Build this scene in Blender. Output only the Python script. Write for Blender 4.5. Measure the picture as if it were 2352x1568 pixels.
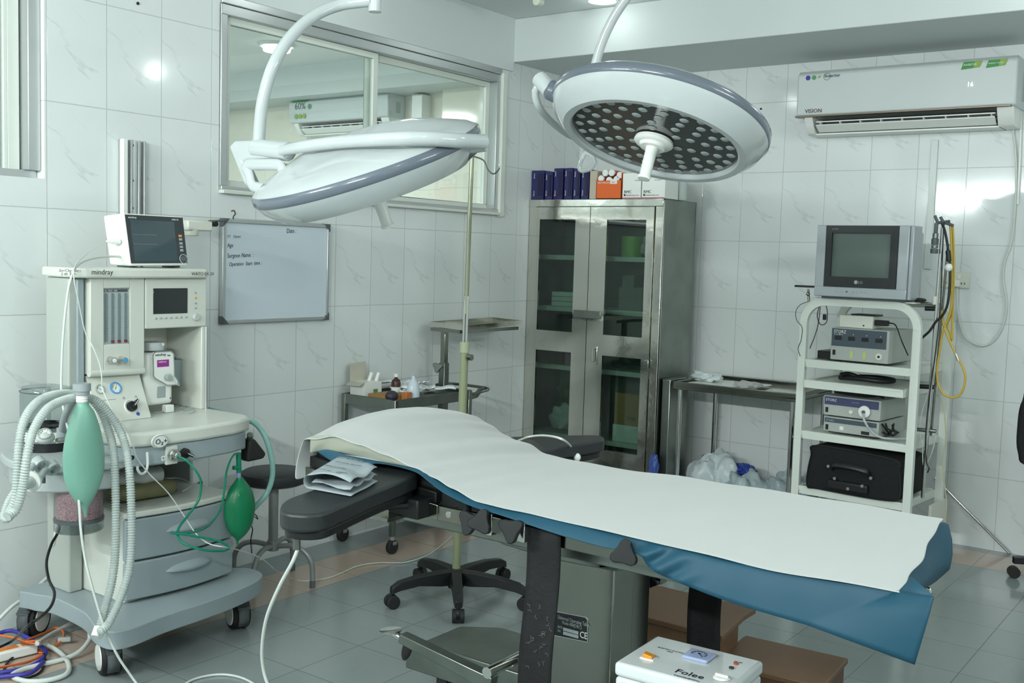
import bpy, bmesh, math, random
from mathutils import Vector, Matrix
random.seed(7)
sc = bpy.context.scene
for o in list(bpy.data.objects): bpy.data.objects.remove(o, do_unlink=True)
COL = sc.collection
PI = math.pi
# ---------------------------------------------------------------- camera
YAW, PITCH, ROLL, FPX = math.radians(36.125), math.radians(-4.6), math.radians(1.717), 2445.1
CAM = Vector((3.8045, -5.8981, 1.4545))
_f = Vector((-math.sin(YAW)*math.cos(PITCH), math.cos(YAW)*math.cos(PITCH), math.sin(PITCH)))
_r0 = Vector((math.cos(YAW), math.sin(YAW), 0)); _u0 = _r0.cross(_f)
_r = _r0*math.cos(ROLL) + _u0*math.sin(ROLL); _u = _r.cross(_f)
cam = bpy.data.objects.new('camera', bpy.data.cameras.new('camera')); COL.objects.link(cam)
cam.matrix_world = Matrix(((_r.x, _u.x, -_f.x, CAM.x), (_r.y, _u.y, -_f.y, CAM.y), (_r.z, _u.z, -_f.z, CAM.z), (0, 0, 0, 1)))
cam.data.sensor_width = 36; cam.data.lens = 36*FPX/2352; cam.data.clip_start = .05
sc.camera = cam
def at(ax, val, px, py):            # the point of the place seen at a photo pixel, on a plane x=, y= or z=val
    d = _f + _r*((px-1176)/FPX) - _u*((py-784)/FPX)
    i = 'xyz'.index(ax)
    return CAM + d*((val-CAM[i])/d[i])
# ---------------------------------------------------------------- world, exposure
w = bpy.data.worlds.new('world'); sc.world = w; w.use_nodes = True
w.node_tree.nodes['Background'].inputs[0].default_value = (.55, .65, .62, 1)
w.node_tree.nodes['Background'].inputs[1].default_value = .3
sc.view_settings.view_transform = 'Standard'; sc.view_settings.look = 'None'
sc.view_settings.gamma = 1; sc.view_settings.use_curve_mapping = False
sc.view_settings.exposure = EXPOSURE = -0.38
sc.cycles.max_bounces = 10; sc.cycles.diffuse_bounces = 5; sc.cycles.glossy_bounces = 5
sc.cycles.transmission_bounces = 8; sc.cycles.transparent_max_bounces = 16
sc.cycles.use_denoising = True
sc.cycles.sample_clamp_indirect = 6
TINT = (.93, 1.0, .985)
def area(name, loc, size, power, rot=(0, 0, 0), shape='DISK', sy=None):
    l = bpy.data.lights.new(name, 'AREA'); l.shape = shape; l.size = size
    if sy: l.size_y = sy
    l.energy = power; l.color = TINT
    o = bpy.data.objects.new(name, l); COL.objects.link(o); o.location = loc; o.rotation_euler = rot
    return o
CEIL = 2.84
DOWN = [(.71, -.93), (.5, -2.35), (3.2, -.95), (3.2, -2.4), (.7, -4.4), (3.3, -4.6), (2.1, -5.6)]
def point(name, loc, r, power):
    l = bpy.data.lights.new(name, 'POINT'); l.shadow_soft_size = r; l.energy = power; l.color = TINT
    o = bpy.data.objects.new(name, l); COL.objects.link(o); o.location = loc
for i, (x, y) in enumerate(DOWN): point('downlight_lamp', (x, y, CEIL-.085), .06, (.7, 2.5, 6, 6.5, 1.2, 7, 10)[i])
# fluorescent battens on the walls behind the camera
area('tube_lamp', (1.0, -6.9, 2.25), 1.2, 100, (PI/2, 0, 0), 'RECTANGLE', .05)
area('tube_lamp', (3.2, -6.9, 2.25), 1.2, 100, (PI/2, 0, 0), 'RECTANGLE', .05)
area('tube_lamp', (5.1, -3.0, 2.35), .05, 30, (0, PI/2, 0), 'RECTANGLE', 1.2)
area('next_room_lamp', (-2.0, -1.9, CEIL-.06), .4, 75)
area('next_room_lamp', (-3.0, -2.4, CEIL-.04), .4, 60)
area('corridor_lamp', (-1.2, -4.6, 2.2), .9, 4, (0, 0, 0), 'RECTANGLE', .05)
# ---------------------------------------------------------------- materials
def lin(c):
    return tuple(((v/255)/12.92 if v/255 <= .04045 else ((v/255+.055)/1.055)**2.4) for v in c)
_m = {}
def mat(name, rgb, rough=.5, metal=0., coat=0., emit=0., trans=0., alpha=1., bump=0., bscale=40., var=0., vscale=6., sheen=0., ior=1.45, aniso=0):
    if name in _m: return _m[name]
    m = bpy.data.materials.new(name); m.use_nodes = True; nt = m.node_tree; b = nt.nodes['Principled BSDF']
    c = lin(rgb)+(1,)
    b.inputs['Base Color'].default_value = c; b.inputs['Roughness'].default_value = rough
    b.inputs['Metallic'].default_value = metal; b.inputs['Coat Weight'].default_value = coat
    b.inputs['Transmission Weight'].default_value = trans; b.inputs['Alpha'].default_value = alpha
    b.inputs['IOR'].default_value = ior; b.inputs['Sheen Weight'].default_value = sheen
    if emit: b.inputs['Emission Color'].default_value = c; b.inputs['Emission Strength'].default_value = emit
    if bump or var:
        tc = nt.nodes.new('ShaderNodeTexCoord')
        if bump:
            n = nt.nodes.new('ShaderNodeTexNoise'); n.inputs['Scale'].default_value = bscale; n.inputs['Detail'].default_value = 4
            nt.links.new(tc.outputs['Object'], n.inputs['Vector'])
            bp = nt.nodes.new('ShaderNodeBump'); bp.inputs['Strength'].default_value = bump; bp.inputs['Distance'].default_value = .01
            nt.links.new(n.outputs['Fac'], bp.inputs['Height']); nt.links.new(bp.outputs[0], b.inputs['Normal'])
        if var:
            n = nt.nodes.new('ShaderNodeTexNoise'); n.inputs['Scale'].default_value = vscale; n.inputs['Detail'].default_value = 5
            nt.links.new(tc.outputs['Object'], n.inputs['Vector'])
            r = nt.nodes.new('ShaderNodeValToRGB'); r.color_ramp.elements[0].position = .35; r.color_ramp.elements[1].position = .65
            r.color_ramp.elements[0].color = tuple(v*(1-var) for v in c[:3])+(1,); r.color_ramp.elements[1].color = c
            nt.links.new(n.outputs['Fac'], r.inputs[0]); nt.links.new(r.outputs[0], b.inputs['Base Color'])
    _m[name] = m; return m
def glass(name, rgb=(235, 245, 240), refl=1.0, tint=1.0, ior=1.5):      # thin pane: see-through plus a mirror share by angle
    if name in _m: return _m[name]
    m = bpy.data.materials.new(name); m.use_nodes = True; nt = m.node_tree; nt.nodes.clear()
    o = nt.nodes.new('ShaderNodeOutputMaterial'); mx = nt.nodes.new('ShaderNodeMixShader')
    t = nt.nodes.new('ShaderNodeBsdfTransparent'); t.inputs[0].default_value = tuple(v*tint for v in lin(rgb))+(1,)
    g = nt.nodes.new('ShaderNodeBsdfGlossy'); g.inputs['Roughness'].default_value = .02
    f = nt.nodes.new('ShaderNodeLayerWeight'); f.inputs[0].default_value = .5
    pw = nt.nodes.new('ShaderNodeMath'); pw.operation = 'POWER'; pw.inputs[1].default_value = 4.
    ml = nt.nodes.new('ShaderNodeMath'); ml.operation = 'MULTIPLY_ADD'; ml.inputs[1].default_value = .8; ml.inputs[2].default_value = .045*refl; ml.use_clamp = True
    nt.links.new(f.outputs['Facing'], pw.inputs[0]); nt.links.new(pw.outputs[0], ml.inputs[0]); nt.links.new(ml.outputs[0], mx.inputs[0])
    nt.links.new(t.outputs[0], mx.inputs[1]); nt.links.new(g.outputs[0], mx.inputs[2]); nt.links.new(mx.outputs[0], o.inputs[0])
    _m[name] = m; return m
def tile_mat(name, axis, h0, z0, tw, th, base, grout, vein=.5, rough=.085, spec=.5, strip=None, zaxis=2, bumpy=.04):
    m = bpy.data.materials.new(name); m.use_nodes = True; nt = m.node_tree; b = nt.nodes['Principled BSDF']; L = nt.links
    def N(t, **k):
        n = nt.nodes.new(t)
        for a, v in k.items(): setattr(n, a, v)
        return n
    def math_(op, a, bb=None, c=None):
        n = N('ShaderNodeMath', operation=op)
        for i, v in enumerate((a, bb, c)):
            if v is None: continue
            if isinstance(v, (int, float)): n.inputs[i].default_value = v
            else: L.new(v, n.inputs[i])
        return n.outputs[0]
    g = N('ShaderNodeNewGeometry'); s = N('ShaderNodeSeparateXYZ'); L.new(g.outputs['Position'], s.inputs[0])
    h = s.outputs[axis]; z = s.outputs[zaxis]
    U = math_('DIVIDE', math_('SUBTRACT', h, h0), tw); V = math_('DIVIDE', math_('SUBTRACT', z, z0), th)
    fu = math_('FRACT', U); fv = math_('FRACT', V)
    du = math_('MULTIPLY', math_('MINIMUM', fu, math_('SUBTRACT', 1., fu)), tw)
    dv = math_('MULTIPLY', math_('MINIMUM', fv, math_('SUBTRACT', 1., fv)), th)
    d = math_('MINIMUM', du, dv)
    gm = N('ShaderNodeMapRange'); gm.inputs['From Min'].default_value = .0008; gm.inputs['From Max'].default_value = .0022
    L.new(d, gm.inputs['Value'])                       # 0 in grout, 1 on tile
    # marbling, the same print on every tile with a small change
    cb = N('ShaderNodeCombineXYZ'); L.new(math_('MULTIPLY', fu, tw), cb.inputs[0]); L.new(math_('MULTIPLY', fv, th), cb.inputs[1])
    L.new(math_('MULTIPLY', math_('FLOOR', V), 0.0), cb.inputs[2])
    mp = N('ShaderNodeMapping'); mp.vector_type = 'TEXTURE'; mp.inputs['Rotation'].default_value = (0, 0, -.72); mp.inputs['Location'].default_value = (.13, .31, .2); mp.inputs['Scale'].default_value = (1/2.0, 1/8.5, 1)
    L.new(cb.outputs[0], mp.inputs[0])
    nz = N('ShaderNodeTexNoise'); nz.inputs['Scale'].default_value = 1.0; nz.inputs['Detail'].default_value = 5; nz.inputs['Distortion'].default_value = .25
    L.new(mp.outputs[0], nz.inputs['Vector'])
    vn = N('ShaderNodeMapRange'); vn.inputs['From Min'].default_value = 0; vn.inputs['From Max'].default_value = .022
    L.new(math_('ABSOLUTE', math_('SUBTRACT', nz.outputs['Fac'], .52)), vn.inputs['Value'])
    n2 = N('ShaderNodeTexNoise'); n2.inputs['Scale'].default_value = 6; L.new(cb.outputs[0], n2.inputs['Vector'])
    cl = N('ShaderNodeMapRange'); cl.inputs['From Min'].default_value = .42; cl.inputs['From Max'].default_value = .62; L.new(n2.outputs['Fac'], cl.inputs['Value'])
    veinf = math_('MULTIPLY', math_('SUBTRACT', 1., vn.outputs[0]), math_('MULTIPLY', cl.outputs[0], vein))
    wn = N('ShaderNodeTexWhiteNoise', noise_dimensions='2D'); c2 = N('ShaderNodeCombineXYZ'); L.new(math_('FLOOR', U), c2.inputs[0]); L.new(math_('FLOOR', V), c2.inputs[1])
    L.new(c2.outputs[0], wn.inputs['Vector'])
    tone = math_('MULTIPLY_ADD', wn.outputs['Value'], .03, .985)
    c1 = N('ShaderNodeMix', data_type='RGBA'); c1.inputs[6].default_value = lin(base)+(1,); c1.inputs[7].default_value = tuple(v*.62 for v in lin(base))+(1,)
    L.new(veinf, c1.inputs[0]); col = c1.outputs[2]
    if strip:                                             # a row of tiles of another colour along the walls
        a = math_('FLOOR', U); bb = math_('FLOOR', V)
        e = math_('MAXIMUM', math_('COMPARE', a, float(strip[0]), .1), math_('COMPARE', bb, float(strip[1]), .1))
        e = math_('MULTIPLY', e, math_('GREATER_THAN', a, strip[0]-.5)); e = math_('MULTIPLY', e, math_('LESS_THAN', bb, strip[1]+.5))
        c3 = N('ShaderNodeMix', data_type='RGBA'); L.new(e, c3.inputs[0]); L.new(col, c3.inputs[6]); c3.inputs[7].default_value = lin(strip[2])+(1,); col = c3.outputs[2]
    vm = N('ShaderNodeVectorMath', operation='SCALE'); L.new(col, vm.inputs[0]); L.new(tone, vm.inputs['Scale'])
    c4 = N('ShaderNodeMix', data_type='RGBA'); L.new(gm.outputs[0], c4.inputs[0]); c4.inputs[6].default_value = lin(grout)+(1,); L.new(vm.outputs[0], c4.inputs[7])
    L.new(c4.outputs[2], b.inputs['Base Color'])
    b.inputs['Roughness'].default_value = rough; b.inputs['Specular IOR Level'].default_value = spec
    nb = N('ShaderNodeTexNoise'); nb.inputs['Scale'].default_value = 5; L.new(g.outputs['Position'], nb.inputs['Vector'])
    ht = math_('MULTIPLY_ADD', nb.outputs['Fac'], bumpy, math_('MULTIPLY', gm.outputs[0], .12))
    bp = N('ShaderNodeBump'); bp.inputs['Strength'].default_value = .5; bp.inputs['Distance'].default_value = .012; L.new(ht, bp.inputs['Height']); L.new(bp.outputs[0], b.inputs['Normal'])
    return m
TW = .25045
T_LEFT = tile_mat('wall_tile_left', 1, -1.4259, .38, TW, .4, (222, 227, 226), (188, 190, 186))
T_BACK = tile_mat('wall_tile_back', 0, .8922, .38, TW, .4, (222, 227, 226), (188, 190, 186))
T_FLOOR = tile_mat('floor_tile', 0, -.1, -.082, .303, .303, (140, 149, 148), (108, 115, 113), vein=.12, rough=.16, spec=.45, strip=(1, -1, (178, 160, 146)), zaxis=1, bumpy=.02)
# floor grid: x lines at 1.112+.303k, y lines at -3.42+.303k
PLASTER = mat('white_plaster', (204, 211, 210), .55, bump=.03, bscale=30)
CEILM = mat('ceiling_paint', (214, 220, 219), .6)
STEEL = mat('stainless_steel', (146, 148, 140), .17, 1., bump=.05, bscale=9, var=.12, vscale=5)
STEELD = mat('dull_steel', (142, 148, 142), .34, 1., bump=.04, bscale=14, var=.2, vscale=7)
MIRROR = mat('polished_steel', (214, 212, 204), .11, 1., bump=.28, bscale=4.5)
CHROME = mat('chrome', (215, 215, 212), .1, 1.)
ALU = mat('aluminium', (196, 200, 200), .36, .85)
BLACKV = mat('black_vinyl', (38, 42, 43), .42, bump=.04, bscale=60)
BLACKP = mat('black_plastic', (24, 26, 27), .42)
BLACKC = mat('black_cloth', (20, 21, 22), .85, bump=.2, bscale=120)
WHITEP = mat('white_plastic', (230, 233, 228), .3)
WHITEG = mat('white_gloss', (182, 189, 189), .12, coat=.5)
CREAM = mat('cream_plastic', (214, 216, 204), .35)
GREYP = mat('grey_plastic', (158, 168, 168), .4)
GREYD = mat('dark_grey_plastic', (84, 90, 92), .4)
LAMPGREY = mat('lamp_grey_band', (96, 104, 114), .2, coat=.3)
WPAINT = mat('white_paint', (214, 220, 212), .32)
RUBBER = mat('rubber', (30, 31, 31), .6)
LIN = mat('white_linen', (178, 181, 179), .85, bump=.06, bscale=18, sheen=.2)
LINC = mat('cream_linen', (150, 154, 141), .9, bump=.1, bscale=30)
BLUEC = mat('blue_drape', (21, 70, 90), .6, bump=.06, bscale=25)
SCREEN = mat('dark_screen', (34, 42, 42), .08, coat=.4)
CRT = mat('crt_glass', (88, 102, 97), .38)
GLASSW = glass('window_glass', (247, 250, 249), 1.5)
GLASSC = glass('cabinet_glass', (212, 226, 219), 1.3, 1.0)
INK = mat('black_ink', (28, 30, 32), .6)
INKG = mat('grey_ink', (120, 126, 126), .6)
MINT = mat('mint_rubber', (122, 172, 154), .42)
GREENB = mat('green_silicone', (18, 124, 82), .3)
TEAL = mat('teal_tubing', (22, 150, 118), .2, trans=.35)
CLEARH = mat('clear_hose', (205, 216, 212), .25, trans=.35, ior=1.2)
CLEARP = glass('clear_plastic', (226, 232, 232), 1.8)
HOSEM = mat('corrugated_clear', (190, 200, 196), .3, alpha=.8)
UNITW = mat('unit_white', (214, 220, 220), .12, coat=.5)
YELLOW = mat('yellow_tubing', (190, 160, 58), .35)
WCABLE = mat('white_cable', (206, 212, 206), .4)
BROWN = mat('brown_laminate', (112, 84, 60), .42, var=.25, vscale=3)
CARD = mat('brown_card', (150, 116, 70), .8)
PINKG = mat('pink_granules', (226, 176, 184), .7, var=.6, vscale=240, bump=.4, bscale=150)
# ---------------------------------------------------------------- mesh helpers
MW = {}
class M:
    def __init__(s): s.b = bmesh.new(); s.mi = 0
    def _f(s, vs):
        try: f = s.b.faces.new(vs); f.material_index = s.mi; return f
        except ValueError: return None
    def box(s, x0, x1, y0, y1, z0, z1): return s.obox(((x0+x1)/2, (y0+y1)/2, (z0+z1)/2), (abs(x1-x0)/2, abs(y1-y0)/2, abs(z1-z0)/2))
    def obox(s, c, h, R=None, taper=1.):
        c = Vector(c); vs = []
        for k in (-1, 1):
            for i, j in ((-1, -1), (1, -1), (1, 1), (-1, 1)):
                t = taper if k > 0 else 1
                p = Vector((i*h[0]*t, j*h[1]*t, k*h[2]))
                vs.append(s.b.verts.new(c + (R @ p if R else p)))
        for q in ((3, 2, 1, 0), (4, 5, 6, 7), (0, 1, 5, 4), (1, 2, 6, 5), (2, 3, 7, 6), (3, 0, 4, 7)): s._f([vs[i] for i in q])
        return s
    def ring(s, c, ax, r, n, sx=1., up=None):
        ax = Vector(ax).normalized(); a = (up or (Vector((0, 0, 1)) if abs(ax.z) < .9 else Vector((1, 0, 0)))).cross(ax).normalized(); bb = ax.cross(a)
        return [s.b.verts.new(Vector(c)+a*(r*sx*math.cos(2*PI*i/n))+bb*(r*math.sin(2*PI*i/n))) for i in range(n)]
    def bridge(s, A, B, closed=True):
        n = len(A)
        for i in range(n if closed else n-1): s._f([A[i], A[(i+1) % n], B[(i+1) % n], B[i]])
    def cyl(s, p0, p1, r0, r1=None, n=24, cap=True, sx=1.):
        r1 = r0 if r1 is None else r1; ax = Vector(p1)-Vector(p0)
        A = s.ring(p0, ax, r0, n, sx); B = s.ring(p1, ax, r1, n, sx); s.bridge(A, B)
        if cap: s._f(A[::-1]); s._f(B)
        return s
    def tube(s, pts, r, n=10, closed=False, cap=True, rf=None, flat=1.):
        P = [Vector(p) for p in pts]; N = len(P); rings = []; ref = None
        for i, p in enumerate(P):
            t = (P[(i+1) % N]-P[i-1]) if closed else (P[min(i+1, N-1)]-P[max(i-1, 0)])
            if t.length < 1e-9: t = Vector((0, 0, 1))
            t.normalize()
            if ref is None: ref = Vector((0, 0, 1)) if abs(t.z) < .9 else Vector((1, 0, 0))
            a = ref - t*ref.dot(t)
            if a.length < 1e-6: a = t.orthogonal()
            a.normalize(); ref = a; bb = t.cross(a)
            rr = rf(i/(N-1)) if rf else r
            rings.append([s.b.verts.new(p + a*(rr*flat*math.cos(2*PI*k/n)) + bb*(rr*math.sin(2*PI*k/n))) for k in range(n)])
        for i in range(N-1): s.bridge(rings[i], rings[i+1])
        if closed: s.bridge(rings[-1], rings[0])
        elif cap: s._f(rings[0][::-1]); s._f(rings[-1])
        return s
    def lathe(s, prof, T=None, n=32, sx=1., sy=1., cap=False):      # prof: (r, z[, mat index])
        T = T or Matrix(); prev = None; keep = s.mi
        for p in prof:
            if len(p) > 2: s.mi = p[2]
            cur = [s.b.verts.new(T @ Vector((max(p[0], 1e-5)*math.cos(2*PI*k/n)*sx, max(p[0], 1e-5)*math.sin(2*PI*k/n)*sy, p[1]))) for k in range(n)]
            if prev: s.bridge(prev, cur)
            elif cap and p[0] > 1e-3: s._f(cur[::-1])
            prev = cur; last = p
        if cap and last[0] > 1e-3: s._f(prev)
        s.mi = keep; return s
    def prism(s, top, vec):
        top = [Vector(p) for p in top]; A = [s.b.verts.new(p) for p in top]; B = [s.b.verts.new(p+Vector(vec)) for p in top]
        s._f(A); s._f(B[::-1]); s.bridge(B, A); return s
    def face(s, pts): s._f([s.b.verts.new(Vector(p)) for p in pts]); return s
    def loft(s, rows):
        R = [[s.b.verts.new(Vector(p)) for p in r] for r in rows]
        for i in range(len(R)-1): s.bridge(R[i], R[i+1], False)
        return s
    def sphere(s, c, r, sx=1, sy=1, sz=1, n=20, R=None):
        T = Matrix.Translation(Vector(c)) @ (R.to_4x4() if R else Matrix()) @ Matrix.Diagonal((sx, sy, sz, 1))
        return s.lathe([(r*math.sin(PI*i/12), -r*math.cos(PI*i/12)) for i in range(13)], T, n)
    def build(s, name, mats, parent=None, bevel=0, seg=2, ang=38, solid=0, sub=0, label=None, weld=True, off=0.):
        if weld: bmesh.ops.remove_doubles(s.b, verts=s.b.verts, dist=2e-5)
        bmesh.ops.recalc_face_normals(s.b, faces=s.b.faces)
        me = bpy.data.meshes.new(name)
        T = MW.get(parent.name) if parent else None
        if T is not None: s.b.transform(T.inverted())
        s.b.to_mesh(me); s.b.free()
        for m in (mats if isinstance(mats, (list, tuple)) else [mats]): me.materials.append(m)
        for p in me.polygons: p.use_smooth = True
        if not sub: me.set_sharp_from_angle(angle=math.radians(ang))
        o = bpy.data.objects.new(name, me); COL.objects.link(o)
        if parent: o.parent = parent; MW[o.name] = T if T is not None else Matrix()
        if solid: md = o.modifiers.new('solid', 'SOLIDIFY'); md.thickness = solid; md.offset = off
        if sub: md = o.modifiers.new('sub', 'SUBSURF'); md.levels = sub; md.render_levels = sub
        if bevel:
            md = o.modifiers.new('bevel', 'BEVEL'); md.width = bevel; md.segments = seg; md.limit_method = 'ANGLE'; md.angle_limit = math.radians(40); md.harden_normals = False
        if label: o['label'] = label
        return o
def rm(*pts, n=10, closed=False):                      # smooth curve through points
    P = [Vector(p) for p in pts]
    if len(P) < 3: return P
    out = []; N = len(P)
    rng = range(N if closed else N-1)
    for i in rng:
        p0, p1, p2, p3 = (P[(i-1) % N] if closed or i else P[0]*2-P[1]), P[i], P[(i+1) % N], (P[(i+2) % N] if closed or i+2 < N else P[-1]*2-P[-2])
        for k in range(n):
            t = k/n; out.append(.5*((2*p1)+(p2-p0)*t+(2*p0-5*p1+4*p2-p3)*t*t+(3*p1-p0-3*p2+p3)*t**3))
    if not closed: out.append(P[-1])
    return out
def resample(pts, step):
    P = [Vector(p) for p in pts]; out = [P[0]]; acc = 0
    for a, b in zip(P, P[1:]):
        L = (b-a).length; d = step-acc
        while d <= L: out.append(a.lerp(b, d/L)); d += step
        acc = L-(d-step)
    return out
def thing(name, label, cat, loc=(0, 0, 0), rz=0, group=None, local=False, R=None):
    o = bpy.data.objects.new(name, None); COL.objects.link(o); o.empty_display_size = .05
    T = Matrix.Translation(Vector(loc)) @ (R if R is not None else Matrix.Rotation(rz, 4, 'Z'))
    o.matrix_world = T; o['label'] = label; o['category'] = cat
    if group: o['group'] = group
    if not local: MW[o.name] = T
    return o
def tag(o, label, cat, group=None, kind=None):
    o['label'] = label; o['category'] = cat
    if group: o['group'] = group
    if kind: o['kind'] = kind
    return o
def struct(o, label=None):
    o['kind'] = 'structure'
    if label: o['label'] = label
    return o
def dup(root, loc, label, rz=None, group=None):
    r = root.copy(); COL.objects.link(r); r.location = loc
    if rz is not None: r.rotation_euler[2] = rz
    r['label'] = label
    if group: r['group'] = group
    for ch in list(root.children):
        c = ch.copy(); COL.objects.link(c); c.parent = r
        for g in ch.children: d = g.copy(); COL.objects.link(d); d.parent = c
    return r
def text(name, body, size, org, right, up, m, parent=None, ext=.0003, align='LEFT', shear=0, sx=1.):
    cu = bpy.data.curves.new(name, 'FONT'); cu.body = body; cu.size = size; cu.extrude = ext; cu.align_x = align; cu.shear = shear
    cu.resolution_u = 2; cu.materials.append(m)
    o = bpy.data.objects.new(name, cu); COL.objects.link(o)
    r = Vector(right).normalized(); u = Vector(up).normalized(); n = r.cross(u).normalized(); u = n.cross(r)
    T = Matrix.Translation(Vector(org)) @ Matrix(((r.x*sx, u.x, n.x, 0), (r.y*sx, u.y, n.y, 0), (r.z*sx, u.z, n.z, 0), (0, 0, 0, 1)))
    if parent:
        o.parent = parent
        if parent.name in MW: T = MW[parent.name].inverted() @ T
    me = bpy.data.meshes.new_from_object(o); bpy.data.objects.remove(o, do_unlink=True)
    o = bpy.data.objects.new(name, me); COL.objects.link(o)
    if parent: o.parent = parent
    o.matrix_local = T
    return o
X, Y, Z = Vector((1, 0, 0)), Vector((0, 1, 0)), Vector((0, 0, 1))
# ================================================================ the room
W1 = (-6.2, -3.69, 1.69, 2.62); W2 = (-2.888, -.885, 1.70, 2.50)
m = M()                                                 # left wall with two openings, 12 cm thick
ys = [-7, W1[0], W1[1], W2[0], W2[1], 0]
m.box(-.12, 0, -7, 0, 0, 1.69)
m.box(-.12, 0, W2[0], W2[1], 1.69, W2[2])
m.box(-.12, 0, -7, W1[0], 1.69, CEIL); m.box(-.12, 0, W1[1], W2[0], 1.69, CEIL); m.box(-.12, 0, W2[1], 0, 1.69, CEIL)
m.box(-.12, 0, W1[0], W1[1], W1[3], CEIL)
m.box(-.12, 0, W2[0], W2[1], W2[3], CEIL)
struct(m.build('wall_left', T_LEFT))
m = M(); m.box(0, .012, -2.888, -.765, 2.536, CEIL)
struct(m.build('trim_1', PLASTER))
m = M(); m.box(-.02, 5.2, 0, .12, 0, CEIL); struct(m.build('wall_back', T_BACK))
m = M(); m.box(5.2, 5.32, -7, .12, 0, CEIL); struct(m.build('wall_right', T_LEFT))
m = M(); m.box(-.12, 5.32, -7.12, -7, 0, CEIL); struct(m.build('wall_front', T_BACK))
m = M(); m.box(-4, 5.32, -7.12, .5, -.1, 0); struct(m.build('floor', T_FLOOR))
m = M(); m.box(-4, 5.32, -7.12, .5, CEIL, CEIL+.1); struct(m.build('ceiling', CEILM))
m = M(); m.box(0, 5.2, -.765, 0, 2.59, CEIL); struct(m.build('trim_2', PLASTER, bevel=.004), 'plastered beam across the back wall')
# window 2: sliding aluminium window into the next room
win = bpy.data.objects.new('window_2', None); COL.objects.link(win); struct(win); MW[win.name] = Matrix()
y0, y1, z0, z1 = W2
m = M()
m.box(-.07, .012, y0+.001, y0+.035, z0+.022, z1-.045); m.box(-.07, .012, y1-.035, y1-.001, z0+.022, z1-.045); m.box(-.07, .012, y0+.001, y1-.001, z1-.045, z1-.001); m.box(-.07, .02, y0+.001, y1-.001, z0+.001, z0+.022)
m.build('window_frame', ALU, win, bevel=.003)
m = M(); m.box(.0, .03, y1-.002, y1+.045, z0-.02, z1+.01); m.build('window_frame', WPAINT, win, bevel=.006)
m = M(); m.box(.0, .018, y0, y1, z1, z1+.035); m.build('window_frame', ALU, win, bevel=.003)
ym = -1.905
for a, b_, xx in ((y0+.035, ym+.02, -.028), (ym-.03, y1-.035, -.055)):
    m = M()
    for c, d in ((a, a+.035), (b_-.035, b_)): m.box(xx-.012, xx+.012, c, d, z0+.05, z1-.075)
    m.box(xx-.012, xx+.012, a, b_, z0+.02, z0+.05); m.box(xx-.012, xx+.012, a, b_, z1-.075, z1-.045)
    s_ = m.build('sash', WPAINT, win, bevel=.002)
    m = M(); m.box(xx-.002, xx+.002, a+.03, b_-.03, z0+.045, z1-.07); m.build('pane', GLASSW, s_)
m = M(); m.box(.0, .035, y0-.0, y1, z0-.012, z0+.004); m.build('window_sill', WPAINT, win, bevel=.003)
# window 1, cut by the left edge of the photo
win = bpy.data.objects.new('window_1', None); COL.objects.link(win); struct(win); MW[win.name] = Matrix()
y0, y1, z0, z1 = W1
m = M(); m.box(-.119, -.022, y1-.05, y1-.001, z0+.03, z1-.04); m.box(-.119, -.05, y0+.001, y0+.05, z0+.03, z1-.04); m.box(-.119, -.05, y0+.001, y1-.001, z0+.001, z0+.03); m.box(-.119, -.05, y0+.001, y1-.001, z1-.04, z1-.001)
m.build('window_frame', ALU, win, bevel=.003)
m = M(); m.box(-.1, -.075, y1-.1, y1-.055, z0+.03, z1-.04); m.box(-.099, -.076, y1-.115, y1-.1, z0+.03, z1-.04); s_ = m.build('sash', WPAINT, win, bevel=.002)
m = M(); m.box(-.09, -.086, y0+.05, y1-.11, z0+.03, z1-.04); m.build('pane', GLASSW, s_)
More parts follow.
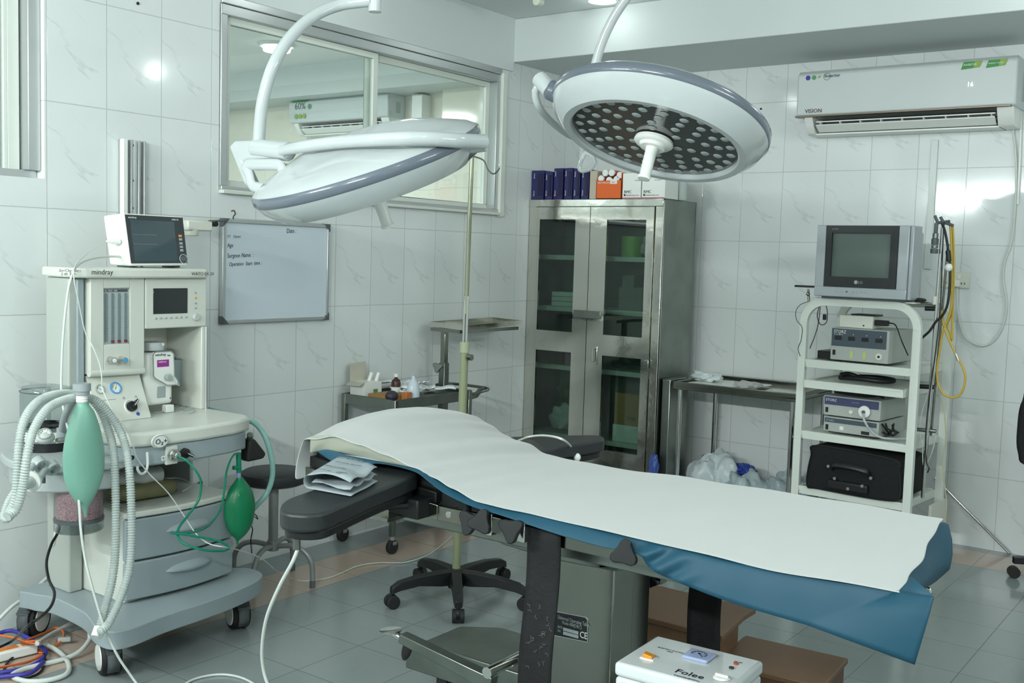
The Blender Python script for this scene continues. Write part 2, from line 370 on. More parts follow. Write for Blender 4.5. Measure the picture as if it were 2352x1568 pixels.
# next room behind window 2
T_NEXT = tile_mat('wall_tile_next_room', 0, -1.17, .72, .5, .4, (222, 220, 206), (196, 194, 184), vein=.15)
m = M(); m.box(-4, -.12, .1, .22, 0, CEIL); struct(m.build('wall_next_room', T_NEXT))
m = M(); m.box(-1.16, -.121, -.02, .1, 0, CEIL); struct(m.build('wall_pier', T_NEXT))
m = M(); m.box(-4, -.121, -.25, .1, 2.615, CEIL); struct(m.build('trim_3', PLASTER))
m = M(); m.box(-4.1, -4, -7.12, .22, 0, CEIL); struct(m.build('wall_far', T_LEFT))
m = M(); m.box(-4, -.121, -3.42, -3.32, 0, CEIL); struct(m.build('wall_added_partition', PLASTER))  # added to shut the next room's bright light out of the corridor
def split_ac(name, label, x0, x1, z0, z1, yb, dep, decor):
    t = thing(name, label, 'air conditioner', ((x0+x1)/2, yb, z0))
    yf = yb-dep
    def prof(pts, xa, xb, mt, nm, par, bev=.004):
        m = M(); A = [(xa, y_, z_) for y_, z_ in pts]; m.prism(A, (xb-xa, 0, 0)); return m.build(nm, mt, par, bevel=bev, seg=3)
    zs = z0+.095
    prof([(yb, z1), (yf+.03, z1), (yf+.005, z1-.02), (yf+.012, zs), (yf+.03, zs-.004), (yb, zs-.004)], x0, x1, mat('ac_white', (196, 203, 203), .34), 'front_panel', t, .01)
    prof([(yb, zs), (yf+.03, zs-.004), (yf+.035, zs-.02), (yf+.075, z0+.012), (yf+.10, z0), (yb, z0)], x0+.04, x0+.085, WHITEP, 'end_cap', t, .003)
    prof([(yb, zs), (yf+.03, zs-.004), (yf+.035, zs-.02), (yf+.075, z0+.012), (yf+.10, z0), (yb, z0)], x1-.09, x1-.012, WHITEP, 'end_cap', t, .003)
    prof([(yb, z0+.05), (yb-.06, z0+.03), (yf+.10, z0+.008), (yf+.10, z0), (yb, z0)], x0+.08, x1-.08, WHITEP, 'bottom_shell', t, .002)
    m = M(); m.box(x0+.083, x1-.088, yb-.05, yb-.002, z0+.04, zs); m.build('air_outlet', BLACKP, t)
    fl = M(); fl.prism([(x0+.1, yf+.045, z0+.045), (x1-.1, yf+.045, z0+.045), (x1-.1, yf+.10, z0+.012), (x0+.1, yf+.10, z0+.012)], (0, .002, .006)); fl = fl.build('louvre_flap', WHITEP, t, bevel=.002)
    m = M(); m.box(x0+.1, x1-.1, yf+.05, yf+.058, z0+.062, z0+.068); m.build('louvre_flap', WHITEP, t)
    for i in range(9):
        xx = x0+.12+i*(x1-x0-.24)/8
        m = M(); m.prism([(xx, yf+.045, z0+.06), (xx, yf+.06, z0+.07), (xx, yf+.11, z0+.03), (xx, yf+.09, z0+.018)], (.006, 0, 0)); m.build('vane', WHITEP, t)
    m = M(); m.box(x1-.0, x1+.004, yb-.1, yb-.06, z0+.13, z1-.06); m.build('side_vent', GREYP, t)
    return t, yf
ACx0, ACx1 = 1.545, 2.655
ac, yf = split_ac('wall_air_conditioner', 'white split air conditioner with green stickers high on the back wall', ACx0, ACx1, 2.165, 2.50, 0, .24, True)
m = M(); m.box(ACx0-.004, ACx1-.02, yf+.002, yf+.05, 2.253, 2.262); m.build('trim_strip', mat('bronze_strip', (128, 116, 104), .35, .6), ac, bevel=.002)
text('brand_lettering', 'VISION', .03, (ACx0+.05, yf+.008, 2.275), X, Z, mat('dark_red_ink', (70, 30, 34), .5), ac)
def sticker(pts, mt, nm, par, vec=(0, -.0008, 0)):
    m = M(); m.prism(pts, vec); return m.build(nm, mt, par)
def disc(c, r, nrm, mt, nm, par, th=.0012, n=24):
    m = M(); c = Vector(c); m.cyl(c, c+Vector(nrm).normalized()*th, r, n=n); return m.build(nm, mt, par)
SG = mat('sticker_green', (52, 140, 60), .4); SG2 = mat('sticker_lime', (140, 168, 60), .4)
for k, (a, b_) in enumerate(((.79, .88), (.895, .985))):
    xa = ACx0+(ACx1-ACx0)*a-.03; xb = ACx0+(ACx1-ACx0)*b_-.03; yy = yf+.004
    sticker([(xa, yy, 2.445), (xb-.012, yy, 2.452), (xb, yy, 2.482), (xa+.012, yy, 2.482)], SG, 'sticker', ac)
    sticker([(xb-.04, yy-.0008, 2.451), (xb-.013, yy-.0008, 2.453), (xb-.002, yy-.0008, 2.48), (xb-.035, yy-.0008, 2.481)], SG2, 'sticker', ac)
    text('sticker_lettering', 'INVERTER' if k == 0 else 'ENERGY SAVER', .014 if k == 0 else .010, (xa+.012, yy-.002, 2.462), X, Z, WHITEP, ac)
disc((ACx0+.06, yf+.005, 2.462), .013, -Y, mat('badge_blue', (58, 52, 150), .4), 'badge', ac)
disc((ACx0+.093, yf+.005, 2.462), .0125, -Y, mat('badge_green', (84, 150, 104), .4), 'badge', ac)
sticker([(ACx0+.113, yf+.005, 2.458), (ACx0+.125, yf+.005, 2.458), (ACx0+.133, yf+.005, 2.470), (ACx0+.118, yf+.005, 2.468)], SG2, 'badge', ac)
m = M(); m.tube([(ACx0+.165+.018*math.cos(a*PI/8), yf+.004, 2.462+.018*math.sin(a*PI/8)) for a in range(16)], .0012, n=6, closed=True); m.build('badge', SG, ac)
text('badge_lettering', 'Inverter', .026, (ACx0+.152, yf+.002, 2.457), X, Z, mat('navy_ink', (42, 50, 92), .5), ac)
text('temperature_display', '16', .032, at('y', yf+.006, 2220, 199), X, Z, mat('lit_digits', (235, 245, 255), .5, emit=1.4), ac)
ac2, yf2 = split_ac('wall_air_conditioner', 'white air conditioner with a 60% sticker seen through the inner window', -2.68, -1.62, 2.35, 2.66-.04, .1, .2, False)
text('sticker_lettering', '60%', .075, (-2.61, yf2+.004, 2.545), X, Z, mat('grey_green_ink', (76, 98, 84), .5), ac2)
sticker([(-2.63, yf2+.004, 2.60), (-2.47, yf2+.004, 2.60), (-2.46, yf2+.004, 2.612), (-2.63, yf2+.004, 2.612)], SG, 'sticker', ac2)
disc((-2.44, yf2+.004, 2.56), .02, -Y, mat('badge_green', (84, 150, 104), .4), 'badge', ac2)
for i in range(3): disc((-2.59+.045*i, yf2+.004, 2.49), .018, -Y, SG2, 'badge', ac2)
m = M(); m.box(-1.47, -1.37, -.0, .1, 2.36, 2.6); o = m.build('meter_box', WHITEP, bevel=.004); tag(o, 'small white box on the next room wall beside the air conditioner', 'box')
# corridor behind window 1
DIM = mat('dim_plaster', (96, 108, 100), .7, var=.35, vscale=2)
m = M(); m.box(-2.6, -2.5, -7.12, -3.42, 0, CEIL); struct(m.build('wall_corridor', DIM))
m = M(); m.box(-2.49, -1.25, -5.3, -3.5, 0, 1.78); tag(m.build('storage_locker', GREYP, bevel=.01), 'pale grey locker seen low through the left edge window', 'locker')
t = thing('tube_light', 'glowing fluorescent tube seen through the left edge window', 'light', at('x', -1.15, 20, 305))
p = at('x', -1.15, 20, 305)
m = M(); m.cyl((p.x, p.y-.9, p.z), (p.x, p.y+.1, p.z), .016); m.build('tube', mat('tube_glow', (240, 250, 255), .5, emit=5), t)
m = M(); m.box(p.x-.06, p.x-.03, p.y-.95, p.y+.13, p.z-.03, p.z+.03); m.build('batten', WHITEP, t, bevel=.004)
for k, (r_, lab) in enumerate(((.006, 'thin pale cable sagging behind the left edge window'), (.009, 'dark hose sagging low behind the left edge window'))):
    m = M(); zz = 2.35-.5*k
    m.tube(rm((-1.2, -5.2, zz+.3), (-1.2, -4.4, zz-.05), (-1.2, -3.9, zz-.0), (-1.2, -3.5, zz+.02)), r_)
    tag(m.build('sagging_cable', WCABLE if k == 0 else BLACKP), lab, 'cable')
t = thing('wire_shelf', 'metal wire tray high behind the left edge window', 'shelf', (-1.7, -4.5, 2.28))
for i in range(14): m = M(); m.cyl((-2.4+.1*i, -5.3, 2.3), (-2.4+.1*i, -3.5, 2.3), .006, n=6); m.build('wire', STEEL, t)
# ceiling lights
cl = None
for i, (x, y) in enumerate(DOWN):
    if i == 0:
        cl = thing('ceiling_light', 'round recessed ceiling light glowing at the top edge beside the curved lamp arm', 'ceiling light', (x, y, CEIL), group='round ceiling lights')
        m = M(); m.lathe([(.085, 0), (.088, -.008), (.075, -.014), (.072, -.006)], Matrix.Translation((x, y, CEIL))); m.build('trim_ring', WHITEP, cl)
        m = M(); m.lathe([(.072, -.006), (.0, -.012)], Matrix.Translation((x, y, CEIL))); m.build('diffuser', mat('lit_diffuser', (240, 250, 248), .5, emit=6), cl)
    else: dup(cl, (x, y, CEIL), 'round recessed ceiling light outside the picture', group='round ceiling lights')
t = thing('ceiling_batten', 'white plastic housing on the ceiling cut by the top edge', 'light fitting', (.56, -2.0, CEIL))
m = M(); m.box(.51, .615, -2.6, -1.31, 2.77, CEIL); m.build('housing', CREAM, t, bevel=.006)
m = M(); m.cyl((.56, -1.33, 2.765), (.56, -1.29, 2.765), .022); m.build('end_knob', CREAM, t)
for x_, lab in ((1.0, 'fluorescent batten on the wall behind the camera, window side'), (3.2, 'fluorescent batten on the wall behind the camera, door side')):
    t = thing('tube_light', lab, 'light', (x_, -7, 2.25))
    m = M(); m.box(x_-.63, x_+.63, -7, -6.955, 2.2, 2.3); m.build('batten', WHITEP, t, bevel=.004)
    m = M(); m.cyl((x_-.6, -6.93, 2.25), (x_+.6, -6.93, 2.25), .014); m.build('tube', mat('tube_glow', (240, 250, 255), .5, emit=5), t)
# wall things
t = thing('wall_rail', 'vertical aluminium channel fixed to the left wall above the monitor', 'rail', (0, -3.33, 1.1))
m = M(); m.box(.001, .014, -3.38, -3.275, 1.0, 1.87)
for a in (-3.38, -3.345, -3.31, -3.285): m.box(.014, .034, a, a+.010, 1.0, 1.87)
m.build('channel', ALU, t, bevel=.0015)
m = M(); m.box(.014, .04, -3.382, -3.362, 1.0, 1.87); m.build('edge_bar', WHITEP, t, bevel=.002)
for zz in (1.85, 1.71, 1.6): disc((.016, -3.326, zz), .006, X, BLACKP, 'screw', t)
t = thing('monitor_arm', 'pale wall arm with clamps and a thin rod reaching from behind the monitor', 'arm', (0, -3.2, 1.5))
m = M(); a, b_ = at('x', .1, 425, 512), at('x', .1, 482, 512); m.box(.06, .12, a.y, b_.y, a.z-.03, a.z+.012); m.build('bracket', CREAM, t, bevel=.006)
c_ = at('x', .09, 440, 525); m = M(); m.cyl(c_-Z*.03, c_+Z*.0, .03); m.build('pivot', CREAM, t, bevel=.004)
a, b_ = at('x', .05, 480, 508), at('x', .05, 520, 506); m = M(); m.cyl(a, b_, .005); m.build('rod', STEEL, t)
for q in (462, 474, 490): c_ = at('x', .08, q, 514); m = M(); m.cyl(c_-X*.02, c_+X*.02, .012); m.build('clamp_screw', STEEL if q < 485 else BLACKP, t, bevel=.002)
# whiteboard
def wb(px, py, x=.028): return at('x', x, px, py)
t = thing('whiteboard', 'whiteboard with handwritten surgery notes hanging from two hooks', 'whiteboard', (0, -2.57, 1.12))
ya, yb, za, zb = -2.885, -2.248, 1.118, 1.578
m = M(); m.box(.012, .022, ya+.01, yb-.01, za+.01, zb-.01); m.build('board', mat('whiteboard_face', (206, 216, 224), .22), t)
for (a, b_, c, d) in ((ya, yb, zb-.016, zb), (ya, yb, za, za+.016), (ya, ya+.016, za, zb), (yb-.012, yb, za, zb)):
    m = M(); m.box(.008, .03, a, b_, c, d); m.build('frame_rail', ALU, t, bevel=.002)
for cy, sy_ in ((ya, 1), (yb, -1)):
    for cz, sz_ in ((za, 1), (zb, -1)):
        m = M(); m.prism([(.006, cy-.002*sy_, cz-.002*sz_), (.006, cy+.035*sy_, cz-.002*sz_), (.006, cy+.016*sy_, cz+.018*sz_), (.006, cy-.002*sy_, cz+.035*sz_)], (.028, 0, 0)); m.build('corner_cap', GREYD, t, bevel=.002)
for px_, py_, s_, b_ in ((522, 547, .021, 'PT   Name'), (522, 568, .026, 'Age'), (522, 592, .027, 'Surgeon Name  :'), (526, 611, .024, 'Operation  Start  time :'), (658, 535, .030, 'Date :')):
    pp = wb(px_, py_, .0225); text('handwriting', b_, s_, pp, Vector((0, 1, .05)), Z, INK if s_ > .0215 else INKG, t, shear=.15, sx=.8)
for px_ in (535, 717):
    pp = at('x', .02, px_, 497); m = M()
    m.tube(rm(pp+Vector((0, 0, -.02)), pp+Vector((.004, .0, 0)), pp+Vector((.006, .008, .012)), pp+Vector((.004, .002, .026)), pp+Vector((0, -.009, .022))), .0028, n=8)
    tag(m.build('wall_hook', mat('rusty_wire', (70, 58, 48), .6)), 'small rusty hook holding the %s of the whiteboard' % ('left end' if px_ < 600 else 'right end'), 'hook')
# sockets and cables on the back wall
def socket(name, x0, x1, z0, z1, lab):
    t = thing(name, lab, 'socket', ((x0+x1)/2, 0, z0))
    m = M(); m.box(x0, x1, -.012, 0, z0, z1); m.build('plate', CREAM, t, bevel=.003)
    m = M(); m.box(x0+.3*(x1-x0), x0+.45*(x1-x0), -.018, -.012, z1-.035, z1-.015); m.build('switch', WHITEP, t)
    for dx in (.5, .68): m = M(); m.box(x0+dx*(x1-x0), x0+(dx+.05)*(x1-x0), -.0125, -.012, z0+.02, z0+.03); m.build('slot', INK, t)
    return t
socket('wall_socket', 2.30, 2.345, 1.355, 1.425, 'small wall socket half hidden behind the yellow tubing')
socket('wall_socket', 2.362, 2.445, 1.355, 1.44, 'wide white wall socket with a plug in it')
t = thing('power_plug', 'white plug in the wide wall socket with a long looping cable', 'plug', (2.385, -.03, 1.365))
m = M(); m.box(2.365, 2.402, -.045, -.012, 1.362, 1.395); m.build('plug_body', WHITEP, t, bevel=.004)
q = [(2198, 660), (2201, 720), (2214, 770), (2245, 792), (2275, 788), (2302, 752), (2312, 700), (2304, 640), (2308, 600), (2322, 560), (2330, 500), (2334, 380), (2326, 285)]
m = M(); m.tube(rm(*[at('y', -.02, *v) for v in q]), .0055); m.build('cable', WCABLE, t)
t = thing('cable_conduit', 'thin white conduit running down the back wall below the air conditioner', 'conduit', (2.64, 0, 1.1))
m = M(); m.tube([at('y', -.01, 2346, 255), at('y', -.01, 2342, 380), at('y', -.01, 2337, 470)], .007); m.build('pipe', WHITEP, t)
m = M(); m.box(2.21, 2.245, -.012, 0, 1.45, 2.13); tag(m.build('cable_duct', mat('duct_white', (205, 212, 208), .3), bevel=.002), 'flat white cable duct running up the wall behind the pole', 'duct')
for i, (q, ax_) in enumerate((((316, 8), 'x'), ((1748, 250), 'y'))):
    p = at(ax_, .0 if ax_ == 'x' else 0, *q); n_ = X if ax_ == 'x' else -Y
    tag(disc(p, .006, n_, BLACKP, 'wall_screw', None, th=.004), 'small dark screw in the %s' % ('left wall tiles near the top edge' if i == 0 else 'back wall tiles beside the air conditioner'), 'screw')
p = at('z', CEIL-.02, 636, 108)  # fitting added to give the bright spot in the window glass
t = thing('ceiling_light', 'glowing round fitting added to give the bright spot in the inner window', 'ceiling light', p)
m = M(); m.lathe([(.0, -.03), (.09, -.03), (.10, .02)], Matrix.Translation(p), n=32); m.build('diffuser', mat('lit_diffuser', (240, 250, 248), .5, emit=6), t)
m = M(); m.lathe([(.10, .0), (.115, .0), (.115, .02)], Matrix.Translation(p), n=32); m.build('trim_ring', WHITEP, t)
# ================================================================ operating table
YN, YF = -3.64, -3.12                                   # mattress sides
YC = -3.47                                              # near face of column and base
t = OT = thing('operating_table', 'stainless steel operating table under white and blue drapes', 'operating table', (2.25, -3.36, 0))
def T_(px, py, y=YC): return at('y', y, px, py)
bl = T_(931, 1533).z
ztop = T_(1110, 1520).z
xl = T_(931, 1533).x
# base cover: wedge end then level deck
m = M()
pA = [(xl, YC, bl), (xl, YC, ztop-.035), (T_(1028, 1491).x, YC, ztop), (2.5, YC, ztop), (2.5, YC, bl)]
m.prism(pA, (0, .27, 0)); base = m.build('base_cover', STEELD, t, bevel=.004)
m = M(); m.box(xl+.1, 2.48, YC+.04, YC+.24, .1, bl+.01); m.build('chassis', BLACKP, base)
for cx_ in (xl+.12, 2.42):
    for cy_ in (YC+.05, YC+.22):
        m = M(); m.cyl((cx_-.015, cy_, .05), (cx_+.015, cy_, .05), .05, n=20); m.box(cx_-.02, cx_+.02, cy_-.02, cy_+.02, .06, bl+.01); m.build('caster', RUBBER, t, bevel=.004)
# column and shroud
xr = T_(1408, 1400).x; xl2 = T_(1216, 1400).x; zt = T_(1408, 1306).z
m = M(); m.box(xl2, xr, YC, YC+.11, ztop-.01, zt); m.box(xl2+.02, xr-.004, YC+.1101, YC+.21, ztop-.01, zt)
col_ = m.build('column_shroud', STEEL, t, bevel=.004)
m = M(); m.box(xl2+.02, xr+.02, YC-.012, YC+.24, zt, zt+.012); m.build('shroud_cap', STEELD, t, bevel=.002)
def quadpx(pts, y): return [at('y', y, *q) for q in pts]
m = M(); m.prism(quadpx([(1143, 1200), (1143, 1240), (1152, 1250), (1205, 1266), (1283, 1288), (1408, 1312), (1440, 1300), (1440, 1225), (1300, 1195), (1143, 1165)], YC-.05), (0, .27, 0)); m.build('saddle_box', STEELD, t, bevel=.004)
p = at('x', xr+.1, 1468, 1290)
m = M(); m.prism([(xr-.02, YC-.05, zt+.008), (xr+.06, YC-.05, zt+.03), (xr+.06, YC-.05, zt+.09), (xr-.02, YC-.05, zt+.09)], (0, .27, 0)); m.build('saddle_end', STEELD, t, bevel=.003)
disc((xr-.003, YC+.03, zt-.03), .006, X, BLACKP, 'bolt', t)
# nameplate
NP = quadpx([(1268, 1402), (1345, 1417), (1350, 1423), (1350, 1475), (1266, 1458)], YC-.002)
o_ = sticker(NP, ALU, 'nameplate', t, (0, .002, 0))
c_ = sum(NP, Vector())/5; sticker([c_+(v-c_)*.955 for v in NP], INK, 'nameplate_field', t, (0, -.0005, 0))
d_ = (at('y', YC, 1345, 1417)-at('y', YC, 1280, 1404)).normalized()
for q, s_, b_ in (((1281, 1420), .0155, 'Universal Operating Table'), ((1291, 1432), .013, 'Model-3008(D/B.C)'), ((1281, 1441), .010, 'DATE'), ((1281, 1450), .010, 'NO.')):
    text('plate_lettering', b_, s_, at('y', YC-.004, *q), X, Z, GREYP, t, sx=.62)
text('ce_mark', 'CE', .026, at('y', YC-.004, 1331, 1463), X, Z, WHITEP, t, sx=.8)
for q in ((1294, 1440), (1294, 1449)):
    a = at('y', YC-.003, *q); m = M(); m.box(a.x, a.x+.05, YC-.0042, YC-.003, a.z-.009, a.z); m.build('blank_field', GREYP, t)
# table frame, rails, mattress
m = M(); m.box(1.5, 3.08, -3.60, -3.16, .672, .725); m.build('frame', STEELD, t, bevel=.004)
for yy, nm in ((-3.675, 'near'), (-3.085, 'far')):
    m = M(); m.box(1.95, 3.04, yy-.007, yy+.007, .722, .765); r_ = m.build('side_rail', STEEL, t, bevel=.002)
    m = M(); m.prism([(1.42, yy-.007, .797), (1.95, yy-.007, .765), (1.95, yy-.007, .722), (1.42, yy-.007, .752)], (0, .014, 0)); m.build('side_rail', STEEL, t, bevel=.002)
    for xx in (1.5, 1.97, 2.3, 2.9):
        m = M(); m.box(xx-.018, xx+.018, min(yy, yy*.985), max(yy, yy*.985), .72, .76); m.build('rail_bracket', STEELD, t)
        if yy < -3.3: disc((xx+.02, yy-.007, .745), .009, -Y, CHROME, 'bolt', t)
m = M()
for x0, x1, a, b_ in ((1.42, 2.02, .862, .80), (2.03, 3.10, .782, .782)):
    mm = M(); mm.prism([(x0, YN, a), (x1, YN, b_), (x1, YN, .728), (x0, YN, .728+(a-b_))], (0, YF-YN, 0)); mm.build('mattress_section', BLACKV, t, bevel=.012, seg=3)
m = M(); m.prism([(1.40, -3.665, .83), (1.93, -3.665, .795), (1.93, -3.665, .765), (1.40, -3.665, .797)], (0, .56, 0)); m.build('back_plate', BLACKP, t, bevel=.003)
# clamps with three-winged knobs on the near rail
def knob(par, c, n, r=.034, rot=0., nm='clamp_knob', km=None):
    n = Vector(n).normalized(); a = Z.cross(n).normalized() if abs(n.z) < .9 else X; b_ = n.cross(a); top = []
    for i in range(36):
        th = 2*PI*i/36; rr = r*(.62+.38*(.5+.5*math.cos(3*(th-rot)))**1.4)
        top.append(Vector(c)+a*(rr*math.cos(th))+b_*(rr*math.sin(th)))
    m = M(); m.prism(top, n*.02); return m.build(nm, km or BLACKP, par, bevel=.003)
for px_, py_, k in ((1083, 1198, .3), (1108, 1198, 1.3), (1178, 1215, .6), (1437, 1270, 1.5)):
    c_ = at('y', -3.74, px_, py_); m = M(); m.cyl(c_, c_+Y*.05, .008); m.build('knob_shaft', CHROME, t)
    knob(t, c_, Vector((.25, -1, .15)), .036, k)
for px_, py_ in ((1128, 1200), (1203, 1215)):
    c_ = at('y', -3.70, px_, py_); m = M(); m.box(c_.x-.016, c_.x+.016, -3.72, -3.668, c_.z-.03, c_.z+.03); m.build('rail_clamp', CHROME, t, bevel=.003)
c_ = at('y', -3.1, 1515, 1330); m = M(); m.box(c_.x-.015, c_.x+.015, -3.12, -3.08, c_.z-.01, c_.z+.05); m.build('rail_clamp', STEEL, t, bevel=.003)
knob(t, c_-Y*.03, -Y, .018)
c_ = at('y', -3.2, 2134, 1352); m = M(); m.tube(rm(c_+X*-.03, c_+X*.0, c_+Vector((0, 0, -.02)), c_+Vector((-.02, 0, -.03))), .004); m.build('end_hook', CHROME, t)
# foot pedal
YP = -3.62
a, b_ = at('y', YP, 915, 1466), at('y', YP, 1115, 1568)
m = M(); dv = (b_-a); n_ = Vector((-dv.z, 0, dv.x)).normalized()*.014
m.prism([a+n_, b_+n_*1.5+dv*.05, b_-n_*1.5+dv*.05, a-n_], (0, .035, 0)); pd = m.build('pump_pedal', STEELD, t, bevel=.003)
c_ = at('y', YP+.01, 898, 1450); m = M(); m.lathe([(0, .0), (.032, .0), (.034, .006), (.030, .005), (0, .003)], Matrix.Translation(c_) @ Matrix.Rotation(-.12, 4, 'Y')); m.build('foot_pad', CHROME, pd)
m = M(); m.cyl(at('y', YP+.01, 905, 1455), at('y', YP+.02, 940, 1475), .011); m.build('pedal_neck', CHROME, pd)
c_ = at('y', YP+.03, 935, 1490); R_ = Matrix.Rotation(.35, 3, 'Y')
m = M(); m.sphere(c_, .034, .5, .28, 1.15, R=R_); m.build('pedal_stop', RUBBER, pd)
c_ = at('y', YP, 1118, 1545); m = M(); m.cyl(c_, c_+Y*(YC-YP+.02), .016); m.build('pivot_shaft', CHROME, pd)
# black straps
def strap(name, lab, y, x0, x1, ztop_, zbot):
    m = M(); n = 26; rows = []
    for i in range(n+1):
        f_ = i/n; z_ = ztop_+(zbot-ztop_)*f_; w_ = .004*math.sin(f_*9); rows.append([(x0+(x1-x0)*k/6+w_*.4-.012*f_, y+w_+.002*math.sin(k*1.3+f_*7)-.006*f_, z_) for k in range(7)])
    m.loft(rows); o = m.build(name, mat('worn_black_cloth', (22, 23, 24), .75, bump=.25, bscale=60, var=.3, vscale=12), None, solid=.004); return o
a = at('y', -3.70, 1206, 1300); b_ = at('y', -3.70, 1282, 1300)
o = strap('safety_strap', '', -3.695, a.x, b_.x, .762, .09); tag(o, 'wide black strap with white lint hanging in front of the steel column', 'strap')
m = M()
for i in range(22):
    px_, py_ = random.uniform(1212, 1270), random.uniform(1385, 1560); c_ = at('y', -3.7085, px_, py_); a_ = random.uniform(0, 6.3)
    m.tube([c_, c_+Vector((math.cos(a_)*.006, 0, math.sin(a_)*.006)), c_+Vector((math.cos(a_+.9)*.012, 0, math.sin(a_+.9)*.011))], .0004, n=4)
lo = m.build('lint_threads', INKG, o); lo['kind'] = 'stuff'
a = at('y', -3.06, 1590, 1400); b_ = at('y', -3.06, 1666, 1400)
o = strap('safety_strap', '', -3.065, a.x, b_.x, .75, .18); tag(o, 'plain black strap hanging below the blue drape by the brown step', 'strap')
# ---------------------------------------------------------------- drapes
def interp(tab, x):
    if x <= tab[0][0]: return tab[0][1]
    for (a, b_), (c, d) in zip(tab, tab[1:]):
        if x <= c: f_ = (x-a)/(c-a); f_ = f_*f_*(3-2*f_) if len(tab) > 8 else f_; return b_+(d-b_)*f_
    return tab[-1][1]
zN = [(1.42, .884), (1.472, .892), (1.578, .915), (1.682, .902), (1.783, .886), (1.888, .864), (1.956, .845), (2.022, .827), (2.118, .807), (2.232, .801), (2.37, .799), (2.6, .796), (2.88, .786), (3.21, .795)]
zF = [(1.42, .907), (1.50, .911), (1.577, .904), (1.652, .883), (1.708, .857), (1.763, .842), (1.807, .838), (1.876, .813), (1.987, .808), (2.134, .804), (2.4, .812), (2.8, .815), (3.21, .812)]
zH = [(-3.71, .884), (-3.66, .893), (-3.574, .918), (-3.44, .936), (-3.339, .941), (-3.188, .934), (-3.05, .907)]
XE = 1.44
rows = []; NX, NY = 120, 30
for i in range(NX+1):
    fx = i/NX; row = []
    for j in range(NY+1):
        fy = j/NY; y_ = -3.712+.662*fy
        xe = 3.205-.078*fy + (.004*math.sin(fy*17+1))
        if fy > .55: xe -= .008*max(0, math.sin((fy-.55)*7))
        x_ = XE+(xe-XE)*fx
        za_, zb_ = interp(zN, x_), interp(zF, x_); z_ = za_+(zb_-za_)*fy
        h_ = interp(zH, y_)-(za_*(1-fy)+zb_*fy) if True else 0
        k = max(0, 1-(x_-1.42)/.62); k = k*k*(3-2*k)
        lin0 = interp(zN, 1.44)*(1-fy)+interp(zF, 1.44)*fy
        z_ += (interp(zH, y_)-lin0)*k
        z_ += .0022*math.sin(x_*9+fy*5)*math.sin(fy*PI) + .0012*math.sin(x_*23-fy*9)
        if fx > .5: z_ -= .004*math.sin(PI*fy)*(fx-.5)
        row.append((x_, y_+.004*math.sin(x_*14)*(1-fy), z_))
    rows.append(row)
m = M(); m.loft(rows)
# hang at the head end: falls from the head edge, longest at the near corner
hr = []
for i in range(9):
    f_ = i/8; row = []
    for j in range(NY+1):
        fy = j/NY; b0 = Vector(rows[0][j]); ln = .125-.045*fy+.01*math.sin(fy*12)
        row.append(b0+Vector((-.02*math.sin(f_*PI/2)-.006*math.sin(fy*20+f_*3)*f_, -.012*f_*(1 if fy < .2 else 0), -ln*f_**1.15)))
    hr.append(row)
m.loft(hr)
o = m.build('white_sheet', LIN, None, solid=.0028, off=0, sub=1); tag(o, 'white sheet spread along the whole top of the operating table', 'sheet')
# far side hang of the sheet is hidden; cream sheet folded beneath at the head
def strip_loft(name, mt, tops, bots, y0_, y1_, n=30, nv=6, wave=.003, solid=.002, bulge=0.):
    def samp(pts, f_):
        k = f_*(len(pts)-1); i = min(int(k), len(pts)-2); return Vector(pts[i]).lerp(Vector(pts[i+1]), k-i)
    Tp = rm(*[Vector((p[0], p[1], 0)) for p in tops]); Bp = rm(*[Vector((p[0], p[1], 0)) for p in bots]); rows = []
    for v in range(nv+1):
        g = v/nv; row = []
        for i in range(n+1):
            f_ = i/n; q = samp(Tp, f_).lerp(samp(Bp, f_), g); yy = y0_+(y1_-y0_)*g-bulge*math.sin(g*PI)+wave*math.sin(f_*17+g*3)*g
            row.append(at('y', yy, q.x, q.y))
        rows.append(row)
    m = M(); m.loft(rows); return m.build(name, mt, None, solid=solid, sub=1)
o = strip_loft('folded_sheet', LINC, [(713, 1002), (727, 1000), (770, 1000), (829, 1020), (888, 1044), (955, 1076)], [(712, 1040), (722, 1038), (750, 1034), (800, 1043), (862, 1058), (950, 1076)], -3.700, -3.69, bulge=.004)
tag(o, 'cream folded sheet showing beneath the white sheet at the head end', 'sheet')
o = strip_loft('thin_sheet', LIN, [(752, 1032), (790, 1042), (835, 1050), (880, 1060)], [(758, 1035), (795, 1049), (840, 1058), (884, 1062)], -3.695, -3.69, n=16, nv=2, wave=.001)
tag(o, 'thin white sheet edge between the cream sheet and the blue drape', 'sheet')
# blue drape: near side hang along the table, one continuous cloth with the foot end
top = [(728, 1037), (752, 1033), (800, 1046), (870, 1060), (955, 1076), (1000, 1100), (1040, 1123), (1102, 1151), (1182, 1172), (1283, 1195), (1373, 1216), (1472, 1236), (1530, 1250), (1604, 1271), (1726, 1300), (1832, 1319), (1978, 1343), (2066, 1357), (2080, 1318)]
bot = [(733, 1039), (765, 1060), (810, 1074), (870, 1064), (950, 1082), (985, 1106), (1025, 1135), (1085, 1163), (1150, 1183), (1220, 1207), (1300, 1233), (1380, 1255), (1425, 1263), (1470, 1275), (1500, 1310), (1595, 1352), (1700, 1390), (1850, 1434), (1980, 1479)]
top = top[:18]+[(2078, 1318)]; 
T1 = top[:18]; B1 = bot[:18]
nn = 150; nv = 12
def samp2(P, f_):
    k = f_*(len(P)-1); i = min(int(k), len(P)-2); return P[i].lerp(P[i+1], k-i)
topc = rm(*[Vector((a, b_, 0)) for a, b_ in T1]); botc = rm(*[Vector((a, b_, 0)) for a, b_ in B1])
m = M(); rows = []
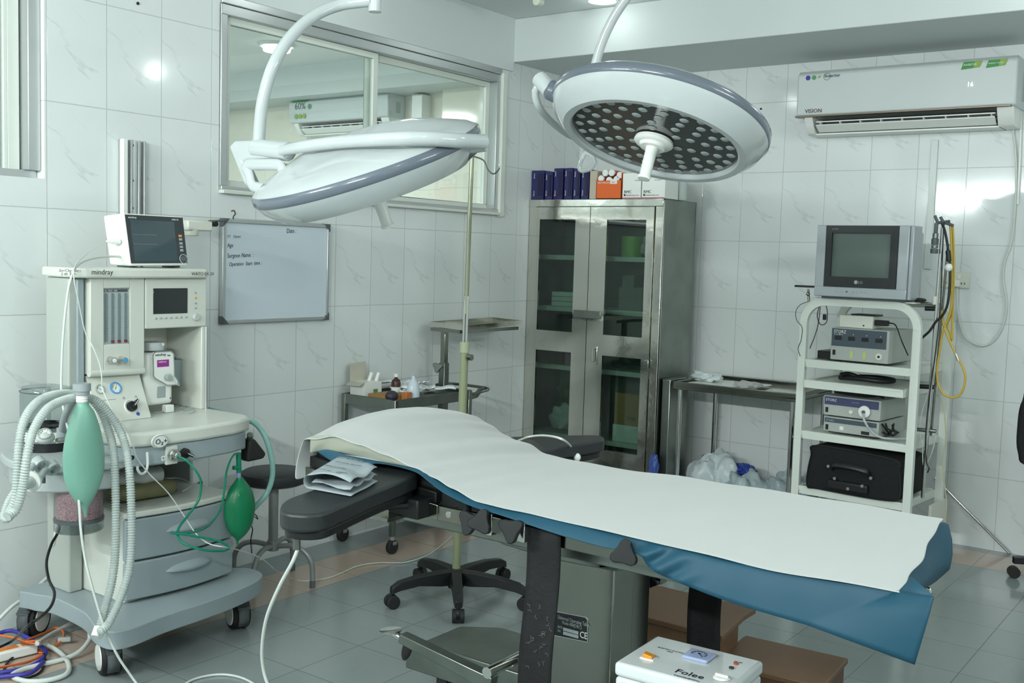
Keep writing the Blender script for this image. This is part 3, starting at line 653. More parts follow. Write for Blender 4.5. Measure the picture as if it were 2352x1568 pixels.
for v in range(-3, nv+1):
    g = max(v, 0)/nv; row = []
    for i in range(nn+1):
        f_ = i/nn; a, b_ = samp2(topc, f_), samp2(botc, f_); q = a.lerp(b_, g)
        fold = max(0, 1-abs(q.x-1520)/90.)*.010*math.sin((q.x*.9+q.y*1.6)*.075)*g**.5
        yy = -3.700-.030*g**.8*min(1, (f_*3))-fold + .0015*math.sin(q.x*.05)
        p_ = at('y', yy, q.x, q.y)
        if v < 0: p_ = p_+Vector((0, -v*.02, -.003)); p_.z = min(p_.z, 9)
        row.append(p_)
    rows.append(row)
m.loft(rows)
# rest of the near hang, past the foot end, and the flap turned over the foot corner
E0 = [r_[-1] for r_ in rows[3:]]
k1 = [(2066, 1357), (2076, 1320), (2110, 1340), (2145, 1369)]
far_edge = [at('y', -3.75, 2145, 1369), at('y', -3.755, 2134, 1413), at('y', -3.755, 2118, 1468), at('y', -3.75, 2101, 1526)]
fe = [samp2(far_edge, i/nv) for i in range(nv+1)]
low = [(1862, 1438), (1980, 1480), (2050, 1504), (2101, 1526)]
grid = []
for v in range(nv+1):
    g = v/nv; row = []
    for i in range(17):
        f_ = i/16; p_ = E0[v].lerp(fe[v], f_)
        row.append(p_)
    grid.append(row)
m.loft(grid)
zt_ = .786
m.face([E0[0], fe[0], at('z', .790, 2079, 1312)])
ep = rm(*[Vector((a, b_, 0)) for a, b_ in [(2066, 1344), (2078, 1300), (2104, 1266), (2135, 1222), (2169, 1200)]], n=6)
bp_ = rm(*[Vector((a, b_, 0)) for a, b_ in [(2080, 1400), (2100, 1372), (2124, 1352), (2150, 1334), (2181, 1307)]], n=6)
fa = []
for e_, b_ in zip(ep, bp_):                             # foot end hang
    c1 = at('z', .789, e_.x, e_.y); c0 = c1+Vector((-.12, 0, 0)); cm = at('z', .784, e_.x+9, e_.y+5); c3 = at('x', cm.x+.03, b_.x, b_.y)
    fa.append([c0, c1, cm, cm.lerp(c3, .33)+Vector((.008, 0, 0)), cm.lerp(c3, .66)+Vector((.008, 0, 0)), c3])
m.loft([list(r_) for r_ in zip(*fa)])
o = m.build('blue_drape', BLUEC, None, solid=.002, ang=50); tag(o, 'blue drape hanging below the white sheet along the near side and foot end', 'drape')
# ---------------------------------------------------------------- armboards
def armboard(lab, poly, z_, under=None, th=.045):
    c_ = sum([Vector((p.x, p.y, 0)) for p in poly], Vector())/len(poly)
    t = thing('armboard', lab, 'armboard', (c_.x, c_.y, z_-.09))
    pts = rm(*[Vector((p.x, p.y, z_)) for p in poly], n=6, closed=True)
    m = M(); m.prism(pts, (0, 0, -th)); m.build('pad', BLACKV, t, bevel=.008, seg=3)
    m = M(); m.prism([Vector((c_.x, c_.y, z_-th))+(p-Vector((c_.x, c_.y, z_)))*.93 for p in pts], (0, 0, -.022)); m.build('support_plate', BLACKP, t, bevel=.004)
    return t
za = .84
poly = [at('z', za, *q) for q in [(885, 1066), (795, 1096), (708, 1127), (662, 1144), (645, 1158), (648, 1174), (687, 1181), (740, 1178), (786, 1160), (861, 1128), (947, 1094), (957, 1086), (944, 1079)]]
t = NA = armboard('black padded armboard reaching towards the camera with folded paper on it', poly, za)
a, b_ = at('z', za-.075, 830, 1165), at('z', za-.08, 940, 1160)
m = M(); m.cyl(a, b_, .010); m.build('support_rod', BLACKP, t)
m = M()
for k in range(9):
    f_ = k/8; c_ = a.lerp(b_, .05+.4*f_); m.sphere(c_+Vector((0, 0, .003*math.sin(k*2))), .016+.003*math.sin(k*3), n=12)
m.build('gauze_wrap', LIN, t)
c_ = Vector((1.86, -3.70, .765)); m = M(); m.box(c_.x-.05, c_.x+.06, c_.y-.03, c_.y+.04, c_.z-.04, c_.z+.015); m.build('rail_clamp', BLACKP, t, bevel=.006)
m = M(); m.box(c_.x-.10, c_.x+.0, c_.y-.085, c_.y-.01, c_.z-.045, c_.z-.035); m.build('clamp_lever', STEEL, t)
c_ = at('z', za-.07, 682, 1224); m = M(); m.cyl(c_, c_-Z*.04, .009); m.build('bottle_hook', STEELD, t)
za2 = .82
poly = [Vector(v) for v in [(1.60, -3.07, za2), (1.615, -2.92, za2), (1.66, -2.84, za2), (1.80, -2.66, za2), (1.86, -2.66, za2), (1.885, -2.74, za2), (1.86, -2.92, za2), (1.84, -3.07, za2)]]
t = FA = armboard('black padded armboard on the far side in front of the steel cabinet', poly, za2)
m = M(); m.box(1.72, 1.80, -3.10, -2.85, .735, .755); m.build('support_bar', STEELD, t)
p = [at('z', .825, 1215, 1003), at('z', .845, 1250, 1000), at('z', .86, 1290, 1008), at('y', -2.85, 1315, 1030), at('y', -2.85, 1322, 1050)]
m = M(); m.tube(rm(at('z', .822, 1190, 1012), *p), .004); c1 = m.build('sensor_cable', WCABLE); tag(c1, 'thin white cable arching over the far armboard', 'cable')
c_ = at('y', -2.85, 1326, 1050); m = M(); m.sphere(c_, .012, 1, 1, 1.2); m.build('sensor_clip', WHITEP, c1)
# folded glove paper
cs = [at('z', za+.003, *q) for q in [(708, 1122), (806, 1140), (868, 1106), (782, 1076)]]
GP = mat('glove_paper', (146, 156, 160), .8, bump=.15, bscale=30)
m = M()
def bil(u, v): return (cs[0]*(1-u)*(1-v)+cs[1]*u*(1-v)+cs[2]*u*v+cs[3]*(1-u)*v)
rows = []
for i in range(13):                                     # bottom sheet, fold at the left, top sheet rising to the right
    f_ = i/12; th = -PI/2+PI*f_
    rows.append([bil(0, v/8)+Vector((0, 0, .018))+(cs[0]-cs[1]).normalized()*(.016*math.cos(th))*1.0+Vector((0, 0, .017*math.sin(th))) for v in range(9)])
low_ = [[bil(1-.98*i/10, v/8)+Vector((0, 0, .001+.001*math.sin(v))) for v in range(9)] for i in range(10)]
up_ = [[bil(.02+.96*i/12, v/8)+Vector((0, 0, .035+.012*math.sin(PI*i/12)*(1-.4*v/8)+(.006*math.sin(v*1.1) if i > 8 else 0))) for v in range(9)] for i in range(1, 13)]
m.loft(low_+rows+up_)
# right-hand open mouth with inner folds
for dz, k in ((.018, .9),): m.loft([[bil(u_/6*k+.08, v/8)+Vector((0, 0, dz+.004*math.sin(v*2+u_))) for v in range(9)] for u_ in range(7)])
o = m.build('glove_paper', GP, None, solid=.0008); tag(o, 'grey printed glove paper folded on the near black armboard', 'paper')
rr_ = (bil(.9, .1)-bil(.1, .1)).normalized(); uu_ = (bil(.1, .9)-bil(.1, .1)).normalized()
for (u_, v_, b_, s_) in ((.06, .30, 'STERILE LATEX', .013), (.2, .55, 'SURGICAL GLOVES', .011), (.3, .78, '6.5 / L', .02), (.55, .12, 'LEFT', .016), (.12, .12, 'powder free', .009)):
    text('print', b_, s_, bil(u_, v_)+Vector((0, 0, .0485)), rr_, uu_, INK, o, ext=.0001)
# drop cable from the armboard to the floor, off the frame
q = [(686, 1255, -3.98), (672, 1290, -3.98), (640, 1350, -3.96), (612, 1420, -3.93), (602, 1490, -3.9), (606, 1540, -3.88), (618, 1580, -3.87)]
m = M(); m.tube(rm(*[at('y', v[2], v[0], v[1]) for v in q]), .0052); o = m.build('white_tube', WCABLE); tag(o, 'white tube hanging from the near armboard down to the floor', 'tube')
# ================================================================ surgical lights
def disc_lamp(lab, C_, n_, azim, arms):
    n_ = Vector(n_).normalized(); a_ = Vector(azim); a_ = (a_-n_*a_.dot(n_)).normalized(); b_ = n_.cross(a_)
    R_ = Matrix(((a_.x, b_.x, n_.x, C_[0]), (a_.y, b_.y, n_.y, C_[1]), (a_.z, b_.z, n_.z, C_[2]), (0, 0, 0, 1)))
    t = thing('surgical_light', lab, 'surgical light', C_, local=False); Tm = R_
    m = M(); m.lathe([(.27, -.046), (.271, -.058), (.276, -.062), (.297, -.063), (.303, -.058), (.338, -.026), (.352, .0)], Tm, n=96); m.build('lower_shell', WHITEG, t, ang=22)
    m = M(); m.lathe([(.352, .0), (.357, .006), (.357, .028), (.350, .033)], Tm, n=96); m.build('rim_band', LAMPGREY, t, ang=60)
    m = M(); prof = [(.350, .033), (.33, .047), (.29, .060), (.24, .075), (.17, .093), (.09, .103), (0, .106)]
    m.lathe(prof, Tm, n=96)
    for v in m.b.verts:                                  # sculpted top: a raised spine running from the arm
        l = Tm.inverted() @ v.co; r_ = math.hypot(l.x, l.y)
        if r_ < .335:
            k = (1-(r_/.335)**2); v.co = Tm @ Vector((l.x, l.y, l.z+.016*k*math.exp(-(l.y/.07)**2)-.010*k*math.exp(-((abs(l.y)-.15)/.05)**2)))
    m.build('dome', WHITEG, t, ang=70)
    m = M(); m.lathe([(0, -.046), (.271, -.046)], Tm, n=96); dk = m.build('led_plate', mat('lamp_dark_plate', (46, 48, 47), .1, coat=.8, ior=1.6), t)
    LD = mat('led_lens', (148, 156, 154), .18, coat=.5, bump=.3, bscale=180)
    cnt = 0
    proto = None
    for rr_, nn_, ph in ((.085, 6, .3), (.125, 10, .1), (.168, 15, .25), (.208, 20, .0), (.247, 26, .12)):
        for i in range(nn_):
            th = 2*PI*i/nn_+ph; c_ = Tm @ Vector((rr_*math.cos(th), rr_*math.sin(th), -.047))
            if proto is None:
                m = M(); m.lathe([(.0, -.0045), (.009, -.0035), (.014, -.001), (.015, .0)], Matrix.Translation(c_) @ Tm.to_3x3().to_4x4(), n=16); proto = m.build('led_lens', LD, t); pc = c_
            else: d = proto.copy(); COL.objects.link(d); d.parent = t; d.location = c_-pc
    m = M(); m.lathe([(.0, -.05), (.062, -.05), (.064, -.06), (.058, -.066), (.045, -.068), (.04, -.078), (.0, -.078)], Tm, n=40); hb = m.build('hub', WHITEP, t)
    m = M(); m.lathe([(.0, -.07), (.021, -.07), (.019, -.10), (.018, -.17), (.0215, -.178), (.0195, -.185), (0, -.187)], Tm, n=28); m.build('sterile_handle', WHITEP, hb)
    m = M(); m.box(-.001, .001, -.001, .001, -.001, .001); m.b.free()
    # grab handle frame at the side opposite/along the yoke
    return t, Tm
# left light, seen edge on
C1 = Vector((1.5372, -3.5508, 1.7002)); n1 = Vector((-.1201, -.374, .9196))
rimR = at('y', -3.5, 1078, 345)
L1, T1m = disc_lamp('left surgical light, seen from its white domed top, before the inner window', C1, n1, Vector((1, 1.0, .1)), None)
def loopframe(par, pts, r=.016, mt=None, nm='handle_frame'):
    m = M(); m.tube(rm(*pts, n=5, closed=True), r, n=12, closed=True, flat=1.5); return m.build(nm, mt or WHITEG, par)
D1 = -3.62
def q1(px_, py_, y_=D1): return at('y', y_, px_, py_)
rimp = T1m @ Vector((.355, 0, .02))
pe = q1(1115, 327, -3.44); pj = q1(1078, 333, -3.46)
m = M(); m.cyl(pe, pj, .026, n=28); m.build('end_tube', WHITEG, L1, bevel=.002)
m = M(); m.cyl(pj+(pe-pj)*.1, q1(1055, 352, -3.44), .030, .034, n=24); m.build('rim_joint', LAMPGREY, L1, bevel=.006)
arm = rm(q1(648, 346, -3.72), q1(700, 336, -3.74), q1(780, 326, -3.73), q1(870, 320, -3.74), q1(960, 318, -3.69), q1(1040, 322, -3.60), q1(1110, 326, -3.47))
m = M(); m.tube(arm, .015, n=16, rf=lambda f_: .0165+.005*f_); m.build('swing_arm', WHITEG, L1)
# bracket box and open grip frame at the left
yb_ = -3.72
pl = [q1(*v, yb_) for v in [(528, 330), (580, 318), (588, 345), (566, 368), (552, 362), (585, 428), (640, 431), (660, 433), (655, 439), (583, 437), (565, 428), (524, 340)]]
m = M(); m.prism([q1(*v, yb_) for v in [(524, 336), (538, 322), (585, 322), (664, 332), (668, 345), (655, 362), (568, 368), (556, 370), (584, 428), (575, 436), (560, 424)]], (0, .035, 0)); m.build('joint_housing', WHITEG, L1, bevel=.009, seg=3)
m = M(); m.cyl(q1(586, 340, yb_+.0175), q1(664, 348, yb_+.0175), .029, n=24); m.build('joint_sleeve', WHITEG, L1, bevel=.004)
for v in ((631, 341), (651, 342)): disc(q1(*v, yb_-.008), .004, -Y, BLACKP, 'screw', L1)
loopframe(L1, [q1(*v, yb_-.002) for v in [(566, 380), (600, 378), (642, 380), (648, 400), (650, 425), (640, 433), (600, 432), (580, 426), (572, 400)]], .0115)
m = M(); m.tube(rm(q1(650, 385, yb_+.02), q1(680, 385, yb_+.06), q1(700, 388, yb_+.12)), .012); m.build('grip_bar', WHITEG, L1)
# curved ceiling arm: up from the joint, over to a pivot hanging below the ceiling
ca = rm(q1(594, 335, -3.70), q1(596, 300, -3.70), q1(604, 230, -3.70), q1(628, 150, -3.68), q1(668, 85, -3.62), q1(720, 38, -3.54), q1(780, 12, -3.46), q1(850, 2, -3.40))
m = M(); m.tube(ca, .0185, n=18); m.build('curved_arm', WHITEG, L1)
pt_ = q1(861, 28, -3.39); m = M(); m.cyl(pt_, (pt_.x, pt_.y, CEIL), .021, n=24); m.build('ceiling_stem', WHITEG, L1, bevel=.002)
m = M(); m.cyl((pt_.x, pt_.y, CEIL-.05), (pt_.x, pt_.y, CEIL), .10, n=32); m.build('ceiling_flange', WHITEG, L1, bevel=.004)
# right light, seen from beneath
n2 = Vector((.0462, .3429, .9383)).normalized(); C2 = Vector((2.1256, -2.8594, 1.8379))+n2*.048
L2, T2m = disc_lamp('right surgical light, tilted to show its dark plate of round lenses', C2, n2, at('y', -3.0, 1290, 195)-C2, None)
rp = T2m @ Vector((.352, 0, .02)); dr = (T2m.to_3x3() @ X); 
pj = rp+dr*.012; pe = at('y', pj.y+.01, 1238, 180)
m = M(); m.cyl(rp-dr*.02, pj+(pe-pj)*.18, .036, .032, n=28); m.build('rim_joint', LAMPGREY, L2, bevel=.008, seg=3)
m = M(); m.cyl(pj, pe, .026, n=28); m.build('end_tube', WHITEG, L2, bevel=.002)
yy = pe.y
m = M(); m.tube(rm(at('y', yy, 1243, 188), at('y', yy, 1230, 212), at('y', yy+.03, 1238, 245), at('y', yy+.12, 1262, 275), at('y', yy+.24, 1300, 305), at('y', -2.66, 1345, 325)), .0125, n=16); m.build('swing_arm', WHITEG, L2)
loopframe(L2, [at('y', -2.66, *v) for v in [(1345, 352), (1360, 358), (1366, 372), (1358, 386), (1338, 392), (1331, 386), (1336, 368)]], .0055)
q = [(1347, 345, .30), (1352, 300, .34), (1356, 230, .38), (1364, 165, .40), (1382, 100, .40), (1410, 40, .40), (1444, -10, .40), (1480, -50, .40)]
yl = -2.75
m = M(); m.tube(rm(*[at('y', yl+.1, a, b_) for a, b_, c in q]), .0165, n=18); m.build('curved_arm', WHITEG, L2)
e2 = at('y', yl+.1, 1480, -50); m = M(); m.cyl((e2.x+.01, e2.y, e2.z-.03), (e2.x+.01, e2.y, CEIL), .021, n=24); m.build('ceiling_stem', WHITEG, L2, bevel=.002)
m = M(); m.cyl((e2.x+.01, e2.y, CEIL-.05), (e2.x+.01, e2.y, CEIL), .10, n=32); m.build('ceiling_flange', WHITEG, L2, bevel=.004)
# ================================================================ anaesthesia machine (back to the left wall, facing +x)
t = AM = thing('anaesthesia_machine', 'cream anaesthesia machine on a grey wheeled base against the left wall', 'anaesthesia machine', (.40, -3.5, 0))
def a_(x, px, py): return at('x', x, px, py)
AMC = mat('machine_cream', (208, 211, 202), .34); AMG = mat('machine_blue_grey', (150, 162, 166), .4)
def slab(nm, x0, x1, y0, y1, z0, z1, mt, par=t, bev=.008, seg=3, rc=0):
    m = M()
    if rc:                                               # rounded front corners in plan
        pts = [(x0, y0, z1)]
        for cy_, s0 in ((y0+rc, 0), (y1-rc, 1)):
            for k in range(7):
                an = (-PI/2+PI/2*k/6) if s0 == 0 else (PI/2*k/6)
                pts.append((x1-rc+rc*math.cos(an), cy_+rc*math.sin(an), z1))
        pts.append((x0, y1, z1)); m.prism(pts, (0, 0, z0-z1))
    else: m.box(x0, x1, y0, y1, z0, z1)
    return m.build(nm, mt, par, bevel=bev, seg=seg)
# base platform: waisted sides with horns to the wheels
zp = .20
pl = [(.16, -3.84), (.24, -3.89), (.34, -3.865), (.55, -3.88), (.70, -3.93), (.79, -3.93), (.815, -3.87), (.79, -3.72), (.78, -3.55), (.76, -3.40), (.72, -3.26), (.66, -3.19), (.57, -3.18), (.50, -3.22), (.22, -3.22), (.16, -3.24)]
m = M(); m.prism(rm(*[Vector((a, b_, zp)) for a, b_ in pl], n=6, closed=True), (0, 0, -.062)); m.build('base_platform', AMG, t, bevel=.012, seg=3)
# casters
def caster(par, x, y, r, an, nm='caster', br=True):
    m = M(); R_ = Matrix.Rotation(an, 3, 'Z'); c_ = Vector((x, y, r))
    for s_ in (-1, 1):
        o_ = R_ @ Vector((0, s_*.02, 0)); ax = R_ @ Vector((0, s_, 0))
        m.mi = 0; m.lathe([(0, -.011), (r*.93, -.011), (r, -.006), (r, .006), (r*.93, .012), (r*.78, .013), (0, .013)], Matrix.Translation(c_+o_) @ ax.to_track_quat('Z', 'X').to_matrix().to_4x4(), n=28)
    wh = m.build(nm, RUBBER, par)
    m = M()
    for s_ in (-1, 1):
        o_ = R_ @ Vector((0, s_*.034, 0)); ax = R_ @ Vector((0, s_, 0)); m.lathe([(0, .003), (r*.70, .002), (r*.74, -.002)], Matrix.Translation(c_+o_) @ ax.to_track_quat('Z', 'X').to_matrix().to_4x4(), n=28)
    m.build('hub_cover', WHITEP, wh)
    m = M(); f = R_ @ Vector((1, 0, 0)); sd = R_ @ Vector((0, 1, 0))
    rows = []
    for k in range(7):
        th = -.5+k*.42; p_ = c_+f*(math.cos(th)*(r+.012))+Z*(math.sin(th)*(r+.012)); rows.append([p_-sd*.02, p_+sd*.02])
    m.loft(rows); m.build('fork', GREYD, wh, solid=.006)
    m = M(); m.cyl((x, y, r+.02), (x, y, .145), .012); m.build('stem', CHROME, wh)
    if br:
        m = M(); p_ = c_+f*(r*.75)+Z*(r*.75)
        for k in range(5): m.obox(p_+f*(.008*k-.008)-Z*(.006*k-.012), (.0045, .023, .005), R_)
        m.build('brake_pedal', GREYD, wh)
    return wh
p_ = at('z', .062, 250, 1505); caster(t, p_.x, p_.y, .062, -.35)
p_ = at('z', .062, 546, 1405); caster(t, p_.x, p_.y, .062, -.35)
p_ = at('z', .062, 78, 1420); caster(t, p_.x, p_.y, .066, -1.05)
caster(t, .15, -3.28, .062, .5)
# drawer cabinet
slab('drawer_cabinet', .12, .585, -3.745, -3.285, zp, .52, AMC, bev=.006)
for z0_, z1_, nm in ((.212, .345, 'lower'), (.352, .498, 'upper')):
    rows = []; m = M(); pts = []
    for k in range(13):
        f_ = k/12; pts.append((.60+.028*math.sin(f_*PI), -3.748+.466*f_, z1_))
    m.prism([(.58, -3.748, z1_)]+pts+[(.58, -3.282, z1_)], (0, 0, z0_-z1_)); dr = m.build('drawer', AMG, t, bevel=.005)
    m = M(); hz = (z0_+z1_)/2+.012; rows = []
    for k in range(13):
        f_ = k/12; y_ = -3.60+.205*f_; w_ = math.sin(f_*PI)**.5 if 0 < f_ < 1 else 0
        xo = .60+.028*math.sin((y_+3.748)/.466*PI)
        rows.append([(xo, y_, hz+.022*w_+.001), (xo+.020*w_, y_, hz+.012*w_), (xo+.026*w_+.001, y_, hz-.010*w_), (xo, y_, hz-.014*w_-.001)])
    m.loft(rows); m.build('drawer_pull', AMG, dr, sub=1)
pts = [(.60+.030*math.sin(k/12*PI), -3.752+.474*k/12, .525) for k in range(13)]
m = M(); m.prism([(.12, -3.752, .525)]+pts+[(.12, -3.278, .525)], (0, 0, -.022)); m.build('cabinet_top', AMC, t, bevel=.006)
# columns carrying the upper body
m = M(); m.box(.20, .345, -3.805, -3.752, zp, 1.33); m.build('side_column', mat('column_cream_shaded', (172, 178, 172), .4), t, bevel=.006)  # greyer than the cream body: the shade on this side is in its colour
m = M(); m.box(.30, .352, -3.775, -3.748, .5, 1.33); m.build('side_column_face', AMG, t, bevel=.004)
m = M(); m.cyl((.335, -3.745, .5), (.335, -3.745, 1.33), .006); m.build('side_rail', ALU, t)
m = M(); m.box(.12, .36, -3.30, -3.285, .5, .75); m.build('right_column', ALU, t, bevel=.004)
m = M(); m.box(.11, .13, -3.75, -3.2, .5, 1.33); m.build('back_panel', AMC, t)
# worktop
WT = .815
pts = [(.12, -3.79), (.60, -3.79), (.655, -3.765), (.675, -3.72), (.70, -3.52), (.685, -3.35), (.655, -3.255), (.60, -3.215), (.12, -3.215)]
m = M(); m.prism([(a, b_, WT) for a, b_ in pts], (0, 0, -.052)); m.build('worktop', AMC, t, bevel=.012, seg=3)
m = M(); m.prism([(a-.012, -3.50+(b_+3.50)*.97, WT-.052) for a, b_ in pts], (0, 0, -.07)); m.build('apron', AMG, t, bevel=.008)
c_ = a_(.712, 372, 1014); m = M(); m.lathe([(0, .004), (.03, .004), (.034, 0)], Matrix.Translation((.698, c_.y, c_.z)) @ Matrix.Rotation(PI/2, 4, 'Y') @ Matrix.Diagonal((.72, 1, 1, 1)), n=32); m.build('oxygen_badge', WHITEP, t)
m = M(); m.tube([(.703, c_.y+.030*math.cos(a), c_.z+.021*math.sin(a)) for a in [PI*i/14 for i in range(28)]], .0012, n=6, closed=True); m.build('badge_ring', GREYP, t)
text('oxygen_lettering', 'O\u2082+', .026, (.704, c_.y-.02, c_.z-.009), Y, Z, INK, t)
# front outlets under the worktop
c_ = a_(.69, 398, 1044); m = M(); m.cyl(c_-X*.03, c_+X*.012, .021, n=24); m.cyl(c_+X*.012, c_+X*.03, .013); fo = m.build('gas_outlet', CHROME, t, bevel=.003)
m = M(); m.box(.672, .684, c_.y-.024, c_.y+.024, c_.z-.035, c_.z+.03); m.build('outlet_plate', AMC, fo, bevel=.003)
def rotary(par, c_, r, nrm=X, an=-.6, nm='selector_knob', mt=BLACKP):
    nrm = Vector(nrm); T_k = Matrix.Translation(c_) @ nrm.to_track_quat('Z', 'Y').to_matrix().to_4x4()
    m = M(); m.lathe([(0, .0), (r, 0), (r*.95, .012), (r*.6, .014), (0, .014)], T_k, n=28); k_ = m.build(nm, mt, par)
    m = M(); m.obox(T_k @ Vector((math.cos(an)*r*.4, math.sin(an)*r*.4, .018)), (r*1.0, r*.24, .012), T_k.to_3x3() @ Matrix.Rotation(an, 3, 'Z')); m.build('grip', mt, k_, bevel=.002)
    m = M(); m.obox(T_k @ Vector((math.cos(an)*r*.5, math.sin(an)*r*.5, .0305)), (r*.8, r*.06, .0006), T_k.to_3x3() @ Matrix.Rotation(an, 3, 'Z')); m.build('pointer', WHITEP, k_)
    return k_
rotary(t, a_(.688, 423, 1040), .018, an=-.5)
c_ = a_(.69, 375, 1052); sticker([c_+Vector((0, -.008, -.008)), c_+Vector((0, .008, -.008)), c_+Vector((0, .008, .008)), c_+Vector((0, -.008, .008))], WHITEP, 'icon_label', t, (.0006, 0, 0))
text('icon', '+', .018, c_+Vector((.001, -.0055, -.006)), Y, Z, INK, t)
disc(a_(.69, 300, 1050), .008, X, BLACKP, 'port', t, th=.01)
h_ = [a_(.70, 338, 1038), a_(.705, 339, 1065), a_(.71, 335, 1082), a_(.72, 325, 1088), a_(.72, 317, 1080), a_(.72, 316, 1070)]
m = M(); m.tube(rm(*h_), .0045); m.build('tube_hook', WHITEP, t)
# top shelf
pts = [(.19, -3.815), (.35, -3.815), (.38, -3.80), (.398, -3.76), (.405, -3.5), (.40, -3.255), (.36, -3.225), (.19, -3.225)]
m = M(); m.prism([(a, b_, 1.368) for a, b_ in pts], (0, 0, -.036)); m.build('top_shelf', AMC, t, bevel=.008, seg=3)
text('brand_lettering', 'mindray', .026, a_(.413, 210, 630), Y, Z, INK, t, sx=1.0)
text('model_lettering', 'WATO EX-20', .0175, a_(.413, 440, 632), Y, Z, INK, t)
text('handwriting', 'Ser/Chg-Batt -', .014, a_(.41, 135, 624), Y, Z, INK, t, shear=.2); text('handwriting', '2-40  400/-', .013, a_(.41, 140, 632), Y, Z, INK, t, shear=.2)
# left panel: flowmeters, knobs, gauges
FX = .36
A = a_(FX, 202, 642); B = a_(FX, 327, 642); Cc = a_(FX, 205, 862); Dd = a_(FX, 325, 858)
yl_, yr_ = A.y, B.y
slab('flowmeter_housing', .13, FX+.0, yl_, yr_, .985, 1.332, AMC, bev=.006)
g0, g1 = a_(FX+.012, 238, 662), a_(FX+.012, 298, 788)
# raised surround with window
m = M(); yy0, yy1, zz0, zz1 = yl_, yr_, .985, 1.332; wy0, wy1, wz0, wz1 = g0.y, g1.y, g1.z, g0.z
for q in ((yy0, wy0, zz0, zz1), (wy1, yy1, zz0, zz1), (wy0, wy1, wz1, zz1), (wy0, wy1, zz0, wz0)): m.box(FX-.01, FX+.014, q[0], q[1], q[2], q[3])
m.build('flowmeter_surround', AMC, t, bevel=.003)
m = M(); m.box(FX+.0005, FX+.002, wy0, wy1, wz0, wz1); fm = m.build('flowmeter_scale', mat('scale_plate', (178, 188, 190), .3), t)
for k in range(4):
    yk = wy0+(wy1-wy0)*(.12+.25*k); m = M(); m.cyl((FX+.008, yk, wz0+.008), (FX+.008, yk, wz1-.018), .0045, n=14); m.build('flow_tube', CLEARP, fm)
    m = M()
    for i in range(22): m.box(FX+.0022, FX+.0028, yk+.006, yk+(.014 if i % 5 == 0 else .011), wz0+.02+i*(wz1-wz0-.045)/21, wz0+.0208+i*(wz1-wz0-.045)/21)
    m.build('graduation', INK, fm)
for k in (1, 2, 3): yk = wy0+(wy1-wy0)*(.12+.25*k); m = M(); m.cyl((FX+.008, yk, wz0+.004), (FX+.008, yk, wz0+.014), .0052, n=12); m.build('float', mat('maroon', (110, 38, 50), .4), fm)
m = M(); m.box(FX+.0025, FX+.003, wy0+.003, wy1-.003, wz1-.014, wz1-.004); m.build('scale_header', GREYD, fm)
text('scale_lettering', 'O2  N2O  AIR', .009, (FX+.0035, wy0+.006, wz1-.012), Y, Z, WHITEP, fm)
m = M(); m.box(FX-.01, FX+.004, yl_+.03, yr_-.025, a_(FX, 250, 855).z, a_(FX, 250, 808).z); m.build('knob_recess', AMG, t, bevel=.01)
for k, (px_, mt_) in enumerate(((252, CHROME), (277, CHROME))):
    c_ = a_(FX+.015, px_, 826); m = M(); m.lathe([(0, 0), (.0135, 0), (.0135, .01), (.011, .022), (.0115, .03), (0, .03)], Matrix.Translation(c_) @ X.to_track_quat('Z', 'Y').to_matrix().to_4x4(), n=14); kk = m.build('flow_knob', mt_, t, ang=25)
    disc(c_+X*.03, .008, X, WHITEP if k == 0 else mat('cap_blue', (70, 160, 210), .4), 'knob_cap', kk)
# lower roll edge and gauge panel
m = M(); m.cyl((FX+.004, yl_, .992), (FX+.004, yr_, .988), .014); m.build('roll_edge', AMC, t)
m = M(); m.prism([(FX-.04, yl_+.004, .98), (FX-.02, yl_+.004, .98), (FX+.06, yl_+.004, WT), (.13, yl_+.004, WT), (.13, yl_+.004, .98)], (0, yr_-yl_-.004, 0)); gp = m.build('gauge_panel', AMC, t, bevel=.003)
nrm = Vector((.165, 0, .08)).normalized(); up_ = Vector((-.08, 0, .165)).normalized()
def gpos(px_, py_):                                     # point on the sloping gauge panel
    o0 = Vector((FX-.02, 0, .98)); d = (at('x', 0, px_, py_)-CAM); k = (o0-CAM).dot(nrm)/d.dot(nrm); return CAM+d*k
def gauge(par, c_, r, ringm, n_, u_, needle=.6):
    q = n_.to_track_quat('Z', 'Y').to_matrix().to_4x4(); T_g = Matrix.Translation(c_) @ q
    m = M(); m.lathe([(r*.8, .001), (r*.82, .006), (r, .005), (r, 0)], T_g, n=32); g = m.build('gauge', ringm, par)
    m = M(); m.lathe([(0, .002), (r*.82, .002)], T_g, n=32); m.build('dial', WHITEP, g)
    rt = u_.cross(n_)
    m = M(); d_ = rt*math.cos(needle)+u_*math.sin(needle); sd = d_.cross(n_)
    m.prism([c_+n_*.003-d_*r*.25+sd*r*.05, c_+n_*.003-d_*r*.25-sd*r*.05, c_+n_*.003+d_*r*.62], n_*.0005); m.build('needle', INK, g)
    m = M()
    for i in range(9):
        th = -.7+i*.57; d_ = rt*math.cos(th)+u_*math.sin(th); sd = d_.cross(n_)*r*.03; b0 = c_+n_*.0028
        m.prism([b0+d_*r*.62+sd, b0+d_*r*.62-sd, b0+d_*r*.75-sd, b0+d_*r*.75+sd], n_*.0004)
    m.build('dial_marks', INK, g)
    m = M(); pts_ = []
    for i in range(7): th = 2.0+i*.18; pts_.append(c_+n_*.0026+(rt*math.cos(th)+u_*math.sin(th))*r*.55)
    m.tube(pts_, r*.07, n=6); m.build('dial_band', SG2, g)
    return g
gauge(t, gpos(229, 894), .018, GREYP, nrm, up_, 2.2); gauge(t, gpos(265, 891), .0225, mat('gauge_blue', (82, 150, 210), .35), nrm, up_, 1.1)
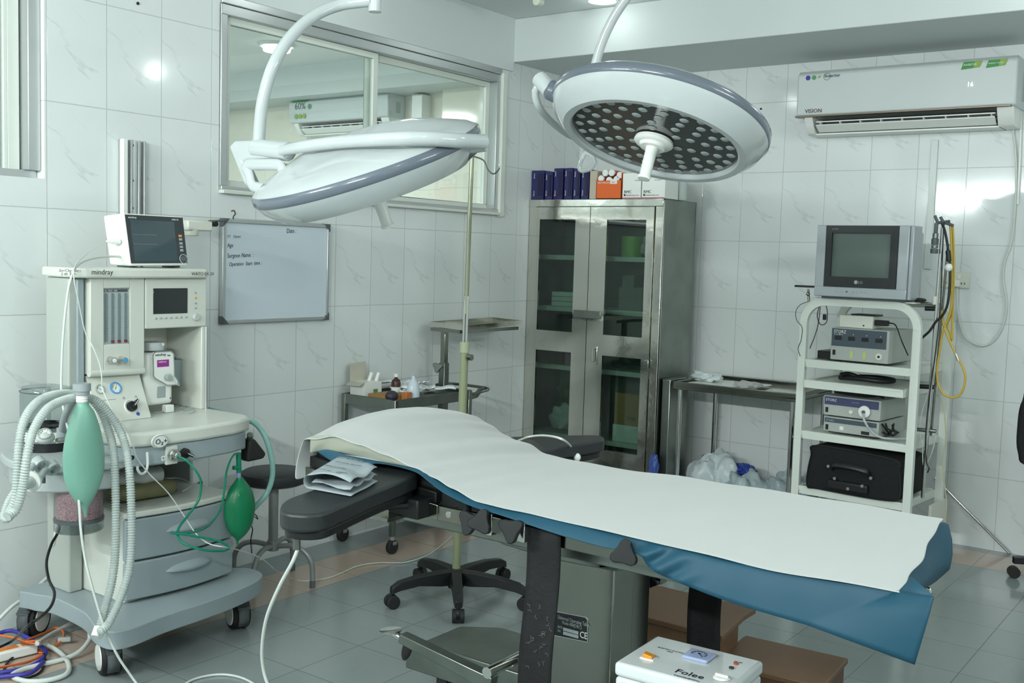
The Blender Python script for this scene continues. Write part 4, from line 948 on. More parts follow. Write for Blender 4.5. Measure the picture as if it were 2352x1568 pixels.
c_ = gpos(301, 934); m = M(); m.lathe([(.021, 0), (.026, .004), (.028, 0)], Matrix.Translation(c_) @ nrm.to_track_quat('Z', 'Y').to_matrix().to_4x4(), n=32); m.build('knob_collar', WHITEP, t)
rotary(t, c_+nrm*.001, .019, nrm, .75)
disc(gpos(317, 950), .007, nrm, mat('label_blue', (58, 78, 170), .4), 'blue_label', t, th=.001)
for q in ((230, 934), (243, 900)): pass
m = M(); p0, p1, p2 = gpos(232, 922), gpos(266, 919), gpos(250, 917); m.tube([p0, p0+up_*.004, p1+up_*.004, p1], .0007, n=4); m.build('panel_line', GREYD, t)
for q in ((284, 914), (312, 911)): m = M(); cc = gpos(*q); m.tube([cc+nrm*.001+(up_*math.sin(a)+Y*math.cos(a))*.004 for a in [PI*i/6 for i in range(12)]], .0005, n=4, closed=True); m.build('icon', INK, t)
# right panel: ventilator display
yl2, yr2 = B.y+.003, a_(FX, 470, 642).y
slab('display_housing', .13, FX+.014, yl2, yr2, 1.142, 1.332, AMC, bev=.005)
s0, s1 = a_(FX+.015, 352, 662), a_(FX+.015, 431, 719)
m = M(); m.box(FX+.012, FX+.0155, s0.y, s1.y, s1.z, s0.z); m.build('display', SCREEN, t, bevel=.002)
for k in range(7): c_ = a_(FX+.015, 358+k*11.6, 731-k*.5); m = M(); m.sphere(c_, .0055, .5, 1.1, .75, n=14); m.build('soft_key', GREYP, t)
for k, py_ in enumerate((672, 684, 696, 707)): c_ = a_(FX+.015, 449, py_); m = M(); m.sphere(c_, .0055, .5, 1.0, .75, n=14); m.build('soft_key', mat('key_orange', (230, 150, 60), .4) if k == 1 else GREYP, t)
c_ = a_(FX+.015, 449, 728); m = M(); m.lathe([(0, .012), (.011, .012), (.0135, .008), (.014, 0)], Matrix.Translation(c_) @ X.to_track_quat('Z', 'Y').to_matrix().to_4x4(), n=28); m.build('dial_knob', mat('knob_grey', (186, 192, 190), .35), t)
# bay under the display
m = M(); m.box(.13, .15, yl2, yr2, WT, 1.142); m.build('bay_back', AMC, t)
m = M(); m.box(.13, FX+.012, yr2-.022, yr2-.004, WT, 1.142); m.build('bay_side', AMC, t, bevel=.004)
m = M(); m.cyl((FX+.012, yr2+.0, WT), (FX+.012, yr2+.0, 1.142), .007); m.build('bay_post', ALU, t)
c_ = a_(.25, 412, 850); m = M(); m.box(.16, .25, c_.y-.03, c_.y+.032, .90, a_(.25, 412, 826).z); bx = m.build('interlock_block', AMG, t, bevel=.004)
m = M(); m.cyl((.22, c_.y-.012, .99), (.22, c_.y-.012, 1.012), .011); m.build('interlock_knob', BLACKP, bx)
# vaporiser
t2 = thing('vaporiser', 'white anaesthetic vaporiser with a purple label in the machine bay', 'vaporiser', (.30, -3.44, WT))
VX = .34
vc = a_(VX, 362, 900); v0 = a_(VX, 330, 900).y; v1 = a_(VX, 400, 900).y
zt_, zb_ = a_(VX, 350, 800).z, a_(VX, 350, 932).z
m = M(); m.box(.22, VX, v0+.005, v1-.004, zb_, a_(VX, 360, 810).z); m.build('body', WHITEP, t2, bevel=.016, seg=4)
c_ = a_(.30, 355, 792); m = M(); m.lathe([(0, .028), (.041, .028), (.044, .022), (.044, -.002), (.04, -.004), (0, -.004)], Matrix.Translation((.29, c_.y-.004, a_(.30, 355, 802).z)), n=36); dl = m.build('dial', mat('dial_grey', (188, 196, 198), .35), t2)
disc((.334, c_.y+.012, a_(.334, 368, 791).z), .006, X, WHITEP, 'dial_button', dl, th=.003)
fp = [a_(VX+.006, *q) for q in [(352, 808), (388, 806), (394, 812), (396, 862), (404, 872), (404, 882), (380, 884), (352, 868), (348, 862), (347, 815)]]
m = M(); m.prism([p_+Vector((.014, 0, 0)) for p_ in fp], (-.02, 0, 0)); m.build('front_shell', WHITEP, t2, bevel=.004)
ctr = sum(fp, Vector())/len(fp)
m = M(); m.tube([p_+Vector((.012, 0, 0)) for p_ in fp], .003, n=6, closed=True); m.build('shell_trim', ALU, t2)
a, b_ = a_(VX+.0205, 361, 827), a_(VX+.0205, 388, 841); sticker([(a.x, a.y, a.z), (a.x, b_.y, a.z), (a.x, b_.y, b_.z), (a.x, a.y, b_.z)], mat('label_purple', (150, 50, 140), .4), 'purple_label', t2, (.0006, 0, 0))
text('label_lettering', 'Isoflurane', .009, a_(VX+.0215, 364, 833), Y, Z, WHITEP, t2)
text('brand_lettering', 'mindray', .015, a_(VX+.021, 356, 818), Y, Z, INK, t2); text('model_lettering', 'V60', .009, a_(VX+.021, 384, 818), Y, Z, INK, t2)
c_ = a_(VX+.02, 383, 866); m = M(); m.cyl(c_, c_+X*.018, .013, n=20); m.build('filler_cap', GREYP, t2, bevel=.003)
a, b_ = a_(VX+.001, 361, 888), a_(VX+.001, 380, 912); m = M(); m.box(VX-.001, VX+.002, a.y, b_.y, b_.z, a.z); m.build('sight_glass', GREYP, t2, bevel=.001)
disc(a_(VX+.001, 391, 914), .003, X, GREYD, 'screw', t2)
m = M(); m.tube(rm(a_(VX+.03, 392, 856), a_(VX+.035, 404, 872), a_(VX+.035, 412, 884), a_(VX+.03, 405, 882), a_(VX+.03, 396, 866)), .001, n=5); m.build('cap_chain', WCABLE, t2)
# small leads on the worktop
m = M(); p_ = at('z', WT+.018, 386, 936); m.box(p_.x-.014, p_.x+.014, p_.y-.018, p_.y+.018, WT+.001, WT+.03); o = m.build('connector_block', WHITEP, bevel=.003); tag(o, 'small white connector block on the cream worktop below the vaporiser', 'connector')
m = M(); m.tube(rm(*[at('z', WT+.006, *q) for q in [(355, 947), (372, 945), (390, 942), (402, 935), (420, 925), (426, 932), (418, 938), (440, 936), (448, 944), (435, 948), (420, 944), (446, 939)]]), .0018, n=6); o = m.build('tangled_lead', GREYP); tag(o, 'thin grey tangled lead on the cream worktop by the bay wall', 'cable')
# ---------------------------------------------------------------- patient monitor on top
MX = .33
mt_ = thing('patient_monitor', 'patient monitor with a dark screen standing on the anaesthesia machine', 'monitor', (.22, -3.42, 1.368))
fr = [a_(MX, *q) for q in [(283, 489), (421, 497), (433, 608), (299, 608)]]
fl_ = Vector((-.012, 0, 0))
def inset(P, k): c_ = sum(P, Vector())/len(P); return [c_+(v-c_)*k for v in P]
tilt = [Vector((-.03, 0, 0)), Vector((-.03, 0, 0)), Vector((0, 0, 0)), Vector((0, 0, 0))]
F_ = [a_(MX-.03, 283, 489), a_(MX-.03, 421, 497), a_(MX, 433, 610), a_(MX, 299, 611)]
Bk = [a_(MX-.15, 246, 497), a_(MX-.15, 400, 494), a_(MX-.15, 405, 608), a_(MX-.15, 256, 609)]
Bk = [Vector((F_[0].x-.13, F_[0].y+.0, F_[0].z-.01)), Vector((F_[1].x-.13, F_[1].y-.01, F_[1].z-.01)), Vector((F_[2].x-.13, F_[2].y-.01, F_[2].z+.0)), Vector((F_[3].x-.13, F_[3].y+.0, F_[3].z))]
m = M(); va = [m.b.verts.new(v) for v in F_]; vb = [m.b.verts.new(v) for v in Bk]; m._f(va[::-1]); m._f(vb); m.bridge(va, vb); m.build('case', WHITEP, mt_, bevel=.008, seg=4)
nF = (F_[1]-F_[0]).cross(F_[0]-F_[3]).normalized()
if nF.x < 0: nF = -nF
def onF(u, v, h=.0): return F_[3].lerp(F_[2], u).lerp(F_[0].lerp(F_[1], u), v)+nF*h
def patch(nm, u0, u1, v0, v1, h, mtt, par, th=.001, bev=0):
    m = M(); m.prism([onF(u0, v0, h), onF(u1, v0, h), onF(u1, v1, h), onF(u0, v1, h)], nF*th); return m.build(nm, mtt, par, bevel=bev)
patch('bezel', .018, .985, .05, .975, .0, mat('bezel_dark', (52, 58, 62), .35), mt_, .0015, .001)
patch('screen', .085, .82, .09, .88, .0016, mat('monitor_screen', (62, 78, 84), .06, coat=.5), mt_, .0008)
rF = (F_[2]-F_[3]).normalized(); uF = (F_[0]-F_[3]).normalized()
text('brand_lettering', 'mindray', .011, onF(.06, .905, .003), rF, uF, WHITEP, mt_); text('model_lettering', 'uMEC10', .009, onF(.78, .905, .003), rF, uF, WHITEP, mt_)
for v_, mm_ in ((.60, mat('key_orange', (230, 150, 60), .4)), (.53, GREYP), (.45, GREYP), (.38, GREYP), (.31, GREYP)): patch('side_key', .875, .93, v_-.022, v_+.022, .0016, mm_, mt_, .0012)
patch('screen_trace', .10, .5, .60, .603, .0026, GREYP, mt_, .0002); patch('screen_trace', .10, .5, .42, .423, .0026, GREYP, mt_, .0002)
c_ = onF(.915, .135, .002); m = M(); m.lathe([(0, .011), (.0105, .011), (.0125, .0), (.017, .001), (.0185, 0)], Matrix.Translation(c_) @ nF.to_track_quat('Z', 'Y').to_matrix().to_4x4(), n=28); m.build('rotary_knob', GREYD, mt_)
m = M(); m.tube([c_+(rF*math.cos(a)+uF*math.sin(a))*.0175+nF*.002 for a in [PI*i/16 for i in range(32)]], .0008, n=5, closed=True); m.build('knob_ring', WHITEP, mt_)
sy = F_[3].y-.001
for q, r_, mm_ in (((273, 540), .0045, mat('port_yellow', (196, 176, 60), .4)), ((276, 571), .007, GREYD)): c_ = at('y', sy+.003, *q); disc(c_, r_, -Y, mm_, 'port', mt_, th=.004)
for y_ in (F_[3].y+.03, F_[2].y-.03): m = M(); m.box(.22, .30, y_-.012, y_+.012, 1.369, F_[3].z+.004); m.build('foot', GREYD, mt_)
YS = F_[3].y-.02
c_ = at('y', YS+.012, 276, 555); m = M(); m.cyl(c_, c_+Vector((-.005, -.025, 0)), .010, .0095, n=18); m.cyl(c_+Vector((-.005, -.025, 0)), c_+Vector((-.012, -.05, 0)), .0085, .004, n=18); pg = m.build('lead_connector', WHITEP, bevel=.002)
q = [(252, 555, .26), (235, 558, .27), (215, 570, .3), (190, 590, .36), (172, 612, .42), (170, 640, .44), (180, 690, .43), (195, 760, .42), (215, 800, .44), (230, 840, .46), (234, 870, .47), (236, 895, .48), (260, 945, .56), (290, 985, .68), (305, 1020, .72), (315, 1052, .73), (345, 1090, .74), (385, 1130, .74), (420, 1180, .76), (450, 1225, .8), (480, 1248, .85), (515, 1256, .9), (545, 1262, .8)]
q += [(600, 1282, .70), (640, 1315, .55)]
m = M(); P_ = [a_(v[2], v[0], v[1]) for v in q]; P_ += [at('z', .006, *v) for v in [(668, 1328), (700, 1334), (760, 1325), (820, 1300), (870, 1292), (930, 1291), (980, 1275), (1010, 1255), (1040, 1230)]]
m.tube(rm(*P_), .0021, n=8); m.build('lead', WCABLE, pg)
tag(pg, 'thin grey lead from the monitor side over the worktop and down to the floor', 'cable')
q = [(276, 589, .27), (250, 589, .3), (220, 592, .34), (190, 601, .38), (172, 618, .42), (160, 650, .43), (152, 700, .43), (146, 760, .43), (142, 830, .43), (141, 900, .44), (146, 940, .5), (152, 968, .56), (160, 1000, .62), (175, 1080, .70), (182, 1160, .76), (186, 1220, .8), (197, 1290, .82), (215, 1360, .84), (240, 1440, .86), (270, 1505, .88), (300, 1550, .9), (318, 1575, .92)]
m = M(); m.tube(rm(*[a_(v[2], v[0], v[1]) for v in q]), .0042); o = m.build('sensor_hose', WCABLE); tag(o, 'white sensor hose running from the monitor down past the mint bag to the floor', 'hose')
# ---------------------------------------------------------------- breathing system on the left side (parts of the machine)
br = M(); P_ = [at('z', .735, *q) for q in [(64, 1005), (75, 1018), (130, 1035), (180, 1052), (235, 1060), (300, 1060), (270, 1010), (215, 985), (120, 975), (62, 985)]]
BX = .47
pl = [(.22, -3.96), (.32, -4.03), (.46, -4.05), (.57, -3.98), (.62, -3.88), (.62, -3.76), (.3, -3.76)]
m = M(); m.prism(rm(*[Vector((a, b_, .725)) for a, b_ in pl], n=5, closed=True), (0, 0, -.03)); m.prism(rm(*[Vector((.44+(a-.44)*.86, -3.9+(b_+3.9)*.86, .695)) for a, b_ in pl], n=5, closed=True), (0, 0, -.07)); cb_ = m.build('circuit_block', mat('circuit_grey', (172, 180, 180), .35), t, bevel=.006)
# bellows dome
c_ = at('x', .30, 108, 950); cy_ = c_.y; zb_ = at('x', .30, 108, 985).z; zt_ = at('x', .30, 108, 884).z
m = M(); T_d = Matrix.Translation((.30, cy_, 0)); m.lathe([(.088, zb_), (.088, zt_-.02), (.080, zt_-.004), (0, zt_)], T_d, n=40); m.build('bellows_dome', CLEARP, t)
m = M(); [m.lathe([(.089, z_), (.0905, z_+.002), (.089, z_+.004)], T_d, n=40) for z_ in (zt_-.022, zb_+.01)]; m.build('dome_seam', GREYD, t)
m = M(); m.lathe([(0, zb_+.0), (.092, zb_), (.094, zb_-.03), (.08, zb_-.04), (0, zb_-.04)], T_d, n=40); m.build('bellows_base', AMC, t)
m = M(); m.lathe([(0, zb_-.04), (.075, zb_-.04), (.075, zb_-.075), (0, zb_-.075)], T_d, n=40); m.build('bellows_seat', BLACKP, t)
m = M()
for k in range(2): m.lathe([(.05, zb_+.004+.01*k), (.07, zb_+.009+.01*k), (.05, zb_+.014+.01*k)], T_d, n=32)
m.build('bellows', BLACKP, t)
# airway pressure gauge
c_ = a_(.56, 103, 1000); gn = Vector((.55, -.45, .7)).normalized()
m = M(); m.sphere(c_-gn*.012, .030, 1, 1, .72, n=24); m.build('gauge_body', mat('gauge_pale', (190, 196, 192), .35), t)
gauge(t, c_+gn*.008, .022, GREYP, gn, (Z-gn*gn.z).normalized(), .8)
c_ = a_(.58, 130, 1012); m = M(); m.cyl(c_, c_+Vector((-.0, .04, 0)), .009); m.build('sensor_port', CHROME, t)
# valve ports and elbows, lower left
for (px_, py_), (ex, ey), nm in (((88, 1064), (62, 1090), 0), ((118, 1072), (88, 1100), 1)):
    c_ = a_(.60, px_, py_); e_ = a_(.66, ex, ey); m = M(); d_ = (e_-c_).normalized()
    m.lathe([(.014, -.018), (.022, -.018), (.0235, -.012), (.0235, .010), (.019, .014), (.013, .014)], Matrix.Translation(c_) @ (-d_+Vector((0, -.8, .1))).normalized().to_track_quat('Z', 'Y').to_matrix().to_4x4(), n=18)
    m.tube(rm(c_, c_+Vector((.01, -.025, -.004)), e_), .0115, n=14); m.build('port_elbow', mat('port_grey', (176, 184, 184), .3), t, ang=30)
c_ = a_(.6, 100, 1088); m = M(); m.cyl(c_, c_-Z*.03, .006); m.build('drain_screw', GREYD, t)
# absorber canister
cy_ = a_(.52, 181, 1150).y; z1_, z0_ = a_(.52, 181, 1100).z, a_(.52, 181, 1183).z; Rr = (a_(.52, 230, 1150).y-a_(.52, 131, 1150).y)/2; T_c = Matrix.Translation((.52, cy_, 0))
m = M(); m.lathe([(0, z0_-.01), (Rr*.9, z0_-.01), (Rr*.93, z0_), (Rr*.93, z1_-.006), (0, z1_)], T_c, n=40); m.build('soda_lime', PINKG, t)
m = M(); m.lathe([(Rr, z0_-.045), (Rr, z1_+.03), (Rr*.97, z1_+.035)], T_c, n=48); m.build('canister_wall', CLEARP, t)
m = M(); m.lathe([(Rr*.94, z0_-.016), (Rr*1.015, z0_-.016), (Rr*1.02, z0_-.006), (Rr*.96, z0_-.002)], T_c, n=48); m.lathe([(Rr*.97, z1_+.028), (Rr*1.02, z1_+.03), (Rr*.97, z1_+.038)], T_c, n=48); m.build('canister_ring', GREYD, t)
m = M(); m.lathe([(0, z0_-.05), (Rr*.96, z0_-.05), (Rr, z0_-.045), (Rr*.5, z0_-.02), (0, z0_-.02)], T_c, n=48); m.build('canister_foot', CLEARP, t)
m = M(); m.lathe([(0, .70), (Rr*.8, .70), (Rr*.85, z1_+.035), (0, z1_+.035)], T_c, n=40); m.build('canister_lid', mat('circuit_grey', (172, 180, 180), .35), t)
# bag arm
BGX = .74
b0 = a_(BGX, 188, 900)
m = M(); m.tube(rm(a_(.52, 143, 985), a_(.58, 150, 955), a_(.66, 165, 925), a_(BGX, 186, 893)), .0125, n=18); m.build('bag_arm', mat('arm_grey', (150, 158, 160), .4), t)
m = M(); m.cyl(a_(.50, 143, 1010), a_(.50, 143, 982), .018, n=20); m.build('arm_socket', mat('arm_grey', (150, 158, 160), .4), t)
zc = b0.z; T_b = Matrix.Translation((BGX, b0.y, 0)); zA, zB, zC_, zD = [a_(BGX, 188, v).z for v in (880, 897, 906, 930)]
m = M(); m.lathe([(0, zA), (.027, zA), (.0275, zB), (.024, zB-.001), (.023, zC_), (0, zC_)], T_b, n=32); m.build('bag_connector', mat('arm_grey', (150, 158, 160), .4), t, ang=30)
m = M(); [m.lathe([(.0165, zC_-k*.008), (.018, zC_-.002-k*.008), (.018, zC_-.006-k*.008), (.0165, zC_-.008-k*.008)], T_b, n=24) for k in range(3)]; m.build('bag_ferrule', WHITEP, t)
# mint reservoir bag
def bag(nm, lab, x, cx_px, rows_px, mt_, flat=.55, seam=True, cat='breathing bag'):
    prof = []
    for (l_, r_, y_) in rows_px:
        a, b_ = a_(x, l_, y_), a_(x, r_, y_); prof.append(((b_.y-a.y)/2, (a.z+b_.z)/2, (a.y+b_.y)/2))
    m = M(); N = 40; prev = None; dense = []
    for i in range(len(prof)-1):
        for k in range(5):
            f_ = k/5; p0, p1, p2, p3 = prof[max(i-1, 0)], prof[i], prof[i+1], prof[min(i+2, len(prof)-1)]
            dense.append([.5*((2*p1[c])+(p2[c]-p0[c])*f_+(2*p0[c]-5*p1[c]+4*p2[c]-p3[c])*f_*f_+(3*p1[c]-p0[c]-3*p2[c]+p3[c])*f_**3) for c in range(3)])
    dense.append(list(prof[-1]))
    rm_ = max(p_[0] for p_ in prof)
    for j, (r_, z_, y_) in enumerate(dense):
        fl2 = 1-(1-flat)*min(1, (r_/rm_)**1.2); ring = []
        for k in range(N):
            th = 2*PI*k/N; c = math.cos(th); s_ = math.sin(th)
            rr = 1+.03*max(0, abs(c)-.93)/.07 if seam else 1
            ring.append(m.b.verts.new(Vector((x+r_*fl2*s_*(abs(s_)**.15), y_+r_*c*rr, z_))))
        if prev: m.bridge(prev, ring)
        elif True: m._f(ring)
        prev = ring
    m._f(prev); o = m.build(nm, mt_, None, ang=60); tag(o, lab, cat); return o
o = bag('breathing_bag', 'mint green breathing bag hanging from the grey arm at the left', BGX, 190, [(178, 202, 922), (176, 204, 931), (167, 216, 949), (155, 228, 987), (148, 235, 1020), (146, 238, 1050), (148, 237, 1085), (156, 229, 1115), (169, 217, 1140), (183, 206, 1158), (189, 202, 1167), (192, 200, 1176), (194, 199, 1187)], MINT, .5)
# corrugated hoses
def corr(nm, lab, P, r, mt_, pitch=.0085, amp=.15, cat='hose'):
    C_ = resample(rm(*P, n=24), pitch/4); m = M(); n = len(C_)
    m.tube(C_, r, n=14, rf=lambda f_: r*(1+amp*math.cos(2*PI*f_*(n-1)/4))); o = m.build(nm, mt_, None, ang=80); return tag(o, lab, cat)
H1 = [(66, 1088, .66), (45, 1130, .70), (20, 1165, .74), (8, 1180, .76), (20, 1182, .80), (38, 1150, .80), (42, 1080, .80), (46, 1010, .79), (60, 955, .76), (90, 920, .70), (130, 907, .66), (165, 906, .64)]
H1 = [(20, 1180, .78), (34, 1150, .80), (40, 1085, .80), (44, 1020, .79), (56, 965, .77), (84, 925, .72), (120, 908, .66), (160, 904, .62), (205, 915, .63), (232, 945, .66), (250, 990, .70), (261, 1040, .74), (265, 1110, .76), (266, 1200, .78), (264, 1280, .80), (256, 1340, .82), (240, 1400, .84), (228, 1445, .85)]
corr('corrugated_hose', 'clear corrugated hose looping over the bag arm, hanging nearer to the wall', [a_(c, a, b_) for a, b_, c in H1], .0125, HOSEM)
H2 = [(88, 1102, .68), (62, 1140, .72), (36, 1175, .76), (12, 1190, .80), (14, 1160, .82), (52, 1085, .84)]
H2 = [(16, 1186, .84), (38, 1168, .83), (52, 1120, .83), (62, 1050, .84), (76, 990, .82), (108, 940, .78), (150, 918, .72), (196, 912, .70), (232, 928, .70), (262, 965, .72), (284, 1010, .76), (296, 1070, .80), (301, 1150, .82), (302, 1240, .84), (296, 1310, .86), (278, 1370, .87), (250, 1430, .88), (228, 1452, .89)]
corr('corrugated_hose', 'clear corrugated hose looping over the bag arm, hanging nearer to the drawers', [a_(c, a, b_) for a, b_, c in H2], .0125, HOSEM)
m = M(); m.sphere(a_(.86, 226, 1452), .018, 1, 1, 1.2); m.cyl(a_(.86, 226, 1440), a_(.87, 218, 1462), .013); o = m.build('hose_connector', WHITEP); tag(o, 'white connector joining the two corrugated hoses at the base corner', 'connector')
corr('corrugated_hose', 'short clear corrugated hose hanging in a loop at the left edge', [a_(c, a, b_) for a, b_, c in [(60, 1095, .70), (40, 1120, .72), (20, 1150, .74), (8, 1185, .76), (16, 1192, .78), (28, 1182, .80)]], .010, HOSEM)
t3 = thing('bacterial_filter', 'white disc shaped filter on the elbow port below the pressure gauge', 'filter', a_(.70, 72, 1115))
c_ = a_(.70, 70, 1105); ax = (a_(.72, 52, 1128)-a_(.66, 92, 1098)).normalized(); T_f = Matrix.Translation(c_) @ ax.to_track_quat('Z', 'Y').to_matrix().to_4x4()
m = M(); m.lathe([(0, -.004), (.033, -.004), (.034, 0), (.033, .004), (0, .004)], T_f, n=32); m.build('disc', WHITEP, t3)
m = M(); m.lathe([(.009, -.045), (.011, -.02), (.018, -.004)], T_f, n=24); m.lathe([(.02, .004), (.016, .03), (.012, .05), (0, .05)], T_f, n=24); m.build('housing', CLEARH, t3)
# pale green hose arc at the right side of the machine
m = M(); m.tube(rm(*[a_(c, a, b_) for a, b_, c in [(478, 940, .25), (500, 946, .3), (530, 955, .38), (556, 962, .46), (585, 972, .52), (607, 1000, .56), (622, 1045, .58), (626, 1090, .58), (614, 1130, .57), (590, 1160, .56), (572, 1178, .55)]]), .0105, n=16); o = m.build('green_hose', mat('pale_green_tube', (156, 205, 196), .25, trans=.25)); tag(o, 'pale green hose arching from behind the machine past the black stool', 'hose')
# face mask and green squeeze bag at the right corner
c_ = a_(.60, 590, 1035)
t4 = thing('face_mask', 'black rubber face mask hung on the right corner of the worktop', 'mask', c_)
fm_ = [a_(.60, *q) for q in [(566, 1008), (580, 1006), (592, 1022), (606, 1040), (600, 1052), (582, 1056), (562, 1060), (563, 1030)]]
m = M(); m.prism([p_+Vector((.02, 0, 0)) for p_ in fm_], (-.05, 0, 0)); m.build('cuff', RUBBER, t4, bevel=.014, seg=4)
a, b_ = a_(.62, 574, 998), a_(.60, 574, 1012); m = M(); m.cyl(a, b_, .012); m.build('connector', STEELD, t4)
tb = thing('squeeze_bag', 'dark green squeeze bag hanging from the right front corner of the machine', 'breathing bag', a_(.62, 549, 1150))
GX = .63
for (w0, y0_), (w1, y1_), mt__, nm in (((13, 1040), (12, 1085), TEAL, 'neck_tube'), ((11, 1085), (10, 1096), mat('violet_label', (150, 150, 196), .4), 'neck_label'), ((12, 1000), (12, 1012), TEAL, 'top_connector')):
    r_ = w0/2445*3.6/2
    m = M(); m.cyl(a_(GX, 548, y0_), a_(GX, 549, y1_), r_*1.0 if nm != 'top_connector' else .014, n=20); m.build(nm, mt__, tb)
m = M(); m.cyl(a_(GX, 536, 1074), a_(GX, 548, 1074), .008); m.build('side_port', TEAL, tb)
o = bag('bag', '', GX, 549, [(545, 556, 1096), (541, 561, 1104), (529, 572, 1122), (521, 580, 1145), (518, 582, 1165), (519, 580, 1185), (525, 574, 1208), (534, 563, 1226), (541, 553, 1236), (543, 548, 1242), (543, 547, 1250)], GREENB, .7)
T_ = MW[tb.name]; o.data.transform(T_.inverted()); o.parent = tb
for k in ('label', 'category'): del o[k]
text('volume_mark', '2 LTR', .014, a_(GX+.036, 534, 1142), Y, Z, mat('mark_pale', (140, 190, 165), .5), tb)
m = M(); c_ = a_(GX+.036, 540, 1139); m.tube([c_+Y*.018*math.cos(a)+Z*.009*math.sin(a) for a in [PI*i/12 for i in range(24)]], .0006, n=5, closed=True); m.build('mark_ring', mat('mark_pale', (140, 190, 165), .5), tb)
q = [(405, 1048, .71), (425, 1055, .74), (445, 1075, .76), (458, 1095, .77), (462, 1115, .77), (455, 1150, .77), (430, 1185, .77), (412, 1210, .78), (408, 1228, .80), (418, 1245, .83), (445, 1257, .86), (480, 1264, .88), (515, 1264, .88), (526, 1256, .87), (505, 1243, .86), (470, 1235, .84), (430, 1228, .82), (400, 1224, .80), (394, 1222, .79)]
m = M(); m.tube(rm(*[a_(c, a, b_) for a, b_, c in q]), .0042, n=10)
q = [(392, 1223, .79), (430, 1224, .80), (465, 1215, .79), (490, 1195, .76), (508, 1165, .73), (516, 1120, .70), (520, 1085, .68), (528, 1060, .66), (538, 1044, .65), (546, 1042, .64)]
m.tube(rm(*[a_(c, a, b_) for a, b_, c in q]), .0038, n=10)
o = m.build('oxygen_tubing', TEAL); tag(o, 'teal oxygen tubing looped in front of the machine drawers', 'tubing')
m = M(); m.tube(rm(*[a_(c, a, b_) for a, b_, c in [(582, 1184, .52), (592, 1192, .52), (584, 1180, .52), (574, 1200, .52), (580, 1215, .52), (576, 1240, .52), (578, 1270, .5)]]), .003, n=6, flat=.4); o = m.build('black_ribbon', BLACKC); tag(o, 'black ribbon dangling beside the dark green squeeze bag', 'ribbon')
# bundle on the drawer cabinet
zt_ = .526
m = M(); rows = []
P_ = [at('x', .42, 242, 1106), at('x', .45, 300, 1103), at('x', .47, 372, 1092)]
rb = rm(*[(p_.x, p_.y, zt_+.085) for p_ in P_], n=14)
m.tube(rb, .03, n=18, rf=lambda f_: .032*(.85+.10*math.sin(f_*21)+.12*math.sin(f_*9+1))); o = m.build('rolled_cloth', LIN, None, sub=1); tag(o, 'rolled white cloth lying on the olive cushion in the machine', 'cloth')
a, b_ = at('x', .44, 250, 1150), at('x', .47, 400, 1132)
m = M(); d_ = (b_-a).normalized(); rows = []
for i in range(21):
    f_ = i/20; c_ = a.lerp(b_, f_); c_.z = zt_+.033; e = (1-abs(2*f_-1)**6)**.5 if 0 < f_ < 1 else .02; h_ = .032*e; w_ = .055*max(e, .3)
    rows.append([c_+Vector((w_*math.cos(t_), 0, h_*(abs(math.sin(t_))**.7)*(1 if math.sin(t_) > 0 else -1))) for t_ in [2*PI*k/20 for k in range(21)]])
m.loft(rows); o = m.build('cushion', mat('olive_vinyl', (128, 126, 92), .6, bump=.15, bscale=20, var=.3)); tag(o, 'olive grey cushion tube lying on top of the machine drawers', 'cushion')
m = M(); m.tube(rm(at('x', .44, 400, 1132), at('x', .40, 415, 1126), at('x', .34, 440, 1120), at('x', .28, 462, 1108)), .008); m.build('nozzle', GREYD, o)
m = M(); m.tube(rm(*[at('z', zt_+.02, *q) for q in [(370, 1100), (410, 1098), (440, 1112), (420, 1128)]]), .002, n=6); o = m.build('thin_loop', WCABLE); tag(o, 'thin clear loop of tube behind the olive cushion', 'tube')
# ---------------------------------------------------------------- cables on the floor, lower left
def floorcable(nm, lab, pts, r, mt_, z_=None):
    m = M(); m.tube(rm(*[at('z', (c if c is not None else 0)+r+.001, a, b_) for a, b_, c in pts]), r, n=10); return tag(m.build(nm, mt_), lab, 'cable')
ps = thing('power_strip', 'white power strip with orange switches among the cables at the lower left', 'power strip', at('z', 0, 30, 1500))
cs4 = [at('z', .04, *q) for q in [(-60, 1490), (-60, 1530), (78, 1492), (80, 1462), (70, 1460)]]
a, b_ = at('z', .036, -60, 1508), at('z', .036, 80, 1475); d_ = (b_-a).normalized(); s_ = Vector((-d_.y, d_.x, 0))*.028
m = M(); m.prism([a+s_, b_+s_, b_-s_, a-s_], (0, 0, -.032)); m.build('case', WHITEP, ps, bevel=.005)
for f_ in (.45, .62, .85): c_ = a.lerp(b_, f_); m = M(); m.obox(c_+Z*.002, (.016, .010, .003), Matrix.Rotation(math.atan2(d_.y, d_.x), 3, 'Z')); m.build('switch', mat('switch_orange', (214, 120, 40), .4), ps)
floorcable('purple_hose', 'thick purple hose coiled at the lower left, under the power strip', [(-40, 1470, .02), (20, 1448, .03), (60, 1462, .03), (95, 1485, .02), (105, 1500, .01), (80, 1525, 0), (30, 1540, 0), (-40, 1548, 0), (-60, 1560, .0), (20, 1552, .01), (70, 1545, .01), (100, 1520, .01)], .0075, mat('purple_cable', (62, 56, 150), .4))
floorcable('orange_cable', 'orange cable coiled over the purple hose at the lower left', [(-20, 1456, .05), (30, 1464, .05), (60, 1475, .045), (85, 1478, .045), (95, 1470, .045), (60, 1472, .045), (110, 1450, .02), (130, 1441, .02), (146, 1452, .02), (140, 1472, .01), (110, 1490, 0), (70, 1497, 0), (100, 1500, 0), (60, 1520, 0), (-20, 1536, .02)], .0042, mat('orange_cord', (214, 110, 50), .45))
